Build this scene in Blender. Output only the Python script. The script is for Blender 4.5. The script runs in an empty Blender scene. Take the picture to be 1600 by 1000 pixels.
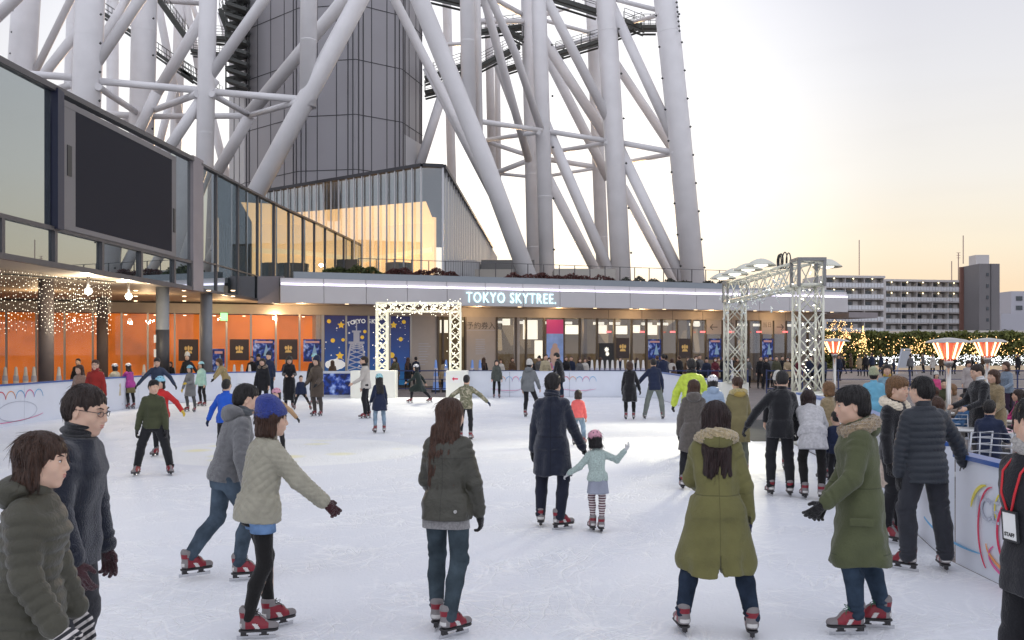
import bpy, math, random
import numpy as np
from mathutils import Vector, Matrix
R = math.radians
random.seed(7)
RNG = np.random.default_rng(7)
sc = bpy.context.scene
COL = sc.collection

# ------------------------------------------------------------ camera
F_PX, HOR, EYE = 1470.0, 547.0, 1.97      # focal length in photo pixels, horizon row, eye height
cam = bpy.data.cameras.new("camera"); camo = bpy.data.objects.new("camera", cam); COL.objects.link(camo)
camo.location = (0, 0, EYE); camo.rotation_euler = (R(90), 0, 0)
cam.sensor_width = 36; cam.lens = F_PX / 1600 * 36; cam.shift_y = (HOR - 500) / 1600
cam.clip_start = 0.1; cam.clip_end = 3000
sc.camera = camo
sc.view_settings.view_transform = 'Standard'; sc.view_settings.look = 'None'
sc.view_settings.exposure = 0.0; sc.view_settings.gamma = 1.0
sc.cycles.max_bounces = 6; sc.cycles.transparent_max_bounces = 12
sc.cycles.glossy_bounces = 3; sc.cycles.diffuse_bounces = 3
sc.cycles.sample_clamp_indirect = 3.0
sc.cycles.use_denoising = True
sc.cycles.use_adaptive_sampling = True; sc.cycles.adaptive_threshold = .03

# ------------------------------------------------------------ world: dusk sky, sun just set behind the tower
SUN_AZ, SUN_EL = R(2), R(4)
w = bpy.data.worlds.new("World"); sc.world = w; w.use_nodes = True
nt = w.node_tree; N = nt.nodes; L = nt.links
N.clear()
out = N.new('ShaderNodeOutputWorld'); bg = N.new('ShaderNodeBackground'); L.new(bg.outputs[0], out.inputs[0])
tc = N.new('ShaderNodeTexCoord'); nrm = N.new('ShaderNodeVectorMath'); nrm.operation = 'NORMALIZE'
L.new(tc.outputs['Generated'], nrm.inputs[0])
sep = N.new('ShaderNodeSeparateXYZ'); L.new(nrm.outputs[0], sep.inputs[0])
ramp = N.new('ShaderNodeValToRGB'); L.new(sep.outputs[2], ramp.inputs[0])
cr = ramp.color_ramp
stops = [(0.0, (.93, .62, .42)), (0.045, (.95, .72, .50)), (.10, (.94, .84, .67)), (.17, (.89, .86, .81)),
         (.26, (.81, .81, .84)), (.38, (.69, .70, .79)), (.6, (.62, .63, .73)), (1.0, (.54, .57, .70))]
cr.elements[0].position = 0; cr.elements[0].color = (*stops[0][1], 1)
cr.elements[1].position = 1; cr.elements[1].color = (*stops[-1][1], 1)
for p, c in stops[1:-1]:
    e = cr.elements.new(p); e.color = (*c, 1)
dt = N.new('ShaderNodeVectorMath'); dt.operation = 'DOT_PRODUCT'; L.new(nrm.outputs[0], dt.inputs[0])
gd = Vector((-.08, 1, .20)).normalized(); dt.inputs[1].default_value = gd
mr = N.new('ShaderNodeMapRange'); mr.inputs[1].default_value = .885; mr.inputs[2].default_value = 1.0
mr.inputs[3].default_value = 0; mr.inputs[4].default_value = 1; mr.interpolation_type = 'SMOOTHSTEP'
L.new(dt.outputs['Value'], mr.inputs[0])
glow = N.new('ShaderNodeMix'); glow.data_type = 'RGBA'; glow.blend_type = 'ADD'; glow.inputs[0].default_value = 1
gc = N.new('ShaderNodeMix'); gc.data_type = 'RGBA'; gc.blend_type = 'MIX'
L.new(mr.outputs[0], gc.inputs[0]); gc.inputs[6].default_value = (0, 0, 0, 1); gc.inputs[7].default_value = (.42, .42, .40, 1)
L.new(ramp.outputs[0], glow.inputs[6]); L.new(gc.outputs[2], glow.inputs[7])
# away from the sunset the dusk sky is cool and even
mr2 = N.new('ShaderNodeMapRange'); mr2.inputs[1].default_value = -.5; mr2.inputs[2].default_value = .55
mr2.inputs[3].default_value = 1; mr2.inputs[4].default_value = 0; L.new(sep.outputs[1], mr2.inputs[0])
mul = N.new('ShaderNodeMix'); mul.data_type = 'RGBA'; L.new(mr2.outputs[0], mul.inputs[0])
L.new(glow.outputs[2], mul.inputs[6]); mul.inputs[7].default_value = (1.02, 1.05, 1.17, 1)
sky = N.new('ShaderNodeTexSky'); sky.sky_type = 'NISHITA'; sky.sun_disc = False
sky.sun_elevation = SUN_EL; sky.sun_rotation = SUN_AZ
sk = N.new('ShaderNodeMix'); sk.data_type = 'RGBA'; sk.blend_type = 'ADD'; sk.inputs[0].default_value = .006
L.new(mul.outputs[2], sk.inputs[6]); L.new(sky.outputs[0], sk.inputs[7])
# faint high cloud streaks
mpc = N.new('ShaderNodeMapping'); mpc.inputs['Scale'].default_value = (2, 2, 16)
L.new(nrm.outputs[0], mpc.inputs[0])
ncl = N.new('ShaderNodeTexNoise'); ncl.inputs['Scale'].default_value = 2.2; ncl.inputs['Detail'].default_value = 5
L.new(mpc.outputs[0], ncl.inputs['Vector'])
mrc = N.new('ShaderNodeMapRange'); mrc.inputs[1].default_value = .5; mrc.inputs[2].default_value = .75
mrc.inputs[3].default_value = 1.0; mrc.inputs[4].default_value = .98; L.new(ncl.outputs[0], mrc.inputs[0])
ml3 = N.new('ShaderNodeMix'); ml3.data_type = 'RGBA'; ml3.blend_type = 'MULTIPLY'; ml3.inputs[0].default_value = 1
L.new(sk.outputs[2], ml3.inputs[6]); L.new(mrc.outputs[0], ml3.inputs[7])
L.new(ml3.outputs[2], bg.inputs[0]); bg.inputs[1].default_value = 1.0

sun = bpy.data.lights.new("sun", 'SUN'); sun.energy = 1.7; sun.angle = R(10); sun.color = (1, .66, .36)
so = bpy.data.objects.new("sun", sun); COL.objects.link(so)
so.rotation_euler = (R(90) - SUN_EL, 0, R(180) - SUN_AZ)   # light travels from behind the tower towards the camera

# ------------------------------------------------------------ helpers
def P(x, y, D):
    return Vector(((x - 800) / F_PX * D, D, EYE + (HOR - y) / F_PX * D))
def px(x, D): return (x - 800) / F_PX * D
def gD(y): return F_PX * EYE / (y - HOR)

def tag(o, label=None, cat=None, group=None, kind=None):
    if label: o['label'] = label
    if cat: o['category'] = cat
    if group: o['group'] = group
    if kind: o['kind'] = kind
    return o
def empty(name, loc=(0, 0, 0), rz=0, label=None, cat=None, group=None):
    o = bpy.data.objects.new(name, None); COL.objects.link(o)
    o.empty_display_size = .1
    o.location = loc; o.rotation_euler = (0, 0, rz)
    return tag(o, label, cat, group)
def wloc(o):
    v = Vector((0, 0, 0))
    while o is not None:
        v += Vector(o.location); o = o.parent
    return v
def children(o): return list(o.children)
def copy_tree(o, parent=None):
    c = o.copy(); COL.objects.link(c)
    if parent is not None: c.parent = parent
    for ch in children(o): copy_tree(ch, c)
    return c

class MB:
    """collects shapes for ONE mesh object"""
    def __init__(s): s.v = []; s.f = []; s.m = []; s.sm = []; s.n = 0; s.cuts = []
    def add(s, vs, fs, m=0, smooth=False):
        s.cuts.append(s.n); s.v.extend([tuple(p) for p in vs])
        for f in fs:
            s.f.append(tuple(i + s.n for i in f)); s.m.append(m); s.sm.append(smooth)
        s.n += len(vs); return s
    def box(s, x0, x1, y0, y1, z0, z1, m=0, M=None):
        vs = [(x, y, z) for x in (x0, x1) for y in (y0, y1) for z in (z0, z1)]
        if M is not None: vs = [M @ Vector(p) for p in vs]
        return s.add(vs, [(0, 1, 3, 2), (4, 6, 7, 5), (0, 4, 5, 1), (2, 3, 7, 6), (0, 2, 6, 4), (1, 5, 7, 3)], m)
    def bar(s, a, b, w, h=None, m=0, up=(0, 0, 1)):
        h = h or w; a = Vector(a); b = Vector(b); d = (b - a).normalized(); up = Vector(up)
        if abs(d.dot(up)) > .98: up = Vector((0, 1, 0))
        x = d.cross(up).normalized() * w / 2; y = x.cross(d).normalized() * h / 2
        vs = [p + i * x + j * y for p in (a, b) for i, j in ((-1, -1), (1, -1), (1, 1), (-1, 1))]
        return s.add(vs, [(3, 2, 1, 0), (4, 5, 6, 7), (0, 1, 5, 4), (1, 2, 6, 5), (2, 3, 7, 6), (3, 0, 4, 7)], m)
    def tube(s, pts, r, n=12, m=0, caps=True, smooth=True):
        pts = [Vector(p) for p in pts]
        if not hasattr(r, '__len__'): r = [r] * len(pts)
        vs = []; fs = []; prev = None
        for i, p in enumerate(pts):
            d = (pts[min(i + 1, len(pts) - 1)] - pts[max(i - 1, 0)]).normalized()
            if prev is None: up = Vector((0, 0, 1)) if abs(d.z) < .95 else Vector((0, 1, 0)); x = d.cross(up).normalized()
            else: x = (prev - d * prev.dot(d)).normalized()
            prev = x; y = d.cross(x)
            for k in range(n):
                a = 2 * math.pi * k / n; vs.append(p + (x * math.cos(a) + y * math.sin(a)) * r[i])
        for i in range(len(pts) - 1):
            for k in range(n):
                k2 = (k + 1) % n; fs.append((i * n + k, i * n + k2, (i + 1) * n + k2, (i + 1) * n + k))
        s.add(vs, fs, m, smooth)
        if caps:
            s.f.append(tuple(s.n - len(vs) + k for k in reversed(range(n)))); s.m.append(m); s.sm.append(False)
            s.f.append(tuple(s.n - n + k for k in range(n))); s.m.append(m); s.sm.append(False)
        return s
    def lathe(s, prof, c=(0, 0, 0), n=20, m=0, smooth=True):
        vs = []; fs = []
        for r, z in prof:
            for k in range(n):
                a = 2 * math.pi * k / n; vs.append((c[0] + r * math.cos(a), c[1] + r * math.sin(a), c[2] + z))
        for i in range(len(prof) - 1):
            for k in range(n):
                k2 = (k + 1) % n; fs.append((i * n + k, i * n + k2, (i + 1) * n + k2, (i + 1) * n + k))
        return s.add(vs, fs, m, smooth)
    def poly(s, pts, ext, m=0, smooth=False):
        """closed polygon extruded by vector ext"""
        n = len(pts); e = Vector(ext); a = [Vector(p) for p in pts]; vs = a + [p + e for p in a]
        fs = [tuple(range(n))[::-1], tuple(range(n, 2 * n))] + [(i, (i + 1) % n, n + (i + 1) % n, n + i) for i in range(n)]
        return s.add(vs, fs, m, smooth)
    def ball(s, c, r, m=0, n=6):
        prof = [(max(1e-4, math.sin(math.pi * i / n) * r), -math.cos(math.pi * i / n) * r) for i in range(n + 1)]
        return s.lathe(prof, c, max(6, n + 2), m)
    def octa(s, c, r, m=0):
        x, y, z = c
        return s.add([(x + r, y, z), (x - r, y, z), (x, y + r, z), (x, y - r, z), (x, y, z + r), (x, y, z - r)],
                     [(0, 2, 4), (2, 1, 4), (1, 3, 4), (3, 0, 4), (2, 0, 5), (1, 2, 5), (3, 1, 5), (0, 3, 5)], m, True)
    def build_each(s, name, mats, parent=None):
        """every added shape becomes an object of its own"""
        b = s.cuts + [s.n]; out = []; import bisect
        parts = [MB() for _ in s.cuts]
        for k, q in enumerate(parts): q.v = s.v[b[k]:b[k + 1]]; q.n = len(q.v)
        for f, m, sm in zip(s.f, s.m, s.sm):
            k = bisect.bisect_right(s.cuts, f[0]) - 1; parts[k].f.append(tuple(i - b[k] for i in f)); parts[k].m.append(m); parts[k].sm.append(sm)
        return [q.build(name, mats, parent) for q in parts]
    def build(s, name, mats, parent=None, bevel=0, local=False):
        if not isinstance(mats, (list, tuple)): mats = [mats]
        off = Vector((0, 0, 0)) if (parent is None or local) else wloc(parent)
        vs = s.v if off.length == 0 else [(p[0] - off.x, p[1] - off.y, p[2] - off.z) for p in s.v]
        me = bpy.data.meshes.new(name); me.from_pydata(vs, [], s.f)
        for mt in mats: me.materials.append(mt)
        me.polygons.foreach_set('material_index', s.m); me.polygons.foreach_set('use_smooth', s.sm)
        me.update()
        o = bpy.data.objects.new(name, me); COL.objects.link(o)
        if parent is not None: o.parent = parent
        if bevel:
            b = o.modifiers.new('b', 'BEVEL'); b.width = bevel; b.segments = 2; b.limit_method = 'ANGLE'
        return o

# ------------------------------------------------------------ materials
MATS = {}
def mat(name, col, rough=.6, metal=0, bump=0, bscale=20, var=0, vscale=3, emit=None, estr=0, spec=.5, coord='Object', stretch=None, sheen=0, coat=0):
    if name in MATS: return MATS[name]
    m = bpy.data.materials.new(name); m.use_nodes = True; MATS[name] = m
    nt = m.node_tree; b = nt.nodes['Principled BSDF']
    b.inputs['Base Color'].default_value = (*col, 1); b.inputs['Roughness'].default_value = rough
    b.inputs['Metallic'].default_value = metal; b.inputs['Specular IOR Level'].default_value = spec
    if sheen: b.inputs['Sheen Weight'].default_value = sheen
    if coat: b.inputs['Coat Weight'].default_value = coat
    m.diffuse_color = (*col, 1)
    if bump or var:
        t = nt.nodes.new('ShaderNodeTexCoord'); mp = nt.nodes.new('ShaderNodeMapping')
        nt.links.new(t.outputs[coord], mp.inputs[0])
        if stretch: mp.inputs['Scale'].default_value = stretch
    if bump:
        n = nt.nodes.new('ShaderNodeTexNoise'); n.inputs['Scale'].default_value = bscale; n.inputs['Detail'].default_value = 4
        nt.links.new(mp.outputs[0], n.inputs['Vector'])
        bp = nt.nodes.new('ShaderNodeBump'); bp.inputs['Strength'].default_value = bump; bp.inputs['Distance'].default_value = .02
        nt.links.new(n.outputs[0], bp.inputs['Height']); nt.links.new(bp.outputs[0], b.inputs['Normal'])
    if var:
        n2 = nt.nodes.new('ShaderNodeTexNoise'); n2.inputs['Scale'].default_value = vscale; n2.inputs['Detail'].default_value = 5
        nt.links.new(mp.outputs[0], n2.inputs['Vector'])
        r = nt.nodes.new('ShaderNodeMapRange'); r.inputs[1].default_value = .3; r.inputs[2].default_value = .7
        r.inputs[3].default_value = 1 - var; r.inputs[4].default_value = 1 + var
        nt.links.new(n2.outputs[0], r.inputs[0])
        mx = nt.nodes.new('ShaderNodeMix'); mx.data_type = 'RGBA'; mx.blend_type = 'MULTIPLY'; mx.inputs[0].default_value = 1
        mx.inputs[6].default_value = (*col, 1); nt.links.new(r.outputs[0], mx.inputs[7])
        nt.links.new(mx.outputs[2], b.inputs['Base Color'])
    if emit:
        b.inputs['Emission Color'].default_value = (*emit, 1); b.inputs['Emission Strength'].default_value = estr
        if estr < 60: m.cycles.emission_sampling = 'NONE'
    return m

def glass_mat(name, dark, tint, lo, hi, transp=0.0, rough=.01):
    """coated window glass: mirror share grows from lo (facing) to hi (grazing); rest is a dark interior or see-through"""
    m = bpy.data.materials.new(name); m.use_nodes = True; nt = m.node_tree; nt.nodes.clear(); MATS[name] = m
    o = nt.nodes.new('ShaderNodeOutputMaterial'); mx = nt.nodes.new('ShaderNodeMixShader'); nt.links.new(mx.outputs[0], o.inputs[0])
    g = nt.nodes.new('ShaderNodeBsdfGlossy'); g.inputs[0].default_value = (*tint, 1); g.inputs['Roughness'].default_value = rough
    d = nt.nodes.new('ShaderNodeBsdfDiffuse'); d.inputs[0].default_value = (*dark, 1)
    under = d
    if transp:
        tr = nt.nodes.new('ShaderNodeBsdfTransparent'); m2 = nt.nodes.new('ShaderNodeMixShader'); m2.inputs[0].default_value = transp
        nt.links.new(d.outputs[0], m2.inputs[1]); nt.links.new(tr.outputs[0], m2.inputs[2]); under = m2
    lw = nt.nodes.new('ShaderNodeLayerWeight'); lw.inputs[0].default_value = .45
    r = nt.nodes.new('ShaderNodeMapRange'); r.inputs[3].default_value = lo; r.inputs[4].default_value = hi
    nt.links.new(lw.outputs['Facing'], r.inputs[0]); nt.links.new(r.outputs[0], mx.inputs[0])
    nt.links.new(under.outputs[0], mx.inputs[1]); nt.links.new(g.outputs[0], mx.inputs[2])
    return m

def text_obj(name, body, mtl, size, M, parent=None, depth=.01, spacing=1.0, bold=0.0, align='LEFT'):
    cu = bpy.data.curves.new(name, 'FONT'); cu.body = body; cu.size = size; cu.extrude = depth; cu.space_character = spacing
    cu.offset = bold; cu.align_x = align; cu.resolution_u = 3
    tmp = bpy.data.objects.new(name, cu); COL.objects.link(tmp)
    dg = bpy.context.evaluated_depsgraph_get(); dg.update()
    me = bpy.data.meshes.new_from_object(tmp.evaluated_get(dg))
    bpy.data.objects.remove(tmp); bpy.data.curves.remove(cu)
    me.transform(M)
    if parent is not None: me.transform(Matrix.Translation(-wloc(parent)))
    me.materials.clear(); me.materials.append(mtl)
    o = bpy.data.objects.new(name, me); COL.objects.link(o)
    if parent is not None: o.parent = parent
    return o

class Frame:
    """a facade line: u along it, d towards the viewer, z up"""
    def __init__(s, o, ang):
        s.o = Vector((o[0], o[1], 0)); s.u = Vector((math.cos(ang), math.sin(ang), 0)); s.n = Vector((math.sin(ang), -math.cos(ang), 0))
        s.M = Matrix(((s.u.x, s.n.x * 1.0, 0, o[0]), (s.u.y, s.n.y, 0, o[1]), (0, 0, 1, 0), (0, 0, 0, 1)))
    def pt(s, u, d, z): return s.o + s.u * u + s.n * d + Vector((0, 0, z))
    def box(s, mb, u0, u1, d0, d1, z0, z1, m=0): return mb.box(u0, u1, d0, d1, z0, z1, m, s.M)
    def at(s, x, d=0):
        """u of the point seen in photo column x on the line shifted by d"""
        t = (x - 800) / F_PX; ox = s.o.x + s.n.x * d; oy = s.o.y + s.n.y * d
        return (t * oy - ox) / (s.u.x - t * s.u.y)
    def zat(s, x, y, d=0):
        p = s.pt(s.at(x, d), d, 0); return EYE + (HOR - y) / F_PX * p.y
    def textM(s, u, d, z): # text lying in the facade plane, readable from the viewer side
        m = Matrix(((s.u.x, 0, s.n.x, 0), (s.u.y, 0, s.n.y, 0), (0, 1, 0, 0), (0, 0, 0, 1)))
        return Matrix.Translation(s.pt(u, d, z)) @ m
# ============================================================ setting materials
M_concrete = mat('paving', (.20, .18, .17), .75, bump=.1, bscale=9, var=.12, vscale=.8)
M_white_paint = mat('tower_paint', (.78, .765, .775), .42, bump=.015, bscale=3, var=.05, vscale=.6)
M_fascia = mat('fascia_panel', (.58, .56, .57), .42, metal=.1, var=.05, vscale=.4)
M_ledge = mat('ledge_metal', (.27, .30, .33), .4, metal=.2, var=.06, vscale=.5)
M_dark = mat('dark_metal', (.035, .035, .042), .4, metal=.3)
M_frame = mat('frame_metal', (.10, .095, .10), .4, metal=.4)
M_trim = mat('trim_panel', (.27, .24, .25), .5, var=.05, vscale=2)
M_soffit = mat('soffit', (.52, .44, .36), .6, var=.04)
M_led = mat('led_strip', (.8, .8, .8), emit=(.86, .78, 1.0), estr=2.0)
M_sign = mat('sign_light', (.8, .9, .9), emit=(.60, .93, 1.0), estr=1.05)
M_bulb_w = mat('bulb_white', (.8, .8, .7), emit=(1, .93, .74), estr=5)
M_bulb_c = mat('bulb_cool', (.8, .8, .8), emit=(.95, .97, 1), estr=3)
M_bulb_o = mat('bulb_orange', (.8, .6, .4), emit=(1, .58, .22), estr=5)
M_down = mat('downlight', (.8, .7, .5), emit=(1, .72, .42), estr=6)
M_steel = mat('brushed_steel', (.55, .54, .52), .28, metal=.9)
M_black = mat('black_plastic', (.02, .02, .022), .4)
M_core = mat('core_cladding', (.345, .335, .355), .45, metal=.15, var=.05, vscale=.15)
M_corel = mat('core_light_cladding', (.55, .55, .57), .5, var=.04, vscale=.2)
M_seam = mat('seam', (.06, .06, .065), .6)
M_catwalk = mat('catwalk_steel', (.07, .075, .07), .6)
M_blue_rail = mat('blue_rail', (.02, .035, .12), .4)
M_bluetop = mat('blue_cap', (.03, .10, .35), .35)
M_trusspaint = mat('truss_aluminium', (.72, .72, .62), .35, metal=.25)

# ------------------------------------------------------------ ice
def ice_material():
    m = mat('ice', (.86, .865, .88), .5, spec=.22); nt = m.node_tree; b = nt.nodes['Principled BSDF']; N = nt.nodes; L = nt.links
    tc = N.new('ShaderNodeTexCoord')
    def scratch(sc_, rot, seed, lo):
        mp = N.new('ShaderNodeMapping'); L.new(tc.outputs['Object'], mp.inputs[0])
        mp.inputs['Rotation'].default_value = (0, 0, rot); mp.inputs['Location'].default_value = (seed, seed * 2, 0)
        wp = N.new('ShaderNodeTexNoise'); wp.inputs['Scale'].default_value = .7; L.new(mp.outputs[0], wp.inputs['Vector'])
        ad = N.new('ShaderNodeVectorMath'); ad.operation = 'MULTIPLY_ADD'; ad.inputs[1].default_value = (1.2, 1.2, 0)
        L.new(wp.outputs['Color'], ad.inputs[0]); L.new(mp.outputs[0], ad.inputs[2])
        m2 = N.new('ShaderNodeMapping'); m2.inputs['Scale'].default_value = (sc_, sc_ * .09, 1); L.new(ad.outputs[0], m2.inputs[0])
        v = N.new('ShaderNodeTexVoronoi'); v.feature = 'DISTANCE_TO_EDGE'; v.inputs['Scale'].default_value = 1; L.new(m2.outputs[0], v.inputs['Vector'])
        r = N.new('ShaderNodeMapRange'); r.inputs[1].default_value = 0; r.inputs[2].default_value = lo; r.inputs[3].default_value = 1; r.inputs[4].default_value = 0
        L.new(v.outputs['Distance'], r.inputs[0]); return r.outputs[0]
    acc = None
    for i, (s, rt) in enumerate([(5, .3), (7, 1.1), (6, 1.9), (8, 2.7), (4, .8), (9, 2.3)]):
        o = scratch(s, rt, i * 3.7, .035)
        if acc is None: acc = o
        else:
            a = N.new('ShaderNodeMath'); a.operation = 'ADD'; L.new(acc, a.inputs[0]); L.new(o, a.inputs[1]); acc = a.outputs[0]
    # scratches come in patches
    pn = N.new('ShaderNodeTexNoise'); pn.inputs['Scale'].default_value = .9; pn.inputs['Detail'].default_value = 4; L.new(tc.outputs['Object'], pn.inputs['Vector'])
    pr = N.new('ShaderNodeMapRange'); pr.inputs[1].default_value = .42; pr.inputs[2].default_value = .62; L.new(pn.outputs[0], pr.inputs[0])
    ml = N.new('ShaderNodeMath'); ml.operation = 'MULTIPLY'; L.new(acc, ml.inputs[0]); L.new(pr.outputs[0], ml.inputs[1])
    fine = N.new('ShaderNodeTexNoise'); fine.inputs['Scale'].default_value = 30; fine.inputs['Detail'].default_value = 3; L.new(tc.outputs['Object'], fine.inputs['Vector'])
    hs = N.new('ShaderNodeMath'); hs.operation = 'MULTIPLY_ADD'; hs.inputs[1].default_value = -.8; L.new(ml.outputs[0], hs.inputs[0]); L.new(fine.outputs[0], hs.inputs[2])
    bp = N.new('ShaderNodeBump'); bp.inputs['Strength'].default_value = .5; bp.inputs['Distance'].default_value = .02
    L.new(hs.outputs[0], bp.inputs['Height']); L.new(bp.outputs[0], b.inputs['Normal'])
    # worn snow colour: scratches a touch whiter, polished ice a touch greyer
    big = N.new('ShaderNodeTexNoise'); big.inputs['Scale'].default_value = .35; big.inputs['Detail'].default_value = 6; L.new(tc.outputs['Object'], big.inputs['Vector'])
    c = N.new('ShaderNodeMix'); c.data_type = 'RGBA'; c.inputs[6].default_value = (.74, .765, .83, 1); c.inputs[7].default_value = (.87, .875, .89, 1)
    L.new(big.outputs[0], c.inputs[0])
    c2 = N.new('ShaderNodeMix'); c2.data_type = 'RGBA'; c2.inputs[7].default_value = (.93, .94, .96, 1); L.new(c.outputs[2], c2.inputs[6])
    k = N.new('ShaderNodeMath'); k.operation = 'MULTIPLY'; k.inputs[1].default_value = 1.0; k.use_clamp = True; L.new(ml.outputs[0], k.inputs[0]); L.new(k.outputs[0], c2.inputs[0])
    # painted round emblem under the ice: pale disc with faint yellow petals
    sp = N.new('ShaderNodeVectorMath'); sp.operation = 'SUBTRACT'; sp.inputs[1].default_value = (px(450, 18.2), 18.4, 0); L.new(tc.outputs['Object'], sp.inputs[0])
    ln = N.new('ShaderNodeVectorMath'); ln.operation = 'LENGTH'; L.new(sp.outputs[0], ln.inputs[0])
    d1 = N.new('ShaderNodeMapRange'); d1.inputs[1].default_value = 2.50; d1.inputs[2].default_value = 2.62; d1.inputs[3].default_value = .85; d1.inputs[4].default_value = 0
    L.new(ln.outputs['Value'], d1.inputs[0])
    c3 = N.new('ShaderNodeMix'); c3.data_type = 'RGBA'; c3.inputs[7].default_value = (.93, .94, .93, 1); L.new(c2.outputs[2], c3.inputs[6]); L.new(d1.outputs[0], c3.inputs[0])
    vv = N.new('ShaderNodeTexVoronoi'); vv.inputs['Scale'].default_value = .95; vv.inputs['Randomness'].default_value = .6; L.new(sp.outputs[0], vv.inputs['Vector'])
    v2 = N.new('ShaderNodeMapRange'); v2.inputs[1].default_value = .22; v2.inputs[2].default_value = .42; v2.inputs[3].default_value = 1; v2.inputs[4].default_value = 0; L.new(vv.outputs['Distance'], v2.inputs[0])
    d2 = N.new('ShaderNodeMapRange'); d2.inputs[1].default_value = 1.9; d2.inputs[2].default_value = 2.2; d2.inputs[3].default_value = 1; d2.inputs[4].default_value = 0; L.new(ln.outputs['Value'], d2.inputs[0])
    pm = N.new('ShaderNodeMath'); pm.operation = 'MULTIPLY'; L.new(v2.outputs[0], pm.inputs[0]); L.new(d2.outputs[0], pm.inputs[1])
    c4 = N.new('ShaderNodeMix'); c4.data_type = 'RGBA'; c4.inputs[7].default_value = (.92, .88, .55, 1); L.new(c3.outputs[2], c4.inputs[6]); L.new(pm.outputs[0], c4.inputs[0])
    L.new(c4.outputs[2], b.inputs['Base Color'])
    rr = N.new('ShaderNodeMapRange'); rr.inputs[3].default_value = .36; rr.inputs[4].default_value = .62; L.new(big.outputs[0], rr.inputs[0]); L.new(rr.outputs[0], b.inputs['Roughness'])
    return m
M_ice = ice_material()

def paving_material():
    m = mat('plaza_paving', (.22, .195, .18), .7); nt = m.node_tree; b = nt.nodes['Principled BSDF']; N = nt.nodes; L = nt.links
    tc = N.new('ShaderNodeTexCoord'); br = N.new('ShaderNodeTexBrick'); L.new(tc.outputs['Object'], br.inputs['Vector'])
    br.inputs['Scale'].default_value = 1.6; br.inputs['Color1'].default_value = (.23, .195, .18, 1); br.inputs['Color2'].default_value = (.17, .15, .145, 1)
    br.inputs['Mortar'].default_value = (.08, .075, .07, 1); br.inputs['Mortar Size'].default_value = .012
    n = N.new('ShaderNodeTexNoise'); n.inputs['Scale'].default_value = .5; n.inputs['Detail'].default_value = 6; L.new(tc.outputs['Object'], n.inputs['Vector'])
    r = N.new('ShaderNodeMapRange'); r.inputs[1].default_value = .3; r.inputs[2].default_value = .7; r.inputs[3].default_value = .8; r.inputs[4].default_value = 1.2; L.new(n.outputs[0], r.inputs[0])
    mx = N.new('ShaderNodeMix'); mx.data_type = 'RGBA'; mx.blend_type = 'MULTIPLY'; mx.inputs[0].default_value = 1
    L.new(br.outputs[0], mx.inputs[6]); L.new(r.outputs[0], mx.inputs[7]); L.new(mx.outputs[2], b.inputs['Base Color'])
    return m
M_pave = paving_material()

g = MB().box(-900, 900, -300, 1500, -.3, -.05).build('ground', M_pave); tag(g, 'grey brown paved plaza around the rink', 'plaza', kind='structure')
ICEP = [(-13.0, -6), (-13.0, 30), (-12.6, 34.5), (-11.2, 38.2), (-9.5, 39.3), (4.9, 39.3), (5.9, 38.3), (5.95, 20.2), (5.4, 15), (4.1, 9.0), (4.0, -6)]
ic = MB(); ic.poly([(x, y, -.046) for x, y in ICEP], (0, 0, .046)); ic = ic.build('ice', M_ice); tag(ic, 'white scratched skating rink ice with a pale round emblem', 'ice', kind='structure')

# ------------------------------------------------------------ rink boards
M_board = mat('rink_board', (.74, .77, .84), .28, var=.03, vscale=1.5)
def board_run(pts, label, name='rink_wall', h=1.05, cap=None, kick=True):
    root = empty(name, (pts[0][0], pts[0][1], 0), label=label, cat='rink wall')
    mb = MB(); cp = MB(); sm = MB(); kk = MB()
    for (a, b) in zip(pts[:-1], pts[1:]):
        A = Vector((a[0], a[1], 0)); B = Vector((b[0], b[1], 0)); d = (B - A); Ln = d.length; d.normalize(); nn = Vector((-d.y, d.x, 0))
        n = max(1, round(Ln / 2.4)); 
        for i in range(n):
            p = A + d * (Ln * i / n + .006); q = A + d * (Ln * (i + 1) / n - .006)
            mb.bar(p + Vector((0, 0, h / 2)), q + Vector((0, 0, h / 2)), .12, h)
            if i or True: sm.bar(p + Vector((0, 0, h - .06)), p + Vector((0, 0, .04)), .016, .15)
        cp.bar(A + Vector((0, 0, h + .021)), B + Vector((0, 0, h + .021)), .17, .04)
    mb.build('board', M_board, root); sm.build('joint', MATS.get('joint') or mat('joint', (.45, .48, .55), .5), root)
    cp.build('cap', cap or M_bluetop, root)
    return root
M_capw = mat('cap_pale', (.62, .66, .74), .35)
lw_ = board_run([(-13.06, -2), (-13.06, 30), (-12.7, 34.6), (-11.25, 38.3), (-9.55, 39.4)], 'white rink wall with navy top edge running along the far left side')
bw1 = board_run([(-9.55, 39.42), (-4.95, 39.42)], 'white rink wall left of the small light arch, with a blue poster', cap=M_capw)
bw2 = board_run([(-2.6, 39.42), (4.9, 39.42), (5.98, 38.35)], 'white rink wall right of the small light arch, with faint coloured arcs', cap=M_capw)
bw3 = board_run([(5.98, 38.3), (6.0, 27.2)], 'white rink wall from the far right corner to the tall arch', cap=M_bluetop)
bw4 = board_run([(6.0, 19.6), (5.47, 15), (4.17, 9.0)], 'white rink wall on the right from the tall arch to the black jacket man')
bw5 = board_run([(4.17, 8.72), (4.06, -2)], 'white rink wall with red ribbon loops at the near right', h=.98)

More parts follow.
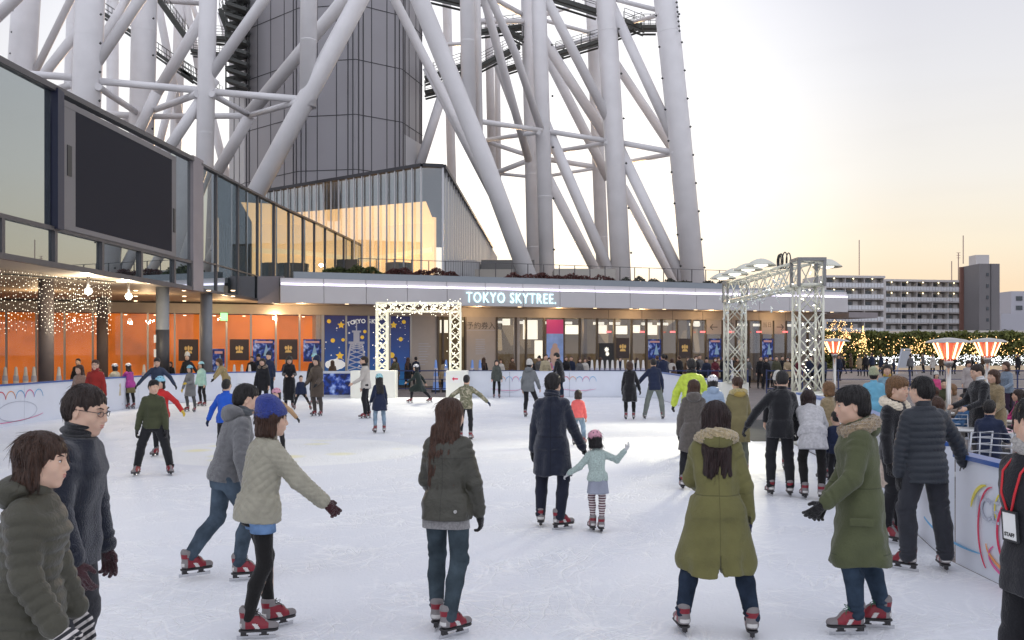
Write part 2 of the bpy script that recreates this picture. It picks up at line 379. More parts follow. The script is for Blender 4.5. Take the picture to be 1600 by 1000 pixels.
# right wall graphic: ribbon loops and lettering
M_red = mat('ribbon_red', (.72, .03, .10), .4); M_yel = mat('ribbon_yellow', (.85, .72, .08), .4); M_pink = mat('ribbon_pink', (.80, .12, .35), .4)
M_cyan = mat('ribbon_blue', (.15, .45, .75), .4); M_letter = mat('pale_lettering', (.52, .54, .62), .5); M_or = mat('ribbon_orange', (.85, .35, .12), .4)
def ribbon(parent, pts, w, m, nrm_, name='ribbon'):
    mb = MB(); k = len(pts)
    for i in range(k - 1): 
        a = Vector(pts[i]); b = Vector(pts[i + 1]); s = math.sin(math.pi * (i + .5) / (k - 1)) ** .5
        mb.bar(a, b + (b - a) * .15, w * s + .004, .006, up=nrm_)
    return mb.build(name, m, parent)
def arc2(fx, c, rx, rz, a0, a1, n=26):
    return [fx(c[0] + rx * math.cos(R(a0 + (a1 - a0) * i / n)), c[1] + rz * math.sin(R(a0 + (a1 - a0) * i / n))) for i in range(n + 1)]
def rw(v, z): # v = distance along the near right board towards the camera
    return (4.17 - .0103 * v - .066 - .008, 8.72 - v, z)
for (c, rx, rz, a0, a1, w_, m_) in [((1.15, .44), .36, .33, 60, 300, .020, M_red), ((.62, .5), .30, .30, 95, 165, .028, M_yel), ((1.05, .62), .30, .20, -10, 200, .012, M_yel),
                                    ((1.2, .22), .55, .16, 150, 330, .018, M_pink), ((.72, .42), .26, .38, 95, 240, .016, M_red), ((.2, .38), .9, .2, 200, 290, .018, M_cyan), ((1.5, .3), .9, .22, 180, 300, .022, M_or)]:
    ribbon(bw5, arc2(rw, c, rx, rz, a0, a1), w_, m_, (1, 0, 0))
Mt = Matrix(((-.0103, 0, -1, rw(.42, 0)[0]), (-1, 0, .0103, 8.72 - .42), (0, 1, 0, .50), (0, 0, 0, 1)))
text_obj('lettering', 'ICE S', M_letter, .28, Mt, bw5, .003)
# arcs on the other boards
def bwf(x0, y0=39.42): return lambda v, z: (x0 + v, y0 - .07, z)
def arcs(parent, fx, s=1.0, seed=0):
    for i, m_ in enumerate([M_red, M_or, M_cyan, M_pink, M_cyan]):
        ribbon(parent, arc2(fx, (-.55 + i * .28, .62), .15 * s, .24 * s, 10, 170, 12), .02, m_, (0, 1, 0), 'arc')
    ribbon(parent, arc2(fx, (0, .42), .5, .22, 190, 350, 20), .012, M_letter, (0, 1, 0), 'arc')
    ribbon(parent, arc2(fx, (0, .42), .8, .14, 200, 330, 20), .012, M_pink, (0, 1, 0), 'arc')
arcs(bw2, bwf(px(795, 39.35))); arcs(bw2, bwf(px(905, 39.35)))
def lwf(v, z): return (-13.06 + .069, 24.9 + v * 1.6, z)
for i, m_ in enumerate([M_red, M_or, M_cyan, M_pink, M_cyan]):
    ribbon(lw_, arc2(lwf, (-.62 + i * .3, .66), .15, .24, 10, 170, 12), .02, m_, (1, 0, 0), 'arc')
ribbon(lw_, arc2(lwf, (-.1, .36), .62, .26, 0, 360, 30), .012, M_letter, (1, 0, 0), 'arc')
ribbon(lw_, arc2(lwf, (-.5, .3), 1.3, .2, 190, 340, 30), .014, M_pink, (1, 0, 0), 'arc')
# blue illumination poster on the back boards
M_night = mat('night_poster', (.01, .03, .16), .25)
def night_poster(m):
    nt = m.node_tree; N = nt.nodes; L = nt.links; b = N['Principled BSDF']
    tc = N.new('ShaderNodeTexCoord'); n = N.new('ShaderNodeTexNoise'); n.inputs['Scale'].default_value = 4; n.inputs['Detail'].default_value = 6; L.new(tc.outputs['Object'], n.inputs['Vector'])
    r = N.new('ShaderNodeValToRGB'); L.new(n.outputs[0], r.inputs[0]); c = r.color_ramp
    c.elements[0].position = .42; c.elements[0].color = (.006, .012, .07, 1); c.elements[1].position = .72; c.elements[1].color = (.45, .6, .95, 1)
    e = c.elements.new(.55); e.color = (.01, .05, .35, 1); L.new(r.outputs[0], b.inputs['Base Color'])
    L.new(r.outputs[0], b.inputs['Emission Color']); b.inputs['Emission Strength'].default_value = .12; m.cycles.emission_sampling = 'NONE'
night_poster(M_night)
x0 = px(505, 39.3); x1 = px(560, 39.3)
MB().box(x0, x1, 39.32, 39.355, .1, .99).build('poster', M_night, bw1)
# white blocks that carry the arches, with direction arrow
M_block = mat('block_white', (.80, .80, .74), .45)
def block(x0, x1, y0, y1, h, label):
    b = MB().box(x0, x1, y0, y1, -.03, h).build('plinth', M_block, bevel=.02); tag(b, label, 'plinth', 'white plinths under the light arches'); return b
block(px(548, 38.5), px(618, 38.5), 38.4, 39.3, 1.13, 'white plinth under the left leg of the small light arch')
pb = block(px(697, 38.5), px(731, 38.5), 38.4, 39.3, 1.13, 'white plinth with red arrow notice under the right leg of the small light arch')
r_ = empty('direction_sign', P(711, 592, 38.38) - Vector((0, 0, .18)), label='small white notice with a red arrow pointing left on the plinth', cat='sign')
xx = px(711, 38.38); zz = P(711, 592, 38.38).z
MB().box(xx - .2, xx + .2, 38.36, 38.395, zz - .16, zz + .16).build('panel', mat('paper', (.8, .8, .78), .6), r_)
mb = MB(); mb.box(xx - .06, xx + .12, 38.35, 38.358, zz - .03, zz + .03); mb.poly([(xx - .13, 38.35, zz), (xx - .04, 38.35, zz - .08), (xx - .04, 38.35, zz + .08)], (0, .008, 0)); mb.build('arrow', M_red, r_)
block(5.9, 6.7, 26.6, 27.15, 1.05, 'white plinth under the far leg of the tall lamp arch')
block(5.95, 6.75, 19.5, 20.25, 1.05, 'white plinth under the near leg of the tall lamp arch')
mt_ = MB().box(5.2, 9, 20.3, 26.5, -.045, .012).build('rubber_mat', mat('rubber', (.05, .052, .05), .8, var=.2)); tag(mt_, 'dark rubber mat in the rink entrance under the tall arch', 'mat')

# ------------------------------------------------------------ truss arches
def truss(mb, a, b, w, bays, r=.025, up=(0, 1, 0)):
    a = Vector(a); b = Vector(b); d = (b - a).normalized(); up = Vector(up)
    x = d.cross(up).normalized() * w / 2; y = x.cross(d).normalized() * w / 2
    cs = [(1, 1), (1, -1), (-1, -1), (-1, 1)]
    for i, j in cs: mb.tube([a + x * i + y * j, b + x * i + y * j], r, 6)
    for k in range(bays):
        p = a.lerp(b, k / bays); q = a.lerp(b, (k + 1) / bays)
        for f in range(4):
            i, j = cs[f]; i2, j2 = cs[(f + 1) % 4]
            mb.tube([p + x * i + y * j, q + x * i2 + y * j2], r * .55, 5)
            mb.tube([p + x * i2 + y * j2, q + x * i + y * j], r * .55, 5)
            if k == 0 or k == bays - 1: 
                e = p if k == 0 else q; mb.tube([e + x * i + y * j, e + x * i2 + y * j2], r, 5)
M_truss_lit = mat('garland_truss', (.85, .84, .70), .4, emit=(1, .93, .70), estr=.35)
gx0 = px(597, 38.9); gx1 = px(711.5, 38.9); gy = 38.9
ga = empty('light_arch', ((gx0 + gx1) / 2, gy, 1.13), label='small white truss arch wrapped in snowy fairy lights behind the rink opening', cat='arch')
for xx_ in (gx0, gx1):
    mb = MB(); truss(mb, (xx_, gy, 1.14), (xx_, gy, 3.55), .42, 6, .035); mb.build('post', M_truss_lit, ga)
mb = MB(); truss(mb, (gx0 - .21, gy, 3.74), (gx1 + .21, gy, 3.74), .36, 8, .035, up=(0, 0, 1)); mb.build('beam', M_truss_lit, ga)
def garland(parent, a, b, rad, n, m, size=.03, name='garland', droop=.3):
    a = Vector(a); b = Vector(b); mb = MB()
    for i in range(n):
        c = a.lerp(b, random.random()) + Vector((random.gauss(0, rad), random.gauss(0, rad), random.gauss(0, rad) - droop * random.random() ** 3))
        d = Vector((random.gauss(0, 1), random.gauss(0, 1), random.gauss(0, 1))).normalized() * size * random.uniform(1, 3)
        mb.bar(c, c + d, .012, .012); mb.octa(c + d, size * .65)
    o = mb.build(name, m, parent); o['kind'] = 'stuff'; return o
garland(ga, (gx0 - .2, gy - .2, 3.8), (gx1 + .2, gy - .2, 3.8), .10, 200, M_bulb_w, .016, droop=.35)
garland(ga, (gx0, gy - .2, 1.2), (gx0, gy - .2, 3.8), .14, 60, M_bulb_w, .013, droop=0)
garland(ga, (gx1, gy - .2, 1.2), (gx1, gy - .2, 3.8), .14, 60, M_bulb_w, .013, droop=0)
def flood(parent, c, r=.42, m=M_trusspaint):
    mb = MB(); mb.lathe([(.03, .16), (.10, .15), (r * .6, .10), (r, .0), (r * .97, -.02), (r * .55, .05), (.02, .09)], c, 20)
    o = mb.build('lamp_shade', m, parent)
    b = MB(); b.lathe([(.001, .055), (r * .4, .05), (r * .45, -.01), (.001, -.05)], c, 14); b.build('lamp_glass', M_bulb_w, o)

tx = 6.35
tb = empty('lamp_arch', (tx, 23.4, 1.05), label='tall aluminium truss arch with round floodlights at the right rink entrance', cat='arch')
for yy in (20.2, 26.8):
    mb = MB(); z_top = 3.35
    truss(mb, (tx, yy, 1.06), (tx, yy, z_top), .50, 4, .028); mb.build('post', M_trusspaint, tb)
mb = MB(); truss(mb, (tx, 19.95, 3.62), (tx, 27.05, 3.62), .5, 9, .026, up=(1, 0, 0)); mb.build('beam', M_trusspaint, tb)
mb = MB()
for yy in (20.2, 26.8):
    for s in (-1, 1):
        for t in (-1, 1): mb.bar((tx + s * .27, yy + t * .27, 3.33), (tx + s * .27, yy + t * .27, 3.9), .06, .06)
    mb.bar((tx - .3, yy - .27, 3.9), (tx + .3, yy - .27, 3.9), .07, .07); mb.bar((tx - .3, yy + .27, 3.9), (tx + .3, yy + .27, 3.9), .07, .07)
    mb.bar((tx - .27, yy - .3, 3.9), (tx - .27, yy + .3, 3.9), .07, .07); mb.bar((tx + .27, yy - .3, 3.9), (tx + .27, yy + .3, 3.9), .07, .07)
mb.build_each('corner_bar', mat('corner_steel', (.25, .25, .25), .4, metal=.5), tb)
for yy in (22.3, 23.5, 24.9, 26.3): flood(tb, (tx - .45, yy, 3.98), .36)
flood(tb, (tx + .55, 20.6, 3.80), .32)
mb = MB()   # cable coil on the beam
for k in range(5):
    c = Vector((tx - .1 + random.uniform(-.1, .1), 21.5 + k * .08, 4.02)); rr = .16 + .03 * random.random()
    mb.tube([c + Vector((0, rr * math.cos(a), rr * math.sin(a))) for a in np.linspace(0, 6.28, 16)], .014, 5)
mb.build('cable', M_black, tb)
garland(tb, (tx - .3, 20.5, 3.4), (tx - .3, 26.5, 3.4), .12, 90, mat('garland_white', (.75, .8, .8), .5), .05, droop=.5)
garland(tb, (tx, 20.2, 1.2), (tx, 20.2, 3.6), .16, 50, M_bulb_w, .018, droop=0)
def spot(loc, tgt, e, size, col, blend=.6, r=.15):
    l = bpy.data.lights.new('floodlight', 'SPOT'); l.energy = e; l.spot_size = R(size); l.spot_blend = blend; l.color = col; l.shadow_soft_size = r
    o = bpy.data.objects.new('floodlight', l); COL.objects.link(o); o.location = loc
    o.rotation_euler = (Vector(tgt) - Vector(loc)).to_track_quat('-Z', 'Y').to_euler(); return o
spot((tx - .45, 22.3, 3.85), (1.9, 17.6, 0), 1900, 62, (1, .93, .68), r=.55)
spot((tx - .45, 24.9, 3.85), (3.2, 22.5, 0), 900, 80, (1, .93, .68), r=.4)
spot((gx0 + 1.5, gy - .4, 3.8), (gx0 + 1.2, 36.2, 0), 700, 100, (1, .95, .75))

# ------------------------------------------------------------ main low building: canopy, sign, shopfront
FA = Frame((0, 52.6), math.atan(.36))         # shopfront line
FC = Frame((0, 49.6), math.atan(.36))         # canopy front line
uL, uR = FC.at(438), FC.at(1325)
cb = empty('canopy', FC.pt(0, 0, 4.27), label='long grey canopy with a lilac light line over the shopfront', cat='canopy')
mb = MB(); n = 16
for i in range(n):
    a = uL + (uR - uL) * i / n; b = uL + (uR - uL) * (i + 1) / n
    FC.box(mb, a + .012, b - .012, -.3, 0, 4.27, 5.10)
    FC.box(mb, a + .012, b - .012, -.3, -.10, 5.24, 5.48)
mb.build('fascia', M_fascia, cb)
mb = MB(); FC.box(mb, uL, uR, -.32, -.08, 5.10, 5.24, 0); FC.box(mb, uL, uR, -.5, -.31, 4.3, 5.5); mb.build('recess', M_seam, cb)
mb = MB()
for i in range(n):
    a = uL + (uR - uL) * i / n; b = uL + (uR - uL) * (i + 1) / n
    FC.box(mb, a + .03, b - .03, -.07, .01, 5.13, 5.235)
mb.build('light_line', M_led, cb)
mb = MB(); FC.box(mb, FC.at(460), FC.at(1160), -.75, -.33, 5.485, 5.82); FC.box(mb, FC.at(1160), uR, -.75, -.33, 5.485, 5.6)
mb.build('ledge', M_ledge, cb)
mb = MB(); FC.box(mb, uL, uR, -3.1, -.33, 4.30, 4.42); mb.build('soffit', M_soffit, cb)
mb = MB()
for xp in (466, 542, 750, 812, 873, 930, 986, 1038, 1087, 1135, 1180, 1222, 1262, 1300): 
    c = FC.pt(FC.at(xp, -.55), -.55, 4.285); mb.lathe([(.001, -.012), (.10, -.012), (.11, .01)], c, 12)
mb.build_each('downlight', M_down, cb)
for xp in (475, 750, 880, 1010, 1120, 1230):
    l = bpy.data.lights.new('downlight', 'POINT'); l.energy = 38; l.color = (1, .68, .36); l.shadow_soft_size = .15
    o = bpy.data.objects.new('downlight', l); COL.objects.link(o); o.location = FC.pt(FC.at(xp, -1.0), -1.6, 4.0)
us = FC.at(728); ue = FC.at(868)
sg = empty('sign', FC.pt(us, 0, 4.6), label='glowing pale cyan letters TOKYO SKYTREE. on the canopy', cat='sign')
to = text_obj('lettering', 'TOKYO SKYTREE.', M_sign, .78, FC.textM(0, .06, 4.44), sg, .04, 1.16, .0)
bbw = [v.co.x for v in to.data.vertices]
# scale the text to the measured width
xs = [ (Vector(v.co) + wloc(sg) - FC.pt(0, .06, 4.44)).dot(FC.u) for v in to.data.vertices]
k = (ue - us) / (max(xs) - min(xs)); mn = min(xs)
for v in to.data.vertices:
    p = Vector(v.co) + wloc(sg) - FC.pt(0, .06, 4.44); u_ = p.dot(FC.u); d_ = p.dot(FC.n)
    v.co = FC.pt(us + (u_ - mn) * k, .06 + d_, 4.44 + p.z) - wloc(sg)
# building body
bb = empty('shop_building', FA.pt(0, 0, 0), label='low building with orange and glass shopfronts under the canopy', cat='building')
UL, UR = FA.at(-260), FA.at(1283)
mb = MB(); FA.box(mb, UL, UR, -40, -.02, 4.45, 5.5); FA.box(mb, UL, uR, -.0, .5, 4.45, 5.4); mb.build('roof', mat('roof_deck', (.22, .21, .2), .8), bb)
mb = MB(); FA.box(mb, UL, UR, -.25, .02, 3.80, 4.29); mb.build('header', M_soffit, bb)
mb = MB(); FA.box(mb, UR - .3, UR, -40, .05, -.05, 4.28); FA.box(mb, FA.at(1283), FA.at(1327), -.4, 2.6, -.05 + 4.0, 4.28); mb.build('end_wall', M_trim, bb)
M_orange = mat('orange_wall', (.75, .24, .04), .5, emit=(1, .22, .02), estr=.42)  # the wall itself emits, standing in for lamplight falling on it
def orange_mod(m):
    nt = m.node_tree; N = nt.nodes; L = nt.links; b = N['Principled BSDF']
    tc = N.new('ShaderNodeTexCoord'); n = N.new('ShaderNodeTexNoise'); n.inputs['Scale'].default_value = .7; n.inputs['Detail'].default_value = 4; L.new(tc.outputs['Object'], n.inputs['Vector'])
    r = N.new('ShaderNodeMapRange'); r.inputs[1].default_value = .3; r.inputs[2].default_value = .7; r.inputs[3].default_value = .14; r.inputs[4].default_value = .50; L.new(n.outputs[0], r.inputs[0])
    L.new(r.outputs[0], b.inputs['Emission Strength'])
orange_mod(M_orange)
uo = FA.at(503)
mb = MB(); FA.box(mb, UL, uo, -1.6, -1.4, 0, 3.8); mb.build('orange_wall', M_orange, bb)
mb = MB(); FA.box(mb, UL, UR, -8, 0, -.04, .01); FA.box(mb, UL, UR, -8, -.26, 4.29, 4.45); mb.build('interior_floor', mat('shop_floor', (.10, .08, .07), .5), bb)
M_shopglass = glass_mat('shop_glass', (.02, .02, .02), (.9, .92, .95), .02, .35, transp=.98)
mb = MB(); FA.box(mb, UL, uo, -.012, 0, .12, 3.78); mb.build('window_glass', M_shopglass, bb)
M_alu = mat('aluminium_frame', (.42, .38, .34), .35, metal=.6)
mb = MB(); xpp = [-120, -70, -30, 10, 57, 101, 145, 190, 231, 273, 313, 354, 392, 431, 468, 503]
for xp in xpp: u = FA.at(xp); FA.box(mb, u - .045, u + .045, -.08, .06, 0, 3.8)
FA.box(mb, UL, uo, -.08, .06, 0, .12); mb.build_each('mullion', M_alu, bb)
mb = MB()
for xp in range(-40, 500, 47):
    c = FA.pt(FA.at(xp), -.8, 3.72); mb.lathe([(.001, -.01), (.07, -.01), (.08, .01)], c, 8)
mb.build_each('ceiling_lamp', M_down, bb)
# panels of the middle part, columns from the photograph: (x0,x1,kind)
M_beige = mat('beige_panel', (.46, .40, .35), .5, var=.03); M_inner = mat('shop_back_wall', (.12, .09, .06), .7, var=.3, vscale=.6, emit=(1, .72, .4), estr=.10)  # back wall's emission imitates a lamplit interior, brighter in scattered cells
def inner_mod(m):
    nt = m.node_tree; N = nt.nodes; L = nt.links; b = N['Principled BSDF']
    tc = N.new('ShaderNodeTexCoord'); mp = N.new('ShaderNodeMapping'); mp.inputs['Scale'].default_value = (1.1, 1.1, .8); L.new(tc.outputs['Object'], mp.inputs[0])
    n = N.new('ShaderNodeTexVoronoi'); n.inputs['Scale'].default_value = 1.0; L.new(mp.outputs[0], n.inputs['Vector'])
    sp = N.new('ShaderNodeSeparateColor'); L.new(n.outputs['Color'], sp.inputs[0])
    r = N.new('ShaderNodeMapRange'); r.inputs[1].default_value = .82; r.inputs[2].default_value = 1; r.inputs[3].default_value = .055; r.inputs[4].default_value = .30; L.new(sp.outputs[0], r.inputs[0])
    L.new(r.outputs[0], b.inputs['Emission Strength'])
inner_mod(M_inner)
mb = MB(); FA.box(mb, uo, UR, -7, -6.8, 0, 4.3); mb.build('back_wall', M_inner, bb)
mb = MB(); FA.box(mb, uo - .3, uo, -7, -.1, 0, 4.3); FA.box(mb, FA.at(643), FA.at(683), -.12, 0, 0, 3.8); FA.box(mb, FA.at(727), FA.at(775), -.12, 0, 0, 3.8); FA.box(mb, FA.at(803), FA.at(812), -.12, 0, 0, 3.8)
mb.build_each('wall_panel', M_beige, bb)
def ztop(xp, y): return FA.zat(xp, y)
mb = MB()   # lit counters and screens inside
M_screen = mat('lit_panel', (.8, .8, .75), emit=(1, .95, .80), estr=.9)
for (a, b_, y0, y1) in [(786, 797, 498, 508), (818, 840, 500, 530), (882, 905, 508, 522), (936, 948, 508, 521), (963, 980, 509, 522), (989, 1000, 508, 520), (1011, 1030, 508, 523), (836, 850, 532, 560), (1085, 1093, 502, 510), (688, 700, 500, 520)]:
    z0 = EYE + (HOR - y1) / F_PX * FA.pt(FA.at(a, -5), -5, 0).y; z1 = EYE + (HOR - y0) / F_PX * FA.pt(FA.at(a, -5), -5, 0).y
    FA.box(mb, FA.at(a, -5), FA.at(b_, -5), -5.1, -5, z0, z1)
for xp_ in range(778, 1280, 25):
    if (xp_ // 25) % 3: FA.box(mb, FA.at(xp_, -2), FA.at(xp_ + 16, -2), -2.1, -2, 3.50, 3.66)
for u in np.arange(uo + 1, UR, 2.1): FA.box(mb, u, u + 1.1, -4 + (u % 2), -3.8 + (u % 2), 4.20, 4.27)
mb.build_each('lit_panel', M_screen, bb)
for xp in (760, 900, 1010, 1130):
    l = bpy.data.lights.new('shop_light', 'POINT'); l.energy = 90; l.color = (1, .78, .45); l.shadow_soft_size = .4
    o = bpy.data.objects.new('shop_light', l); COL.objects.link(o); o.location = FA.pt(FA.at(xp, -3), -3, 3.3)
mb = MB(); dxs = [684, 692, 727, 776, 806, 822, 850, 881, 906, 933, 960, 987, 1010, 1034, 1058, 1081, 1103, 1128, 1150, 1170, 1190, 1208, 1228, 1246, 1262, 1282]
for xp in dxs: u = FA.at(xp); FA.box(mb, u - .05, u + .05, -.1, .07, 0, 3.8)
for xp in (948, 1070, 1118, 1225): u = FA.at(xp); FA.box(mb, u - .12, u + .12, -3.2, -3, 0, 4.2)
mb.build_each('door_post', mat('door_frame_metal', (.11, .085, .065), .4, metal=.4), bb)
mb = MB(); FA.box(mb, FA.at(776), FA.at(1282), -.012, 0, .1, 3.75); mb.build('window_glass', M_shopglass, bb)
# posters on the shopfront
M_posterdark = mat('poster_dark', (.045, .03, .028), .4); M_gold = mat('gold_print', (.62, .42, .14), .4, emit=(1, .65, .2), estr=.12)
def poster_dark(xa, xb, ya, yb, where):
    ua, ub = FA.at(xa, .08), FA.at(xb, .08); z0 = FA.zat(xa, yb, .08); z1 = FA.zat(xa, ya, .08)
    r = empty('poster', FA.pt((ua + ub) / 2, .08, z0), label='black poster with a gold emblem ' + where, cat='poster', group='dark posters with gold emblem on the shopfront')
    m = MB(); FA.box(m, ua, ub, .06, .085, z0, z1); m.build('panel', M_posterdark, r)
    c = (ua + ub) / 2; h = z1 - z0; q = MB(); zc = z0 + h * .58; s = h * .11
    for k in (-1, 0, 1):
        pts = [(c + k * s * 1.1 + s * .45 * math.sin(t) * (1 + abs(k) * .2), zc + s * 1.2 * math.cos(t) * (1 if k == 0 else .7)) for t in np.linspace(0, 6.28, 12)[:-1]]
        q.poly([FA.pt(u, .086, z) for u, z in pts], FA.n * .006)
    q.poly([FA.pt(u, .086, z) for u, z in [(c - s * 1.1, zc - s * 1.1), (c + s * 1.1, zc - s * 1.1), (c + s * 1.5, zc - s * 2.1), (c - s * 1.5, zc - s * 2.1)]], FA.n * .006)
    q.build('emblem', M_gold, r)
poster_dark(279, 310, 530, 564, 'left of the second pillar'); poster_dark(359, 389, 530, 563, 'right of the green exit sign'); poster_dark(436, 465, 530, 562, 'beside the starry blue mural')
poster_dark(963, 983, 528, 560, 'between the ticket doors'); poster_dark(1061, 1079, 529, 560, 'left of the arrow boards')
M_illum = mat('light_show_poster', (.05, .06, .16), .35)
night_poster(M_illum)
def poster_tree(xa, xb, ya, yb, where):
    ua, ub = FA.at(xa, .08), FA.at(xb, .08); z0 = FA.zat(xa, yb, .08); z1 = FA.zat(xa, ya, .08)
    r = empty('poster', FA.pt((ua + ub) / 2, .08, z0), label='blue night poster with a pale lit cone tree ' + where, cat='poster', group='blue night posters on the shopfront')
    m = MB(); FA.box(m, ua, ub, .06, .085, z0, z1); m.build('panel', M_illum, r)
    c = ua + (ub - ua) * .62; h = z1 - z0; q = MB(); q.poly([FA.pt(c, .086, z1 - h * .2), FA.pt(c - h * .13, .086, z0 + h * .25), FA.pt(c + h * .13, .086, z0 + h * .25)], FA.n * .006)
    q.build('tree_print', mat('print_cyan', (.3, .5, .7), .4), r)
    q = MB(); FA.box(q, ua + .1, ub - .1, .086, .09, z1 - h * .17, z1 - h * .08); q.build('caption', mat('print_pink', (.7, .4, .4), .5), r)
poster_tree(395, 429, 530, 565, 'between two black posters'); poster_tree(474, 502, 530, 565, 'at the edge of the starry mural'); poster_tree(1013, 1033, 530, 562, 'in the ticket doors')
poster_tree(1108, 1127, 529, 562, 'under the left arrow board'); poster_tree(1191, 1208, 529, 562, 'near the right arrow board'); poster_tree(332, 351, 545, 590, 'behind the second pillar')
# green exit sign
e_ = MB(); u = FA.at(350, .6); FA.box(e_, u - .17, u + .17, .55, .65, FA.zat(350, 501, .6), FA.zat(350, 489, .6)); e_ = e_.build('exit_sign', mat('exit_green', (.1, .6, .2), emit=(.35, 1, .35), estr=1.6)); tag(e_, 'small lit green exit sign hanging behind the second pillar', 'sign')
# starry blue mural in four window bays
r = empty('mural', FA.pt(FA.at(573), .05, 0), label='blue starry mural with a drawn tower across four window bays', cat='mural')
M_mural = mat('mural_blue', (.025, .05, .26), .35)
def mural_mod(m):
    nt = m.node_tree; N = nt.nodes; L = nt.links; b = N['Principled BSDF']; tc = N.new('ShaderNodeTexCoord'); s = N.new('ShaderNodeSeparateXYZ'); L.new(tc.outputs['Object'], s.inputs[0])
    rp = N.new('ShaderNodeValToRGB'); mr = N.new('ShaderNodeMapRange'); mr.inputs[1].default_value = 0; mr.inputs[2].default_value = 3.8; L.new(s.outputs[2], mr.inputs[0]); L.new(mr.outputs[0], rp.inputs[0])
    c = rp.color_ramp; c.elements[0].color = (.02, .17, .38, 1); c.elements[1].color = (.03, .028, .13, 1); e = c.elements.new(.35); e.color = (.02, .08, .30, 1); L.new(rp.outputs[0], b.inputs['Base Color'])
    L.new(rp.outputs[0], b.inputs['Emission Color']); b.inputs['Emission Strength'].default_value = .22; m.cycles.emission_sampling = 'NONE'
mural_mod(M_mural)
bays = [(507, 539), (542, 574), (577, 607), (610, 640)]
mb = MB()
for a, b_ in bays: FA.box(mb, FA.at(a), FA.at(b_), 0, .05, .1, 3.78)
mb.build_each('panel', M_mural, r)
mb = MB()
for a in (504.5, 540.5, 575.5, 608.5, 641.5): u = FA.at(a); FA.box(mb, u - .05, u + .05, -.02, .10, 0, 3.8)
mb.build_each('mullion', M_alu, r)
M_star = mat('star_yellow', (.8, .52, .05), .5, emit=(1, .6, .05), estr=.25); M_starw = mat('star_white', (.8, .8, .8), .5, emit=(1, 1, 1), estr=.25)
def flatpoly(mb, u, z, r_, npt, inner, d=.056, rot=0):
    pts = []
    for i in range(npt * 2 if inner < 1 else npt):
        rr = r_ if (inner >= 1 or i % 2 == 0) else r_ * inner; a = math.pi / 2 + rot + 2 * math.pi * i / (npt * 2 if inner < 1 else npt)
        pts.append(FA.pt(u + rr * math.cos(a), d, z + rr * math.sin(a)))
    mb.poly(pts, FA.n * .006)
mb = MB()
for xp, yp, s in [(533, 508, .26), (615, 508, .26), (531, 556, .30), (631, 503, .14), (514, 502, .14), (520, 532, .15), (566, 527, .13), (570, 518, .12), (626, 530, .15), (612, 555, .2), (536, 531, .12), (604, 540, .1)]:
    flatpoly(mb, FA.at(xp, .05), FA.zat(xp, yp, .05), s * .78, 5 if s > .2 else 10, .5 if s > .2 else 1)
mb.build_each('star', M_star, r)
mb = MB()
for i in range(46):
    xp = random.uniform(508, 638); yp = random.uniform(498, 575)
    if min(abs(xp - q) for q in (504, 540, 575, 608, 641)) < 2: continue
    flatpoly(mb, FA.at(xp, .05), FA.zat(xp, yp, .05), random.uniform(.015, .05), 6, 1)
mb.build('small_star', M_starw, r)
mb = MB(); cu = FA.at(557, .05)     # the drawn tower, tapering lattice
zt = FA.zat(557, 512, .05)
segs = [(0.3, .62), (1.2, .52), (2.0, .40), (2.3, .33)]
for (z0, w0), (z1, w1) in zip(segs[:-1], segs[1:]):
    for s in (-1, 1): mb.poly([FA.pt(cu + s * w0, .056, z0), FA.pt(cu + s * (w0 - .09), .056, z0), FA.pt(cu + s * (w1 - .09), .056, z1), FA.pt(cu + s * w1, .056, z1)], FA.n * .006)
    k = 3
    for i in range(k):
        za = z0 + (z1 - z0) * i / k; zb = z0 + (z1 - z0) * (i + 1) / k
        mb.bar(FA.pt(cu - w1, .06, za), FA.pt(cu + w1, .06, zb), .05, .008, up=FA.n); mb.bar(FA.pt(cu + w1, .06, za), FA.pt(cu - w1, .06, zb), .05, .008, up=FA.n)
for (z, w_, h) in [(2.3, .42, .12), (2.9, .24, .1)]: FA.box(mb, cu - w_, cu + w_, .056, .064, z, z + h)
FA.box(mb, cu - .16, cu + .16, .056, .063, 2.42, 2.9); FA.box(mb, cu - .03, cu + .03, .056, .063, 3.0, 3.55)
mb.build('tower_drawing', mat('print_grey', (.42, .42, .48), .5, emit=(.7, .7, .8), estr=.12), r)
mb = MB()
for dx, s in [(-9, .2), (-4, .27), (2, .3), (8, .24), (12, .16)]: flatpoly(mb, FA.at(523 + dx, .05), FA.zat(523, 568, .05) - .05, s, 14, 1, .0545 + dx * .0001)
mb.build('cloud_print', M_starw, r)
for ch, xp, yp, rt in [('T', 546, 507, .35), ('O', 551, 504.5, .25), ('K', 556, 503, .15), ('Y', 561.5, 502, .05), ('O', 567, 501.8, 0), ('S', 578, 501.8, 0), ('K', 583, 502, -.03), ('Y', 588, 502.6, -.1)]:
    M_ = FA.textM(FA.at(xp, .05) - .1, .056, FA.zat(xp, yp, .05) - .1) @ Matrix.Rotation(rt, 4, 'Z'); text_obj('lettering', ch, M_starw, .30, M_, r, .003, bold=.012)
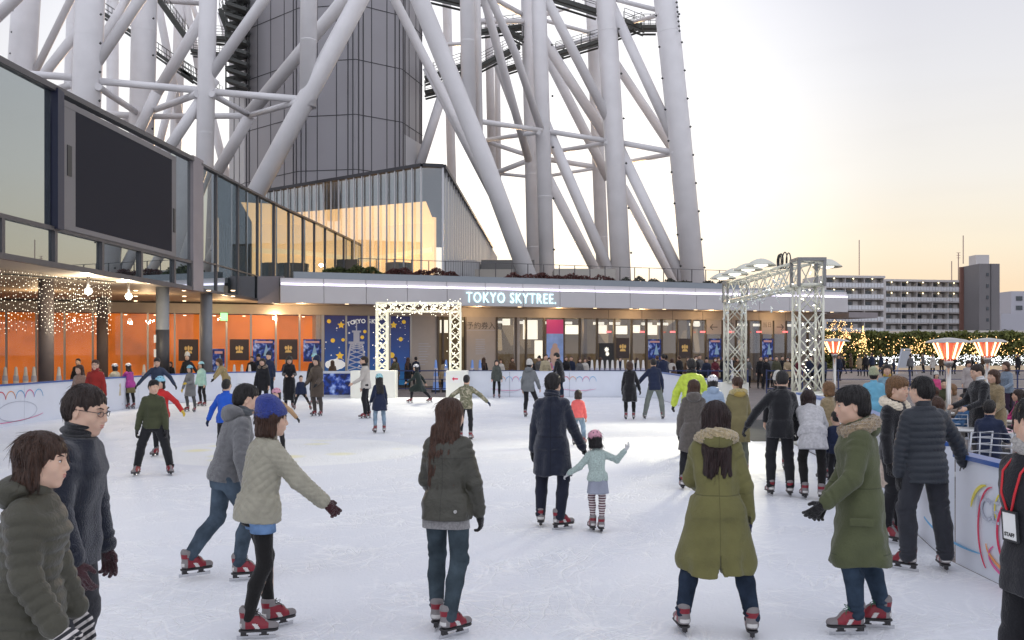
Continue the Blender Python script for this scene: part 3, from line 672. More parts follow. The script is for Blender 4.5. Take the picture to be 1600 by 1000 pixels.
# wording on beige panels
M_ink = mat('ink_grey', (.10, .09, .085), .5)
nb = empty('notice_board', FA.pt(FA.at(751), .02, 0), label='beige wall notice headed 予約券入口 between the doors', cat='notice')
text_obj('lettering', '予約券入口', M_ink, .42, FA.textM(FA.at(729, .02) , .012, FA.zat(751, 513, .02)), nb, .003)
mb = MB(); FA.box(mb, FA.at(729), FA.at(773), .002, .014, FA.zat(751, 516.5), FA.zat(751, 515.8))
for k in range(9): FA.box(mb, FA.at(743), FA.at(743) + .5 + .25 * random.random(), .002, .012, 2.55 - k * .1, 2.575 - k * .1)
mb.tube([FA.pt(FA.at(756) + .12 * math.sin(t * 2), .02, 1.3 + .35 * math.cos(t)) for t in np.linspace(0, 5, 20)], .01, 4); mb.build('small_print', M_letter, nb)
nb2 = empty('notice_board', FA.pt(FA.at(663), .02, 0), label='beige wall panel with lines of small print left of the doors', cat='notice')
mb = MB()
for k in range(9): FA.box(mb, FA.at(654), FA.at(654) + .35 + .35 * random.random(), .002, .012, 2.3 - k * .14, 2.325 - k * .14)
mb.build('small_print', M_letter, nb2)
# pink and blue banner
nb3 = empty('banner', FA.pt(FA.at(866), .1, .2), label='pink and blue banner with a drink picture beside the ticket doors', cat='banner')
u0, u1 = FA.at(854, .1), FA.at(880, .1); mb = MB(); FA.box(mb, u0, u1, .08, .11, .3, 2.9); mb.build('panel', mat('banner_blue', (.20, .32, .62), .5, var=.25, vscale=2, emit=(.3, .4, .8), estr=.15), nb3)
mb = MB(); FA.box(mb, u0, u1, .08, .112, 2.9, 3.7); mb.build('heading', mat('banner_pink', (.45, .04, .18), .5, emit=(.8, .1, .3), estr=.15), nb3)
mb = MB()
for k, (zz_, w_) in enumerate([(1.3, .25), (1.6, .33), (1.9, .28), (2.2, .16)]): flatpoly(mb, (u0 + u1) / 2, zz_, w_, 12, 1, .1125 + k * .001)
mb.build('picture', mat('banner_print', (.6, .42, .35), .5), nb3)
# arrow boards
def ab(xa, xb, txts, label, arrow=0):
    r = empty('direction_sign', FA.pt(FA.at(xa), .1, 2.4), label=label, cat='sign'); u0, u1 = FA.at(xa, .1), FA.at(xb, .1); z0 = FA.zat(xa, 522, .1); z1 = FA.zat(xa, 500, .1)
    mb = MB(); FA.box(mb, u0, u1, .08, .11, z0, z1); mb.build('panel', M_beige, r); c = (u0 + u1) / 2; zc = (z0 + z1) / 2
    if arrow:
        mb = MB(); s = arrow
        for (a, b_) in [((.24, 0), (-.24, 0)), ((-.26, 0), (-.08, .17)), ((-.26, 0), (-.08, -.17))]:
            mb.bar(FA.pt(c + a[0] * s, .115, zc + a[1]), FA.pt(c + b_[0] * s, .115, zc + b_[1]), .05, .008, up=FA.n)
        mb.build('arrow', M_ink, r)
    for i, t_ in enumerate(txts): text_obj('lettering', t_, M_ink, .34, FA.textM(u0 + .06, .112, z1 - .42 - i * .38), r, .002)
ab(1104, 1127, [], 'beige board with black left arrow above the doors', 1); ab(1130, 1149, ['予約'], 'beige board lettered 予約 beside the left arrow')
ab(1190, 1207, ['当日'], 'beige board lettered 当日 beside the right arrow'); ab(1210, 1227, [], 'beige board with black right arrow above the doors', -1)
M_redlamp = mat('red_lamp', (.8, .1, .1), emit=(1, .12, .12), estr=3)
for i, xp in enumerate((951, 1003, 1051, 1098, 1143, 1186, 1227)):
    rl = MB(); c = FA.pt(FA.at(xp, .5), .5, FA.zat(xp, 518.5, .5)); rl.box(c.x - .14, c.x + .14, c.y - .04, c.y + .04, c.z - .04, c.z + .04)
    rl.tube([c + Vector((0, 0, .05)), Vector((c.x, c.y, 4.28))], .012, 5, 1)
    rl = rl.build('red_lamp', [M_redlamp, M_frame]); tag(rl, 'small red lamp hanging before the ticket doors', 'lamp', 'red lamps over the doors')
# dark illuminated board among doors
db = MB(); u0, u1 = FA.at(936, .1), FA.at(959, .1); FA.box(db, u0, u1, .08, .12, .6, FA.zat(940, 536, .1)); db = db.build('notice_board', M_black); tag(db, 'black board with a pale glowing figure by the ticket doors', 'notice')
mb = MB(); flatpoly(mb, (u0 + u1) / 2, 2.0, .17, 8, .55, .125); flatpoly(mb, (u0 + u1) / 2 + .05, 1.75, .14, 8, .6, .126); o = mb.build('emblem', M_screen, db); 

# railing, planters on the roof edge
rr_ = empty('roof_railing', FC.pt(0, -1.4, 5.5), label='thin glass and wire railing along the roof edge', cat='railing')
mb = MB(); u0, u1 = FC.at(560, -1.4), FC.at(1180, -1.4); u = u0
while u < u1: FC.box(mb, u - .02, u + .02, -1.44, -1.40, 5.5, 6.68); u += .93
FC.box(mb, u0, u1, -1.43, -1.41, 6.66, 6.69); mb.build_each('post', M_frame, rr_)
M_shrub = mat('winter_shrub', (.10, .035, .03), .7, var=.5, vscale=6); M_shrubg = mat('green_shrub', (.06, .075, .02), .7, var=.5, vscale=4)
def leaves(mb, n, fn, size, m=0):
    c = np.array([fn() for _ in range(n)]); a = RNG.normal(size=(n, 3)); a /= np.linalg.norm(a, axis=1)[:, None]
    b = RNG.normal(size=(n, 3)); b -= a * (a * b).sum(1)[:, None]; b /= np.linalg.norm(b, axis=1)[:, None]
    s = size * RNG.uniform(.6, 1.4, (n, 1)); vs = np.stack([c - a * s, c + b * s * .5, c + a * s, c - b * s * .5], 1).reshape(-1, 3)
    mb.add([tuple(p) for p in vs], [(4 * i, 4 * i + 1, 4 * i + 2, 4 * i + 3) for i in range(n)], m)
def planter(xa, xb, h, n, label, M_=None, kind=None):
    ua, ub = FC.at(xa, -1), FC.at(xb, -1); mb = MB()
    def fn():
        u = random.uniform(ua, ub); hh = h * (.7 + .3 * math.sin(u * 2.1) * math.sin(u * 5.3)) * min(1, (u - ua) * 1.5 + .3, (ub - u) * 1.5 + .3)
        p = FC.pt(u, -1 + random.uniform(-.22, .22), 5.78 + hh * (random.random() ** .7)); return tuple(p)
    leaves(mb, n, fn, .07); o = mb.build('shrub', M_ or M_shrub); tag(o, label, 'shrub', 'planting on the roof edge')
planter(504, 600, .55, 1700, 'green to reddish shrub bed on the roof edge before the lit glass hall', M_shrubg); planter(600, 718, .5, 1700, 'dark reddish shrub bed on the roof edge left of the sign'); planter(788, 960, .42, 2000, 'long low reddish shrub bed on the roof above the sign')
for xa in (968, 990, 1012, 1040, 1062, 1100, 1122, 1144): planter(xa, xa + 17, .5, 220, 'small grey green tuft on the roof edge under the right tower legs', mat('grey_shrub', (.07, .07, .055), .7))

# ------------------------------------------------------------ curtain-wall building on the left
LP = [(-13.7, 8), (-13.3, 25), (-12.75, 38.3), (-12.62, 44.5), (-12.45, 50), (-11.9, 57), (-11.0, 71)]
def lpt(x, d=0):
    """point of the plan line seen in photo column x"""
    t = (x - 800) / F_PX
    for (a, b) in zip(LP[:-1], LP[1:]):
        den = (b[0] - a[0]) - t * (b[1] - a[1])
        s = (t * a[1] - a[0]) / den if abs(den) > 1e-9 else -1
        if -1e-6 <= s <= 1 + 1e-6:
            e = Vector((b[0] - a[0], b[1] - a[1], 0)).normalized(); nn = Vector((e.y, -e.x, 0))
            return Vector((a[0] + (b[0] - a[0]) * s, a[1] + (b[1] - a[1]) * s, 0)) + nn * d
def ltop(D): return float(np.interp(D, [8, 25, 38.3, 50, 71], [9.35, 9.4, 9.5, 9.6, 9.65]))
lb = empty('glass_building', (-13.3, 25, 0), label='glass fronted building on the left, raised on round grey pillars', cat='building')
M_cw = glass_mat('curtain_glass', (.035, .045, .05), (.72, .78, .79), .25, .90)
def wallpiece(mb, A, B, z0, z1a, z1b, th=.02, off=0, m=0):
    d = (B - A).normalized(); nn = Vector((d.y, -d.x, 0)); A = A + nn * off; B = B + nn * off; C_ = A - nn * th; D_ = B - nn * th
    vs = [A + Vector((0, 0, z0)), B + Vector((0, 0, z0)), B + Vector((0, 0, z1b)), A + Vector((0, 0, z1a)), C_ + Vector((0, 0, z0)), D_ + Vector((0, 0, z0)), D_ + Vector((0, 0, z1b)), C_ + Vector((0, 0, z1a))]
    mb.add(vs, [(0, 1, 2, 3), (5, 4, 7, 6), (4, 0, 3, 7), (1, 5, 6, 2), (3, 2, 6, 7), (4, 5, 1, 0)], m)
cols1 = [8, None]
lowx = [-260, -130, 0, 83, 157, 218, 270, 297]
fr = MB(); gl = MB()
P8 = Vector((-13.7, 8, 0))
lowp = [P8, Vector((-13.49, 17, 0)), Vector((-13.4, 21, 0))] + [lpt(x) for x in (0, 83, 157, 218, 270, 297)]
for a, b in zip(lowp[:-1], lowp[1:]):
    wallpiece(gl, a, b, 4.5, 5.42, 5.42)
upp = [P8, Vector((-13.49, 17, 0)), Vector((-13.4, 21, 0)), lpt(79)]
for a, b in zip(upp[:-1], upp[1:]): wallpiece(gl, a, b, 5.5, ltop(a.y), ltop(b.y))
a, b = lpt(267), lpt(298); wallpiece(gl, a, b, 5.5, 9.45, 9.45)
rx = [313, 337, 371, 402, 428, 451, 473, 491, 508, 524, 537, 550, 565]
for xa, xb in zip(rx[:-1], rx[1:]):
    a, b = lpt(xa), lpt(xb); wallpiece(gl, a, b, 4.5 if xb <= 440 else 5.45, ltop(a.y), ltop(b.y))
gl.build_each('window_glass', M_cw, lb)
for p in lowp[1:]:
    fr.bar(p + Vector((.03, 0, 4.4)), p + Vector((.03, 0, 5.46)), .13, .16)
for xa in rx: 
    p = lpt(xa); fr.bar(p + Vector((.03, 0, 4.4 if xa < 440 else 5.45)), p + Vector((.03, 0, ltop(p.y))), .07, .10)
pp = [P8, Vector((-13.4, 21, 0)), Vector((-13.3, 25, 0)), lpt(298)]
for a, b in zip(pp[:-1], pp[1:]):
    for z, h in ((4.42, .16), (5.46, .12)): fr.bar(a + Vector((.03, 0, z)), b + Vector((.03, 0, z)), .14, h)
    fr.bar(a + Vector((.0, 0, ltop(a.y) + .08)), b + Vector((.0, 0, ltop(b.y) + .08)), .3, .16)
pp = [lpt(x) for x in (313, 325, 337)] + [Vector((-12.75, 38.3, 0)), lpt(371), lpt(400), Vector((-12.62, 44.5, 0)), Vector((-12.45, 50, 0)), Vector((-11.9, 57, 0))] + [lpt(x) for x in (520, 565)]
pp = sorted(pp, key=lambda p: p.y)
for a, b in zip(pp[:-1], pp[1:]):
    if (b - a).length < .05: continue
    if b.y < 50.1:
        fr.bar(a + Vector((.03, 0, 4.44)), b + Vector((.03, 0, 4.44)), .12, .12); fr.bar(a + Vector((.03, 0, 5.62)), b + Vector((.03, 0, 5.62)), .05, .05)
    fr.bar(a + Vector((0, 0, ltop(a.y) + .05)), b + Vector((0, 0, ltop(b.y) + .05)), .25, .10)
fr.build('window_frame', M_frame, lb)
mb = MB(); a, b = lpt(297.5), lpt(313.5); wallpiece(mb, a, b, 4.36, 9.72, 9.72, .5, .12)
mb.box(-12.5, FC.pt(uL, 0, 0).x - .02, 46.2, 46.5, 4.27, 5.6); mb.build_each('trim_panel', M_trim, lb)
# body behind the glass, roof and soffit
mb = MB(); PL = [(p[0] - .35, p[1]) for p in LP]
mb.poly([(x, y, 4.46) for x, y in PL] + [(-30, 71, 4.46), (-30, 8, 4.46)], (0, 0, 4.6)); mb.build('inner_block', mat('inner_dark', (.10, .105, .11), .8, var=.4, vscale=.5), lb)
mb = MB(); mb.poly([(x - .06, y, 4.38) for x, y in LP] + [(-34, 71, 4.38), (-34, 8, 4.38)], (0, 0, .07)); mb.build('soffit', M_soffit, lb)
# screen
sr = empty('video_screen', lpt(190) + Vector((0, 0, 5.6)), label='large switched off black video screen on the glass building', cat='screen')
mb = MB(); a, b = lpt(111.5), lpt(263); wallpiece(mb, a, b, 5.66, 9.1, 9.1, .1, .135); mb.build('display', mat('screen_black', (.020, .020, .028), .6, spec=.12), sr)
mb = MB(); a, b = lpt(91), lpt(112); wallpiece(mb, a, b, 5.62, 9.25, 9.3, .14, .13); a, b = lpt(263), lpt(270); wallpiece(mb, a, b, 5.62, 9.2, 9.2, .14, .13)
a, b = lpt(91), lpt(270); wallpiece(mb, a, b, 9.1, 9.28, 9.28, .14, .14); wallpiece(mb, a, b, 5.5, 5.655, 5.655, .14, .14); mb.build('surround', mat('screen_surround', (.17, .16, .165), .45), sr)
mb = MB(); a, b = lpt(80), lpt(90); wallpiece(mb, a, b, 5.45, 9.5, 9.45, .24, .2); mb.build('side_box', mat('side_navy', (.018, .02, .045), .4), sr)
mb = MB(); a, b = lpt(98), lpt(105); wallpiece(mb, a, b, 7.1, 8.0, 8.0, .02, .15)
a, b = lpt(265), lpt(268); wallpiece(mb, a, b, 6.4, 7.3, 7.3, .02, .15); mb.build_each('speaker_grille', M_black, sr)
# pillars
M_pillar = mat('pillar_grey', (.21, .22, .235), .45, var=.08, vscale=2)
for (xp, D, lab, dk) in [(72, 32, 'grey brown pillar behind the hanging light curtain', 1), (160, 43, 'slimmer brown pillar just right of the hanging light curtain', 1), (254, 36, 'thick grey pillar with posted notices under the glass building', 0), (322.5, 40, 'grey pillar at the corner next to the green exit sign', 0)]:
    o = MB().tube([P(xp, HOR, D) * 1 - Vector((0, 0, EYE + .04)), Vector((px(xp, D), D, 4.39))], .245, 24).build('pillar', mat('pillar_brown', (.15, .12, .115), .5) if dk else M_pillar); tag(o, lab, 'pillar', 'round pillars carrying the glass building')
    if xp == 254:
        q = MB(); D_ = D - .2; x_ = px(xp, D)
        q.tube([(x_, D, .9), (x_, D, 2.75)], .252, 24); q.build('dark_wrap', mat('wrap_dark', (.04, .04, .045), .5), o)
        q = MB(); 
        for k, z in enumerate((1.2, 1.75, 2.3)): q.tube([(x_ - .03, D - .0, z), (x_ - .03, D, z + .22)], .2265, 20)
        for k, z in enumerate((1.15, 1.7, 2.25)): q.box(x_ - .25, x_ - .17, D - .22, D - .17, z, z + .3)
        q.build('notice', mat('paper', (.8, .8, .78)), o)
# hanging light curtain
M_bulb_s = mat('bulb_soft', (.8, .8, .7), emit=(1, .90, .70), estr=3.2)
lc = empty('light_curtain', (-16, 30.5, 4.3), label='curtain of warm white fairy lights hanging at the left under the glass building', cat='light curtain')
for i in range(52):
    t = i / 51; xp = -60 + 233 * (t ** .62)      # denser towards the right end where the curtain turns away
    D = 27 + 6 * t; X = px(xp, D); mb = MB(); zb = EYE + (HOR - (522 - 6 * random.random())) / F_PX * D + (.5 if random.random() < .25 else 0); z = 4.3; mb.tube([(X, D, 4.36), (X + .02, D, zb)], .003, 3, 1)
    while z > zb: mb.octa((X + random.uniform(-.03, .03), D + random.uniform(-.03, .03), z), random.uniform(.009, .018)); z -= random.uniform(.09, .22)
    mb.build('strand', [M_bulb_s, M_frame], lc)
mb = MB(); mb.bar((-17.5, 27, 4.36), (-13.9, 33, 4.36), .04, .04); mb.build('hanging_bar', M_black, lc)
for (xp, yp, D) in [(138, 455, 31), (201, 463, 33.5)]:
    r = empty('floodlight', P(xp, yp, D), label='round glaring floodlight under the soffit ' + ('in the light curtain' if xp < 150 else 'right of the light curtain'), cat='floodlight')
    c = P(xp, yp, D); MB().ball(c, .12, n=8).build('bulb', mat('flood_glare', (1, 1, .9), emit=(1, .98, .8), estr=14), r)
    MB().tube([c + Vector((0, .0, .12)), (c.x, c.y, 4.39)], .05, 8).build('stem', M_frame, r)
    l = bpy.data.lights.new('floodlight', 'POINT'); l.energy = 160; l.color = (1, .86, .62); l.shadow_soft_size = .15
    o = bpy.data.objects.new('floodlight_light', l); COL.objects.link(o); o.location = c + Vector((.1, -.2, -.15))
mb = MB()
for i in range(14):
    xp = 212 + (i % 5) * 38; D = 38 + (i // 5) * 4; mb.lathe([(.001, -.012), (.08, -.012), (.09, .01)], (px(xp, D), D, 4.372), 8)
mb.build_each('downlight', M_down, lb)
for (xp, D) in [(230, 40), (350, 45), (60, 38), (430, 48)]:
    l = bpy.data.lights.new('soffit_light', 'POINT'); l.energy = 80; l.color = (1, .70, .40); l.shadow_soft_size = .08
    o = bpy.data.objects.new('soffit_light', l); COL.objects.link(o); o.location = (px(xp, D), D, 3.6)

# ------------------------------------------------------------ glass hall behind the canopy
gh = empty('glass_hall', (-5, 64, 5.5), label='angular glass hall with warm light inside at the foot of the tower shaft', cat='building')
A = Vector((px(660, 62), 62, 0)); B = Vector((-20.5, 73.3, 0)); A2 = Vector((px(692, 62.3), 62.3, 0)); E = Vector((px(768, 108), 108, 0)); ZT, ZB = 14.05, 5.5
M_hall = glass_mat('hall_glass', (.02, .022, .025), (.66, .73, .78), .13, .5, transp=.92)
M_hall2 = glass_mat('hall_side_glass', (.05, .05, .05), (.85, .86, .85), .45, .95)
mb = MB()
for a, b in ((B, A), (A, A2)): wallpiece(mb, a, b, ZB, ZT, ZT)
mb.build('window_glass', M_hall, gh)
mb = MB(); wallpiece(mb, A2, E, ZB, ZT, ZT - .4); mb.build('side_glass', M_hall2, gh)
fb_ = MB(); d = (A - B).normalized(); nn = Vector((d.y, -d.x, 0)); Ln = (A - B).length; k = int(Ln / .80)
for i in range(k + 1):
    p = A - d * (i * .80) + nn * .12; fb_.bar(p + Vector((0, 0, ZB)), p + Vector((0, 0, ZT)), .07, .10, up=nn)
for p in (A2,): fb_.bar(p + Vector((0, 0, ZB)), p + Vector((0, 0, ZT)), .14, .14)
d2 = (E - A2).normalized(); Ln2 = (E - A2).length; n2 = Vector((d2.y, -d2.x, 0))
for i in range(1, int(Ln2 / 1.3)):
    p = A2 + d2 * i * 1.6 + n2 * .06; fb_.bar(p + Vector((0, 0, ZB)), p + Vector((0, 0, ZT - .4 * i / 30)), .07, .10, up=n2)
fb_.build_each('fin', mat('fin_alu', (.5, .5, .52), .35, metal=.5), gh)
mb = MB(); mb.bar(B + Vector((0, 0, ZT + .1)), A + Vector((0, 0, ZT + .1)), .4, .22); mb.bar(A + Vector((0, 0, ZT + .1)), A2 + Vector((0, 0, ZT + .1)), .4, .22); mb.bar(A2 + Vector((0, 0, ZT + .1)), E + Vector((0, 0, ZT - .3)), .4, .22)
mb.poly([B + Vector((0, .3, ZT)), A + Vector((0, .3, ZT)), A2 + Vector((0, .3, ZT)), E + Vector((-.3, 0, ZT - .4)), Vector((-24, 108, ZT))], (0, 0, .1)); mb.build('roof', M_dark, gh)
M_warm = mat('warm_wall', (.7, .5, .3), .6, emit=(1, .62, .27), estr=1.15); M_warm2 = mat('warm_cove', (.8, .6, .35), emit=(1, .80, .45), estr=1.0)  # inner wall and ceiling emit in place of warm light falling on them
mb = MB(); off = -nn * 4
wallpiece(mb, B + off, A + off - d * 2.6, ZB, 12.2, 11.4, .2); mb.build('inner_wall', M_warm, gh)
mb = MB(); a = B - nn * 1.2; b = A - nn * 1.2 - d * .8; a2 = B - nn * 4; b2 = A - nn * 4 - d * 2.6
mb.add([a + Vector((0, 0, 12.6)), b + Vector((0, 0, 12.0)), b2 + Vector((0, 0, 11.0)), a2 + Vector((0, 0, 11.6))], [(0, 1, 2, 3)]); mb.build('inner_ceiling', M_warm, gh)
mb = MB(); mb.bar(a2 + nn * .2 + Vector((0, 0, 8.3)), b2 + nn * .2 + Vector((0, 0, 9.1)), .1, .35); mb.bar(a2 + nn * .2 + Vector((0, 0, 5.9)), b2 + nn * .2 + Vector((0, 0, 5.9)), .1, .5); mb.build('cove_light', M_warm2, gh)
l = bpy.data.lights.new('hall_light', 'POINT'); l.energy = 350; l.color = (1, .72, .4); l.shadow_soft_size = .12
o = bpy.data.objects.new('hall_light', l); COL.objects.link(o); o.location = (px(600, 66), 66.5, 8)
mb = MB(); mb.box(-11.5, -10.6, 64.5, 65.5, 5.5, 8.2); mb.tube([(px(620, 63.2) , 64.2, 5.5), (px(620, 63.2), 64.2, 7.9)], .9, 20); mb.build_each('inner_pillar', mat('inner_brown', (.12, .1, .08), .6), gh)
lw2 = MB().box(px(742, 76), px(802, 76), 76, 80, 5.5, 8.5).build('parapet', mat('beige_stone', (.45, .42, .38), .7)); tag(lw2, 'low beige roof block at the foot of the biggest slanting tower tube', 'parapet')
lw3 = MB().box(px(866, 80), px(962, 80), 80, 84, 5.5, 8.9).build('parapet', MATS['beige_stone']); tag(lw3, 'low beige roof block between two upright tower legs above the sign', 'parapet')
rb = MB().box(px(752, 90), px(835, 90), 90, 96, 5.5, 10.6); rb = rb.build('plant_room', mat('grey_stone', (.2, .2, .2), .7)); tag(rb, 'dark grey low block behind the glass hall slope', 'building')
# ============================================================ lattice tower
tw = empty('lattice_tower', (px(760, 90), 90, 5.5), label='giant white tubular lattice tower base around a grey shaft', cat='tower')
def member(name, pts, wpx, extra=0):
    """pts: (x, y, D) seen axis; wpx: apparent width in photo pixels at the first point"""
    q = [P(*p) for p in pts]; r = wpx * pts[0][2] / F_PX / 2; mb = MB(); mb.tube(q, r, 20); return mb.build(name, M_white_paint, tw)
# columns: continue above the frame and down to the roof
def column(xy0, xy1, D0, D1, w, kink=None, stop=False):
    p0 = P(xy0[0], xy0[1], D0); p1 = P(xy1[0], xy1[1], D1); d = (p0 - p1).normalized()
    top = p0 + d * 14; bot = p1 - d * ((p1.z - 5.3) / d.z if p1.z > 5.3 and not stop else 0)
    mb = MB(); rr = w * (D0 + D1) / 2 / F_PX / 2
    pts = [top, bot] if kink is None else [top, P(*kink), bot]
    mb.tube(pts, rr, 28, smooth=True)
    dd = (pts[1] - pts[0]).normalized()
    for t in np.arange(2, (pts[1] - pts[0]).length, 7.5):    # weld rings
        c = pts[0] + dd * t; mb.tube([c - dd * .03, c + dd * .03], rr * 1.006, 28, caps=False)
    return mb.build('tower_leg', M_white_paint, tw)
column((41, 0), (34, 112), 84, 84, 41); column((141, 0), (134, 180), 76, 76, 43); column((226, 0), (221, 230), 88, 88, 38)
column((325, 0), (320, 250), 74, 74, 27); column((482.5, 0), (481, 168), 68.3, 68, 26, stop=True)
column((113, 0), (108, 130), 118, 118, 15); column((176, 60), (176, 180), 120, 120, 18); column((282, 0), (276, 180), 118, 118, 18)
column((730, 0), (733, 200), 67.2, 66.9, 23, stop=True); column((746, 0), (750, 225), 70, 68, 10, stop=True); column((765, 100), (769, 270), 110, 110, 13, stop=True); column((698, 0), (700, 70), 112, 112, 14); column((777, 100), (779, 310), 118, 118, 9, stop=True)
column((842, 0), (851, 300), 86, 86, 23.5); column((824, 0), (831, 300), 97, 97, 20)
column((946, 0), (970, 430), 88, 88, 31, (960, 230, 88)); column((925, 0), (942, 430), 101, 101, 20)
column((1039, 0), (1083, 440), 86, 86, 36, (1062, 215, 86))
def brace(p, q, w, D=80, D2=None, name='tower_brace'):
    D2 = D2 or D; a = P(p[0], p[1], D); b = P(q[0], q[1], D2)
    u_ = (a - b).normalized(); a = a + u_ * (8 if p[1] <= 2 else (.6 if 'tie' in name else .9)); b = b - u_ * (.6 if 'tie' in name else .9)
    mb = MB(); mb.tube([a, b], w * (D + D2) / 2 / F_PX / 2, 18)
    d = (b - a); Ln = d.length; d.normalize()
    return mb.build(name, M_white_paint, tw)
# left group
brace((561, 0), (398, 305), 29, 69, 67); brace((537, 0), (398, 168), 20, 80, 82); brace((400, 165), (333, 280), 18, 82, 84)
brace((218, 0), (150, 100), 17, 77, 76); brace((412, 0), (333, 112), 17, 74, 74); brace((318, 25), (245, 145), 17, 82, 84); brace((245, 145), (205, 230), 17, 84, 84)
brace((326, 138), (258, 240), 17, 74.3, 74); brace((110, 0), (55, 112), 11, 82, 84); brace((117, 55), (30, 165), 15, 82, 84); brace((197, 0), (160, 60), 13, 90, 84)
brace((22, 0), (-40, 60), 18, 80); brace((246, 0), (280, 180), 12, 116); brace((290, 0), (318, 150), 11, 118); brace((330, 180), (360, 300), 13, 110); brace((268, 150), (240, 260), 12, 112)
brace((346, 30), (365, 110), 8, 120); brace((300, 5), (318, 60), 8, 120)
brace((-20, 111), (115, 121), 11, 77, 76, 'tower_tie'); brace((155, 127), (312, 141), 11, 76, 74, 'tower_tie'); brace((335, 144), (466, 155), 11, 74, 68, 'tower_tie')
brace((157, 138), (217, 178), 10, 76, 88, 'tower_tie'); brace((305, 148), (225, 178), 10, 74, 88, 'tower_tie'); brace((336, 150), (386, 178), 9, 74, 80, 'tower_tie'); brace((462, 160), (392, 180), 9, 68, 80, 'tower_tie')
brace((50, 150), (110, 133), 10, 84, 76, 'tower_tie'); brace((140, 176), (210, 181), 10, 88, 88, 'tower_tie'); brace((238, 182), (390, 181), 9, 88, 82, 'tower_tie'); brace((240, 0), (312, 5), 8, 100, 100, 'tower_tie'); brace((165, 195), (205, 187), 9, 95, 88, 'tower_tie')
# right group
member('tower_brace', [(596, -150, 65.4), (656, 0, 66), (757, 250, 67), (830, 446, 68)], 29); member('tower_brace', [(540, -150, 72), (617, 0, 74), (700, 162, 75), (752, 262, 70)], 15)
brace((672, 120), (760, 290), 10, 88, 90); brace((692, 145), (658, 252), 15, 92); member('tower_brace', [(716, -150, 78), (757, 0, 80), (798, 150, 84), (826, 250, 90)], 14); member('tower_brace', [(700, -150, 76), (768, 0, 78), (806, 85, 80), (848, 212, 86)], 13)
brace((775, 100), (822, 225), 9, 100); brace((852, -5), (960, 205), 15, 86, 88); brace((856, 72), (950, 218), 16, 90, 92); brace((858, 95), (945, 268), 15, 96, 98)
brace((962, 22), (1056, 224), 16, 88, 86); brace((966, 105), (1046, 225), 14, 92, 90)
brace((856, 202), (955, 432), 17, 86.5, 88); brace((862, 290), (935, 432), 16, 94, 96); brace((972, 240), (1066, 436), 17, 88.2, 86.5); brace((980, 305), (1052, 436), 15, 94, 92)
brace((744, 189), (842, 203), 8, 72, 84, 'tower_tie'); brace((862, 206), (948, 220), 8, 86, 88, 'tower_tie'); brace((975, 224), (1052, 238), 9, 88, 86, 'tower_tie')
brace((838, 207), (760, 219), 7, 84, 100, 'tower_tie'); brace((765, 223), (826, 243), 7, 100, 97, 'tower_tie'); brace((946, 224), (860, 238), 7, 88, 100, 'tower_tie'); brace((1050, 240), (985, 252), 7, 86, 98, 'tower_tie')
brace((770, 272), (822, 252), 8, 100, 97, 'tower_tie'); brace((775, 271), (826, 276), 5, 100, 97, 'tower_tie'); brace((862, 250), (938, 262), 8, 100, 101, 'tower_tie'); brace((862, 274), (938, 262), 5, 100, 101, 'tower_tie')
brace((740, 33), (820, 33), 8, 86, 97, 'tower_tie'); brace((680, 70), (735, 68), 6, 95, 100, 'tower_tie'); brace((775, 0), (815, 22), 8, 92, 97, 'tower_tie'); brace((855, 33), (925, 52), 6, 97, 100, 'tower_tie'); brace((965, 0), (1028, 16), 7, 88, 86, 'tower_tie'); brace((1028, 24), (985, 36), 6, 86, 95, 'tower_tie'); brace((855, 22), (900, 8), 6, 97, 101, 'tower_tie'); brace((860, 78), (930, 58), 7, 98, 100, 'tower_tie')
# catwalks and stairs
def catwalk(p, q, D, D2=None, w=1.0):
    D2 = D2 or D; a = P(*p, D); b = P(*q, D2); mb = MB(); mb.bar(a, b, w, .35); d = b - a; n = max(2, int(d.length / .9))
    side = d.cross(Vector((0, 0, 1))).normalized() * w / 2
    for s in (-1, 1):
        for i in range(n + 1): c = a.lerp(b, i / n) + side * s; mb.bar(c, c + Vector((0, 0, 1.2)), .05, .05)
        for h in (.6, 1.2): mb.bar(a + side * s + Vector((0, 0, h)), b + side * s + Vector((0, 0, h)), .045, .045)
        mb.bar(a + side * s - Vector((0, 0, .45)), b + side * s - Vector((0, 0, .45)), .12, .18)
    return mb.build('catwalk', M_catwalk, tw)
for c in [((245, -8), (292, 58), 96), ((160, 20), (208, 52), 100), ((238, 78), (300, 122), 104), ((285, 110), (345, 150), 104), ((345, 16), (358, 50), 95), ((350, 12), (382, 20), 92), ((300, 80), (360, 88), 108), ((335, 60), (392, 64), 100),
          ((664, 124), (720, 104), 94), ((664, 146), (700, 137), 96), ((720, 120), (812, 72), 96), ((672, -6), (740, 10), 88), ((745, 2), (762, -8), 90), ((752, 50), (818, 42), 98), ((780, 112), (830, 96), 102), ((862, -2), (932, 20), 90), ((785, 45), (818, 62), 97),
          ((868, 86), (935, 66), 98), ((935, 64), (1002, 40), 98), ((975, 34), (1006, 46), 94), ((1004, 44), (1026, 44), 92), ((848, 96), (880, 84), 100)]:
    catwalk(c[0], c[1], c[2])
# stair core behind the left columns
mb = MB()
for k in range(9):
    y = -10 + k * 17; a = P(355, y, 90); b = P(388, y + 11, 90); c = P(388, y + 11, 90); mb.bar(a, b, 1.3, .3); mb.bar(P(388, y + 11, 92), P(355, y + 17, 92), 1.3, .3)
for x in (353, 370, 389): mb.bar(P(x, -40, 91), P(x, 150, 91), .12, .12)
mb.build('stair', M_catwalk, tw)
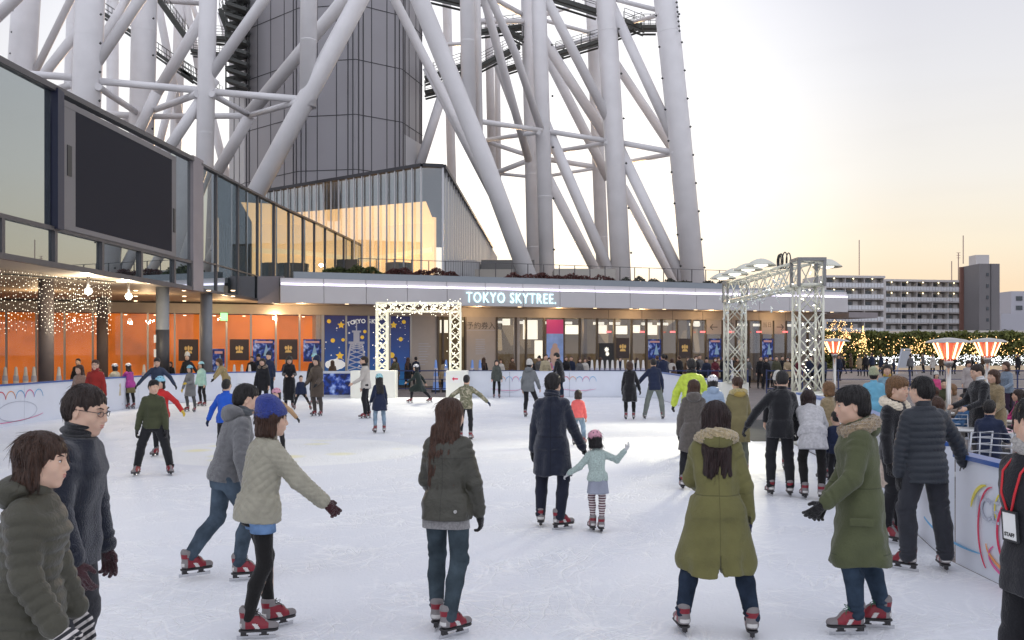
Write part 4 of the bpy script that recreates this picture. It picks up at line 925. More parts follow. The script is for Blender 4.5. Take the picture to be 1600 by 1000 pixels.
# shaft: polygonal plan with panel seams and raised corner fins
CX = [(383, 92.5), (466, 86.5), (556, 85.5), (628, 88.5), (660, 94)]
pl = [Vector((px(x, D), D, 0)) for x, D in CX]; back = [Vector((px(655, 103), 103, 0)), Vector((px(375, 103), 103, 0))]
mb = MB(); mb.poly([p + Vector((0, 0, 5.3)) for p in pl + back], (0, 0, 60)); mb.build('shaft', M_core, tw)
sm = MB(); fn = MB(); hz = MB()
for (a, b), ny in zip(zip(pl[:-1], pl[1:]), (4, 3, 3, 3)):
    d = (b - a).normalized(); nn = Vector((d.y, -d.x, 0)); L_ = (b - a).length
    for i in range(1, ny): p = a.lerp(b, i / ny) + nn * .005; sm.bar(p + Vector((0, 0, 5.3)), p + Vector((0, 0, 65)), .07, .05, up=nn)
    for k in range(12): z = 8.4 + k * 5.0; sm.bar(a + nn * .005 + Vector((0, 0, z)), b + nn * .005 + Vector((0, 0, z)), .05, .07)
    for q, s in ((a, 1), (b, -1)):
        for o_ in (.28, .75): p = q + d * s * o_ + nn * .02; sm.bar(p + Vector((0, 0, 5.3)), p + Vector((0, 0, 65)), .08, .08, up=nn)
sm.build('panel_seam', M_seam, tw)
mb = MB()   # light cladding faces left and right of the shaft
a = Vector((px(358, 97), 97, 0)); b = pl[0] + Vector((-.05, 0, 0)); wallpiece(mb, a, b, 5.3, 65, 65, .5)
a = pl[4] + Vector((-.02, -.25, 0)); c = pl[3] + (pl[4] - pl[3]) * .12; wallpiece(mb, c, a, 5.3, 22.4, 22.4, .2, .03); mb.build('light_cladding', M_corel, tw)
mb = MB(); a = Vector((px(358, 97), 97, 0)); b = pl[0]
for i in (1, 2): p = a.lerp(b, i / 3) + Vector((.0, -.05, 0)); mb.bar(p + Vector((0, 0, 5.3)), p + Vector((0, 0, 65)), .07, .07)
for k in range(12): z = 8.4 + k * 5.0; mb.bar(a + Vector((0, -.03, z)), b + Vector((0, -.05, z)), .05, .07)
mb.build('panel_seam', M_seam, tw)
# knobs (climbing lugs) on the legs
mb = MB()
for (xa, ya, xb, yb, D, n_) in [(1023, 0, 1066, 440, 85, 9), (1059, 0, 1103, 440, 85, 10), (965, 10, 988, 430, 87, 6), (862, 30, 866, 430, 85, 5), (240, 0, 238, 230, 87, 4), (22, 0, 15, 100, 83, 3), (158, 0, 155, 180, 75, 4), (1057, 0, 1062, 52, 85, 7)]:
    for i in range(n_): t = (i + .5) / n_; mb.octa(P(xa + (xb - xa) * t, ya + (yb - ya) * t, D), .13)
mb.build('lug', M_catwalk, tw)

# ============================================================ background on the right
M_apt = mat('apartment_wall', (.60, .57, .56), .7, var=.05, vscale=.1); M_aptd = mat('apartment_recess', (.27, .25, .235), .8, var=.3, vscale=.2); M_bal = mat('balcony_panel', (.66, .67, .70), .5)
def apartments(xa, xb, Da, Db, ytop, floors, label):
    a = Vector((px(xa, Da), Da, 0)); b = Vector((px(xb, Db), Db, 0)); d = (b - a).normalized(); nn = Vector((d.y, -d.x, 0)); L_ = (b - a).length
    r = empty('apartment_building', a, label=label, cat='apartment block'); fr = Frame((a.x, a.y), math.atan2(d.y, d.x)); zt = EYE + (HOR - ytop) / F_PX * Da; fh = 2.72
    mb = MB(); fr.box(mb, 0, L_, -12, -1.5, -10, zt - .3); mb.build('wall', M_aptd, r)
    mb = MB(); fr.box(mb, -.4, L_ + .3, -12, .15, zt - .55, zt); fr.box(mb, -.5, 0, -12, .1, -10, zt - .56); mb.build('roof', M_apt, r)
    sl = MB(); bp = MB(); pt = MB(); wn = MB(); lt = MB()
    for k in range(floors):
        z = zt - .3 - fh * (k + 1); fr.box(sl, 0, L_, -1.5, .05, z, z + .18); n = int(L_ / .8)
        for i in range(n): fr.box(bp, i * L_ / n + .05, (i + 1) * L_ / n - .05, -.02, .04, z + .25, z + 1.2)
        fr.box(sl, 0, L_, -.04, .06, z + 1.22, z + 1.3); bp.build('balcony', M_bal, r); bp = MB(); sl.build('floor_slab', M_apt, r); sl = MB()
        m_ = max(3, int(L_ / 4.2))
        for i in range(m_ + 1): fr.box(pt, i * L_ / m_ - .06, i * L_ / m_ + .06, -1.5, -.05, z + .19, z + 2.7)
        for i in range(m_):
            u = (i + .5) * L_ / m_; fr.box(wn, u - 1.5, u - .1, -1.5, -1.46, z + .3, z + 2.2); fr.box(pt, u + .2, u + 1.4, -1.5, -1.44, z + .3, z + 2.3)
            if k < 2 or (k == 5 and i % 2 == 0): lt.octa(fr.pt(u, -.9, z + 2.35), .18)
    pt.build_each('partition', M_apt, r); wn.build_each('window', mat('apt_window', (.05, .06, .07), .15), r); lt.build_each('balcony_lamp', mat('balcony_light', (1, .9, .6), emit=(1, .85, .5), estr=5), r)
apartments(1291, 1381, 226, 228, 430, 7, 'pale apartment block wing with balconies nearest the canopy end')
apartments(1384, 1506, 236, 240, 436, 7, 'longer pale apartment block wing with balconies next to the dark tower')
def tower_block(xa, xb, D, ytop, depth, m, label):
    x0, x1 = px(xa, D), px(xb, D); zt = EYE + (HOR - ytop) / F_PX * D; r = empty('tower_block', ((x0 + x1) / 2, D, 0), label=label, cat='building'); MB().box(x0, x1, D, D + depth, -10, zt).build('wall', m, r); return r, x0, x1, zt
M_slate = mat('slate_wall', (.19, .18, .185), .8, var=.06, vscale=.1)
r, x0, x1, zt = tower_block(1530, 1562, 224, 412, 8.6, M_slate, 'dark grey windowless lift tower beside the apartments')
MB().box(x0 + .2, x0 + 3.4, 226, 229.5, zt, zt + 2.3).build('lift_house', M_apt, r); MB().box(x0 + (x1 - x0) * .55, x0 + (x1 - x0) * .57, 223.85, 223.99, 0, zt).build('groove', M_seam, r)
mb = MB()
for k in range(6): mb.box(x0 + 1.7, x0 + 2.2, 223.85, 223.98, zt - 3 - k * 2.7, zt - 2.2 - k * 2.7)
mb.build_each('window', mat('apt_window', (.05, .06, .07)), r); MB().box(x0 - .75, x0 - .02, 231.6, 232.5, 5, zt - .1).build('side_rail', mat('rust', (.2, .1, .08), .8), r)
r, x0, x1, zt = tower_block(1580, 1680, 300, 455, 20, mat('white_wall', (.45, .45, .5), .7), 'white building at the far right edge behind the hedge')
mb = MB()
for k in range(5):
    for i in range(5): mb.box(x0 + 1.5 + i * 3.4, x0 + 3.5 + i * 3.4, 299.8, 299.95, zt - 3 - k * 3, zt - 1.6 - k * 3)
mb.build_each('window', mat('apt_window', (.05, .06, .07)), r)
r, x0, x1, zt = tower_block(1564, 1700, 262, 490, 12, mat('white_wall', (.45, .45, .5), .7), 'low white building in front of the far right white block')
for (xp, y0, y1, D, lab) in [(1342.5, 375, 430, 226, 'thin mast on the roof of the nearer apartment wing'), (1505, 368, 412, 230, 'thin tall mast beside the dark lift tower'), (1487, 408, 438, 238, 'short thin mast on the longer apartment wing'), (1497.5, 395, 438, 234, 'aerial with crossbars left of the dark lift tower')]:
    mb = MB(); mb.bar(P(xp, y0, D), P(xp, y1, D), .16, .16)
    if xp == 1497.5:
        for k in range(3): mb.bar(P(xp - 3, y0 + k * 4, D), P(xp + 3, y0 + k * 4, D), .1, .1)
    o = mb.build('mast', mat('mast_red', (.35, .22, .2), .6)); tag(o, lab, 'mast')
pr = MB().box(px(1410, 150), px(1900, 150), 150, 156, 4.6, 5.1).box(px(1412, 150), px(1900, 150), 150.2, 151, -.05, 4.59).build('overpass', mat('overpass_white', (.62, .58, .52), .6)); tag(pr, 'long low white overpass edge above the hedge', 'overpass')
# more distant city so that the gap behind is not bare
rnd = random.Random(5)
# hedge with fairy lights, white light beds
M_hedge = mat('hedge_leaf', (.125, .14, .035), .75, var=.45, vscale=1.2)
hd = empty('hedge', (24, 66, 0), label='long clipped green hedge dotted with warm fairy lights', cat='hedge')
HX0, HX1, HD = px(1262, 103), 95, 103
def hf():
    x = random.uniform(HX0, HX1); top = 3.75 + .12 * math.sin(x * 1.3) + .1 * math.sin(x * 3.7)
    if random.random() < .7: return (x, HD - .1 + random.gauss(0, .25) + .3 * math.sin(x * 2.1) * math.sin(x * .9), random.uniform(-.05, top))
    return (x, HD + random.uniform(-.2, 2), top + random.gauss(0, .09))
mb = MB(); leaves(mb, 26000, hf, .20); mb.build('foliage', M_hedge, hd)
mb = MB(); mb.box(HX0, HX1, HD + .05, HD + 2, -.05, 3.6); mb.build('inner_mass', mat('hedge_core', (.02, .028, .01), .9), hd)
mb = MB(); cl = [random.uniform(HX0, HX1) for _ in range(22)]
for i in range(900):
    x = random.choice(cl) + random.gauss(0, 1.3) if random.random() < .75 else random.uniform(HX0, HX1)
    if HX0 < x < HX1: mb.octa((x, HD - .75 + random.gauss(0, .15), abs(random.gauss(2.2, .8)) % 3.5), random.uniform(.03, .055))
mb.build('fairy_lights', M_bulb_o, hd)['kind'] = 'stuff'
bd = empty('light_bed', (28, 56, 0), label='low bed of plants covered in white fairy lights before the hedge', cat='light bed')
bd['kind'] = 'stuff'
mb = MB()
def bf():
    x = random.uniform(px(1362, 94), 88); t = random.random(); return (x, 90 + 8 * t, .15 + .95 * t + .45 * random.random() * (.6 + .4 * math.sin(x * 1.1)))
leaves(mb, 9000, bf, .17); mb.build('leaf_mass', mat('bed_leaf', (.05, .06, .035), .8, var=.4), bd)
mb = MB()
for i in range(4200): p = bf(); mb.octa((p[0], p[1] - .1, p[2] + .12), random.uniform(.030, .060))
mb.build('fairy_lights', M_bulb_c, bd)['kind'] = 'stuff'
kb = MB().box(px(1362, 88), 86, 88, 89, -.04, .5).build('planter_kerb', mat('lit_kerb', (.6, .5, .36), .5, var=.1)); tag(kb, 'long low pale kerb along the bed of white lights', 'kerb')
for x in (34, 44, 54, 66):
    l = bpy.data.lights.new('bed_light', 'POINT'); l.energy = 140; l.color = (1, .72, .42); l.shadow_soft_size = .3; o = bpy.data.objects.new('bed_light', l); COL.objects.link(o); o.location = (x, 85, .8)
# lit deciduous tree, cone shaped lit tree
def branches(mb, p, d, L_, r, n, tips):
    q = p + d * L_; mb.tube([p, q], [r, r * .65], 5, caps=False)
    tips.append((p, q))
    if n == 0: return
    for k in range(3 if n > 1 else 4):
        v = Vector((random.gauss(0, 1), random.gauss(0, 1), random.gauss(0, .6))).normalized(); branches(mb, q, (d + v * .75).normalized(), L_ * random.uniform(.62, .85), r * .62, n - 1, tips)
tr = empty('tree', (px(1313, 88), 88, 0), label='bare tree wrapped in orange fairy lights at the end of the canopy', cat='tree')
mb = MB(); tips = []; branches(mb, Vector((px(1313, 88), 88, -.05)), Vector((0, 0, 1)), 1.55, .14, 4, tips); mb.build('trunk', mat('bark', (.07, .05, .04), .9), tr)
mb = MB()
for a, b in tips:
    for k in range(3): c = a.lerp(b, random.random()); mb.octa(c + Vector((random.gauss(0, .05), random.gauss(0, .05), random.gauss(0, .05))), random.uniform(.022, .042))
mb.build('fairy_lights', M_bulb_o, tr)['kind'] = 'stuff'
tr = empty('tree', (px(1348, 92), 92, 0), label='small dark cone shaped tree with warm lights beside the bare lit tree', cat='tree')
mb = MB()
def cf():
    h = random.random(); a = random.random() * 6.28; r = (1 - h) * .8 * random.random() ** .4; return (px(1348, 92) + r * math.cos(a), 92 + r * math.sin(a), .3 + h * 4.0)
leaves(mb, 1500, cf, .09); mb.build('crown', M_hedge, tr); MB().tube([(px(1348, 92), 92, -.05), (px(1348, 92), 92, 1.8)], .08, 6).build('trunk', mat('bark', (.07, .05, .04)), tr)
mb = MB()
for i in range(120): c = cf(); mb.octa((c[0], c[1] - .1, c[2]), random.uniform(.03, .055))
mb.build('fairy_lights', M_bulb_o, tr)['kind'] = 'stuff'
# A-frame board
r = empty('sandwich_board', (px(1416, 78), 78, 0), label='tall white A-shaped sandwich board standing on the plaza', cat='sign board')
mb = MB(); x0 = px(1416, 78)
for s in (-1, 1): mb.bar((x0 + s * .85, 78 - .1, -.03), (x0 + s * .35, 78.1, 2.05), .14, .03)
mb.bar((x0 - .4, 78.1, 2.05), (x0 + .4, 78.1, 2.05), .08, .08); mb.build('frame', mat('cap_pale', (.6, .6, .7)), r)
mb = MB(); mb.add([(x0 - .65, 77.97, .5), (x0 + .65, 77.97, .5), (x0 + .33, 78.07, 1.95), (x0 - .33, 78.07, 1.95)], [(0, 1, 2, 3)]); mb.build('panel', mat('board_grey', (.4, .42, .46), .5), r)
# navy crowd fences
def fence(xa, xb, D, label, h=1.02):
    r = empty('crowd_fence', ((xa + xb) / 2, D, 0), label=label, cat='fence'); mb = MB(); mb.bar((xa, D, h), (xb, D, h), .055, .055); mb.bar((xa, D, .2), (xb, D, .2), .04, .04); mb.bar((xa, D, h * .62), (xb, D, h * .62), .03, .03); mb.build('rail', M_blue_rail, r)
    mb = MB(); n = int((xb - xa) / 1.6)
    for i in range(n + 1): x = xa + (xb - xa) * i / n; mb.bar((x, D, -.04), (x, D, h + .06), .05, .05)
    mb.build_each('post', M_blue_rail, r)
fence(px(560, 43), px(860, 43), 43.2, 'navy crowd fence behind the small light arch'); fence(px(860, 43), px(1170, 43), 43.2, 'navy crowd fence before the ticket doors'); fence(px(1195, 43.5), px(1640, 43.5), 43.2, 'navy crowd fence along the right side plaza')
# cones
def cone(m, m2):
    r = empty('traffic_cone', (0, 0, 0)); b = MB(); b.lathe([(.17, .04), (.155, .05), (.05, .80), (.03, .83), (.001, .835)], (0, 0, 0), 14); b.build('body', m, r, local=True)
    b = MB().box(-.2, .2, -.2, .2, -.04, .04); b.build('base', m2, r, local=True)
    b = MB(); b.lathe([(.137, .25), (.118, .40)], (0, 0, 0), 14); b.lathe([(.105, .50), (.088, .62)], (0, 0, 0), 14); b.build_each('band', mat('cone_band', (.5, .5, .6), .3), r); return r
M_conew = mat('cone_white', (.72, .70, .68), .5); M_coneb = mat('cone_blue', (.20, .36, .78), .5)
pw = cone(M_conew, M_black); pbl = cone(M_coneb, M_black); fw = fbl = True
spots = [(xp, 44.6, 0, 'white cone in the row of cones behind the back rink wall') for xp in range(925, 1012, 8)] + [(xp, 41.6 if xp > 200 else 36, 0, 'white cone standing before the orange shop window on the left') for xp in (8, 25, 40, 53, 92, 225, 366, 378, 390)] + \
        [(xp, 45, 1, 'blue cone standing behind the small light arch') for xp in (681, 697, 738, 750)] + [(1143, 46, 0, 'white cone alone near the masked queue by the right doors')]
for xp, D, b, lab in spots:
    src = pbl if b else pw
    if b and fbl: o = src; fbl = False
    elif not b and fw: o = src; fw = False
    else: o = copy_tree(src)
    o.location = (px(xp, D), D, 0); sc_ = 1.8 if D > 43 else 1.6; o.scale = (1, 1, sc_)
    tag(o, lab, 'traffic cone', 'traffic cones around the rink')
# patio heaters
M_heat = mat('heater_glow', (.6, .15, .1), .4, emit=(1, .16, .07), estr=.75); M_heatel = mat('heater_element', (1, .5, .2), emit=(1, .62, .30), estr=6)
def heater(xp, D, label, s=1.0):
    r = empty('patio_heater', (px(xp, D), D, -.04), label=label, cat='patio heater', group='patio heaters beside the tables'); x, y = px(xp, D), D; zt = EYE + (HOR - 530) / F_PX * D
    MB().tube([(x, y, .02), (x, y, zt - .42)], .045, 12).build('pole', M_steel, r); MB().lathe([(.26, -.04), (.26, .03), (.08, .06), (.05, .3)], (x, y, 0), 20).build('base', M_steel, r)
    MB().lathe([(.001, .03), (.08, .025), (.3, -.01), (.405, -.055), (.41, -.07), (.3, -.045), (.001, -.035)], (x, y, zt), 28).build('reflector', M_steel, r)
    MB().lathe([(.26, -.055), (.12, -.38), (.10, -.38), (.23, -.055)], (x, y, zt), 20).build('glow_cone', M_heat, r)
    mb = MB()
    for k in range(9):
        a = k * 6.283 / 9; mb.tube([(x + .262 * math.cos(a), y + .262 * math.sin(a), zt - .07), (x + .135 * math.cos(a), y + .135 * math.sin(a), zt - .36)], .016, 6)
    mb.build_each('heating_rod', M_heatel, r); MB().lathe([(.07, -.39), (.09, -.42), (.06, -.50), (.045, -.5)], (x, y, zt), 16).build('collar', M_steel, r)
    mb = MB()
    for k in range(18):
        a = k * 6.283 / 18 + .1; mb.tube([(x + .275 * math.cos(a), y + .275 * math.sin(a), zt - .06), (x + .13 * math.cos(a), y + .13 * math.sin(a), zt - .39)], .004, 3)
    mb.build('guard', M_steel, r)
heater(1482, 17.5, 'nearest patio heater with glowing red cone, tall steel pole before the tables'); heater(1543, 20.6, 'patio heater with glowing red cone at the right, behind the nearest one'); heater(1304, 26, 'patio heater with glowing red cone beside the tall truss arch')
# outdoor tables and chairs
M_tab = mat('table_top', (.55, .56, .55), .3, metal=.3); M_chw = mat('chair_white', (.6, .62, .66), .3, metal=.4)
def table(x, y, lab):
    r = empty('outdoor_table', (x, y, -.04), label=lab, cat='table', group='cafe tables by the heaters'); MB().lathe([(.001, .72), (.38, .72), (.38, .69), (.001, .69)], (x, y, 0), 20).build('table_top', M_tab, r)
    mb = MB(); mb.tube([(x, y, 0), (x, y, .7)], .03, 8); mb.lathe([(.24, -.04), (.24, .0), (.03, .03)], (x, y, 0), 16); mb.build('pedestal', M_steel, r)
for i, (xp, D, l_) in enumerate([(1505, 15, 'near the black coated man'), (1562, 14.2, 'below the second heater, with pink paper on it'), (1600, 16.5, 'at the right picture edge'), (1460, 19, 'behind the nearest heater pole')]): table(px(xp, D), D, 'round grey cafe table ' + l_)
def chair():
    r = empty('outdoor_chair', (0, 0, 0)); mb = MB()
    for sx in (-1, 1):
        for sy in (-1, 1): l_ = MB().tube([(sx * .2, sy * .19, -.04), (sx * .19, sy * .17, .44)], .012, 6).build('leg', M_chw, r, local=True)
    MB().box(-.21, .21, -.2, .2, .44, .46).build('seat', M_chw, r, local=True, bevel=.01)
    mb = MB(); mb.tube([(-.2, -.19, .44), (-.2, -.24, .84), (.2, -.24, .84), (.2, -.19, .44)], .013, 6)
    for z in (.58, .68, .77): mb.tube([(-.2, -.2 - (z - .44) * .1, z), (.2, -.2 - (z - .44) * .1, z)], .009, 5)
    mb.build('backrest', M_chw, r, local=True); return r
ch0 = chair(); first = True
for (xp, D, rz, lab) in [(1512, 13.2, .4, 'white metal chair between black coated man and the rink wall'), (1548, 12.6, 2.4, 'white metal chair nearest the rink wall'), (1590, 13.5, -1, 'white metal chair at the right edge beside the pink paper table'), (1500, 16.2, 3, 'white metal chair behind the nearest heater pole'), (1575, 15.8, 1.2, 'white metal chair behind the second cafe table')]:
    o = ch0 if first else copy_tree(ch0); first = False; o.location = (px(xp, D), D, 0); o.rotation_euler = (0, 0, rz); tag(o, lab, 'chair', 'chairs at the cafe tables')
mb = MB(); c = Vector((px(1560, 14.2), 14.2, .73))
for k in range(9): a = Vector((random.uniform(-.25, .25), random.uniform(-.2, .2), 0)); mb.add([c + a, c + a + Vector((.16, .03, .02)), c + a + Vector((.13, .10, .07 * random.random())), c + a + Vector((.02, .12, .03))], [(0, 1, 2, 3)])
o = mb.build('wrapping_paper', mat('pink_paper', (.75, .45, .5), .7)); tag(o, 'crumpled pink paper lying on the cafe table', 'paper')
# ============================================================ people: smooth implicit bodies and clothes
class Field:
    @staticmethod
    def capd(X, Y, Z, a, b, r):
        ab = b - a; L2 = ab @ ab + 1e-9; px_, py_, pz_ = X - a[0], Y - a[1], Z - a[2]; t = np.clip((px_ * ab[0] + py_ * ab[1] + pz_ * ab[2]) / L2, 0, 1)
        return np.sqrt((px_ - t * ab[0]) ** 2 + (py_ - t * ab[1]) ** 2 + (pz_ - t * ab[2]) ** 2) - r
    def __init__(s, vox): s.v = vox; s.pr = []
    def add(s, fn, lo, hi, k=.02, op='u'): s.pr.append((fn, np.array(lo, float), np.array(hi, float), k, op)); return s
    def cone(s, a, b, ra, rb, k=.02, rings=0, sp=.05, wc=None, quilt=0, ph=0., op='u', flat=None):
        a = np.array(a, float); b = np.array(b, float); ab = b - a; L2 = max(1e-9, ab @ ab); Ln = math.sqrt(L2)
        up = np.array([0, 1., 0]) if abs(ab[1]) / Ln < .8 else np.array([1., 0, 0]); e1 = np.cross(ab / Ln, up); e1 /= np.linalg.norm(e1); e2 = np.cross(ab / Ln, e1)
        def fn(X, Y, Z):
            px_, py_, pz_ = X - a[0], Y - a[1], Z - a[2]; t = np.clip((px_ * ab[0] + py_ * ab[1] + pz_ * ab[2]) / L2, 0, 1)
            dx, dy, dz = px_ - t * ab[0], py_ - t * ab[1], pz_ - t * ab[2]; r = ra + t * (rb - ra)
            if rings or quilt:
                an = np.arctan2(dx * e1[0] + dy * e1[1] + dz * e1[2], dx * e2[0] + dy * e2[1] + dz * e2[2])
                if rings:
                    w_ = 1 if wc is None else sum(np.exp(-((t - c) / .22) ** 2) for c in wc)
                    r = r + rings * w_ * np.sin(t * Ln / sp * 6.283 + ph + 1.6 * np.sin(an + ph) + .7 * np.sin(2 * an)) * (.55 + .45 * np.sin(an * 1 + ph * 2))
                if quilt == 1: r = r + .012 * (np.abs(np.sin(t * Ln / sp * 3.1416)) ** .6 - .6)
                if quilt == 2: u = an * ra; v = t * Ln; r = r + .013 * ((np.abs(np.sin((u + v) / sp * 3.1416)) * np.abs(np.sin((u - v) / sp * 3.1416))) ** .35 - .5)
            return np.sqrt(dx * dx + dy * dy + dz * dz) - r
        m = max(ra, rb) + rings * 2 + .015
        return s.add(fn, np.minimum(a, b) - m, np.maximum(a, b) + m, k, op)
    def ell(s, c, r, Rm=None, k=.02, op='u'):
        c = np.array(c, float); r = np.array(r, float); M_ = np.eye(3) if Rm is None else np.array(Rm, float)   # columns: local axes
        def fn(X, Y, Z):
            dx, dy, dz = X - c[0], Y - c[1], Z - c[2]; q = [(dx * M_[0, i] + dy * M_[1, i] + dz * M_[2, i]) for i in range(3)]
            k0 = np.sqrt(sum((q[i] / r[i]) ** 2 for i in range(3))); k1 = np.sqrt(sum((q[i] / r[i] ** 2) ** 2 for i in range(3))) + 1e-9
            return k0 * (k0 - 1) / k1
        m = np.abs(M_) @ r; return s.add(fn, c - m, c + m, k, op)
    def loft(s, o, Rm, st, k=.03, n=2.2, quilt=0, sp=.05, fold=0, ph=0., top_round=0, flute=0, slant=0):
        """st: stations (z, a, b, cy) in frame o,Rm"""
        o = np.array(o, float); M_ = np.array(Rm, float); st = np.array(st, float); zs = st[:, 0]
        def fn(X, Y, Z):
            dx, dy, dz = X - o[0], Y - o[1], Z - o[2]; x = dx * M_[0, 0] + dy * M_[1, 0] + dz * M_[2, 0]; y = dx * M_[0, 1] + dy * M_[1, 1] + dz * M_[2, 1]; z = dx * M_[0, 2] + dy * M_[1, 2] + dz * M_[2, 2]
            a = np.interp(z, zs, st[:, 1]); b = np.interp(z, zs, st[:, 2]); cy = np.interp(z, zs, st[:, 3]); y = y - cy
            rr = ((np.abs(x) / a) ** n + (np.abs(y) / b) ** n) ** (1 / n); mn = np.minimum(a, b); d = (rr - 1) * mn
            if quilt or fold or flute:
                an = np.arctan2(x / a, y / b)
                if quilt == 1: d = d - .012 * (np.abs(np.sin(z / sp * 3.1416 + .15 * np.sin(an * 2))) ** .6 - .6)
                if quilt == 2: u = an * (a + b) / 2; d = d - .013 * ((np.abs(np.sin((u + z) / sp * 3.1416)) * np.abs(np.sin((u - z) / sp * 3.1416))) ** .35 - .5)
                if fold: d = d + fold * (np.sin(an * 3 + z * 19 + ph) * np.sin(z * 27 - an * 2 + ph * 2) + .6 * np.sin(an * 7 + ph + z * 6))
                if flute: w_ = np.clip((zs[-1] - .1 - z) / max(.05, zs[-1] - zs[0]), 0, 1); d = d + flute * w_ * np.sin(an * 9 + ph + z * 3)
            zl = zs[0] + slant * y
            return np.maximum(d, np.maximum(zl - z, z - zs[-1]))
        m = np.array([st[:, 1].max() + .03, (st[:, 2] + np.abs(st[:, 3])).max() + .03, 0]); cs = []
        for sx in (-1, 1):
            for sy in (-1, 1):
                for z in (zs[0] - abs(slant) * .2, zs[-1]): cs.append(o + M_ @ np.array([sx * m[0], sy * m[1], z]))
        cs = np.array(cs); return s.add(fn, cs.min(0), cs.max(0), k)
    def cut(s, fn, lo=None, hi=None): s.pr.append((fn, None, None, 0, 'cut')); return s
    def mesh(s, disp=None):
        lo = np.min([p[1] for p in s.pr if p[4] == 'u'], 0) - 3 * s.v; hi = np.max([p[2] for p in s.pr if p[4] == 'u'], 0) + 3 * s.v
        n = np.ceil((hi - lo) / s.v).astype(int) + 1; D = np.full(n, 9., np.float32); ax = [lo[i] + np.arange(n[i]) * s.v for i in range(3)]
        for fn, l, h, k, op in s.pr:
            if op == 'cut' or l is None: i0 = np.zeros(3, int); i1 = n
            else:
                pad = k + 2 * s.v; i0 = np.clip(np.floor((l - pad - lo) / s.v).astype(int), 0, n); i1 = np.clip(np.ceil((h + pad - lo) / s.v).astype(int) + 1, 0, n)
            if (i1 <= i0).any(): continue
            X = ax[0][i0[0]:i1[0], None, None]; Y = ax[1][None, i0[1]:i1[1], None]; Z = ax[2][None, None, i0[2]:i1[2]]
            d = fn(X, Y, Z).astype(np.float32); sl = (slice(i0[0], i1[0]), slice(i0[1], i1[1]), slice(i0[2], i1[2])); E = D[sl]; d = np.broadcast_to(d, E.shape)
            if op == 'u':
                hh = np.maximum(k - np.abs(E - d), 0); D[sl] = np.minimum(E, d) - (hh * hh / (4 * k) if k > 0 else 0)
            elif op == 's':
                hh = np.maximum(k - np.abs(E + d), 0); D[sl] = np.maximum(E, -d) + (hh * hh / (4 * k) if k > 0 else 0)
            elif op == 'cut': D[sl] = np.maximum(E, d)
        if disp is not None:
            act = np.abs(D) < 4 * s.v; I = np.nonzero(act); D[I] += disp(ax[0][I[0]], ax[1][I[1]], ax[2][I[2]])
        return snet(D, lo, s.v)

def snet(D, lo, vox):
    ins = D < 0; c = ins[:-1, :-1, :-1].astype(np.int8)
    cnt = np.zeros(c.shape, np.int8)
    for i in (0, 1):
        for j in (0, 1):
            for k in (0, 1): cnt += ins[i:ins.shape[0] - 1 + i, j:ins.shape[1] - 1 + j, k:ins.shape[2] - 1 + k]
    act = (cnt > 0) & (cnt < 8); I = np.array(np.nonzero(act)).T
    if len(I) == 0: return np.zeros((0, 3)), np.zeros((0, 4), int)
    idx = np.full(act.shape, -1, np.int64); idx[act] = np.arange(len(I))
    V = {(i, j, k): D[I[:, 0] + i, I[:, 1] + j, I[:, 2] + k] for i in (0, 1) for j in (0, 1) for k in (0, 1)}
    acc = np.zeros((len(I), 3)); n = np.zeros(len(I))
    for ax_ in range(3):
        for u in (0, 1):
            for w_ in (0, 1):
                p = [0, 0, 0]; o = [a for a in range(3) if a != ax_]; p[o[0]] = u; p[o[1]] = w_; q = list(p); q[ax_] = 1
                a = V[tuple(p)]; b = V[tuple(q)]; m = (a < 0) != (b < 0); t = np.where(m, a / np.where(m, a - b, 1), 0)
                pt = np.array(p, float)[None].repeat(len(I), 0); pt[:, ax_] = t; acc += pt * m[:, None]; n += m
    verts = lo + (I + acc / np.maximum(n, 1)[:, None]) * vox; F = []
    for ax_ in range(3):
        sl0 = [slice(None)] * 3; sl1 = [slice(None)] * 3; sl0[ax_] = slice(0, -1); sl1[ax_] = slice(1, None)
        a = ins[tuple(sl0)]; b = ins[tuple(sl1)]; E = np.array(np.nonzero(a != b)).T
        o = [x for x in range(3) if x != ax_]; ok = (E[:, o[0]] > 0) & (E[:, o[1]] > 0) & (E[:, o[0]] < idx.shape[o[0]]) & (E[:, o[1]] < idx.shape[o[1]]); E = E[ok]
        if not len(E): continue
        def g(du, dv): q = E.copy(); q[:, o[0]] += du; q[:, o[1]] += dv; return idx[q[:, 0], q[:, 1], q[:, 2]]
        Q = np.stack([g(-1, -1), g(0, -1), g(0, 0), g(-1, 0)], 1); fl = a[E[:, 0], E[:, 1], E[:, 2]]
        if ax_ == 1: fl = ~fl
        Q[~fl] = Q[~fl][:, ::-1]; F.append(Q[(Q >= 0).all(1)])
    return verts, np.concatenate(F) if F else np.zeros((0, 4), int)

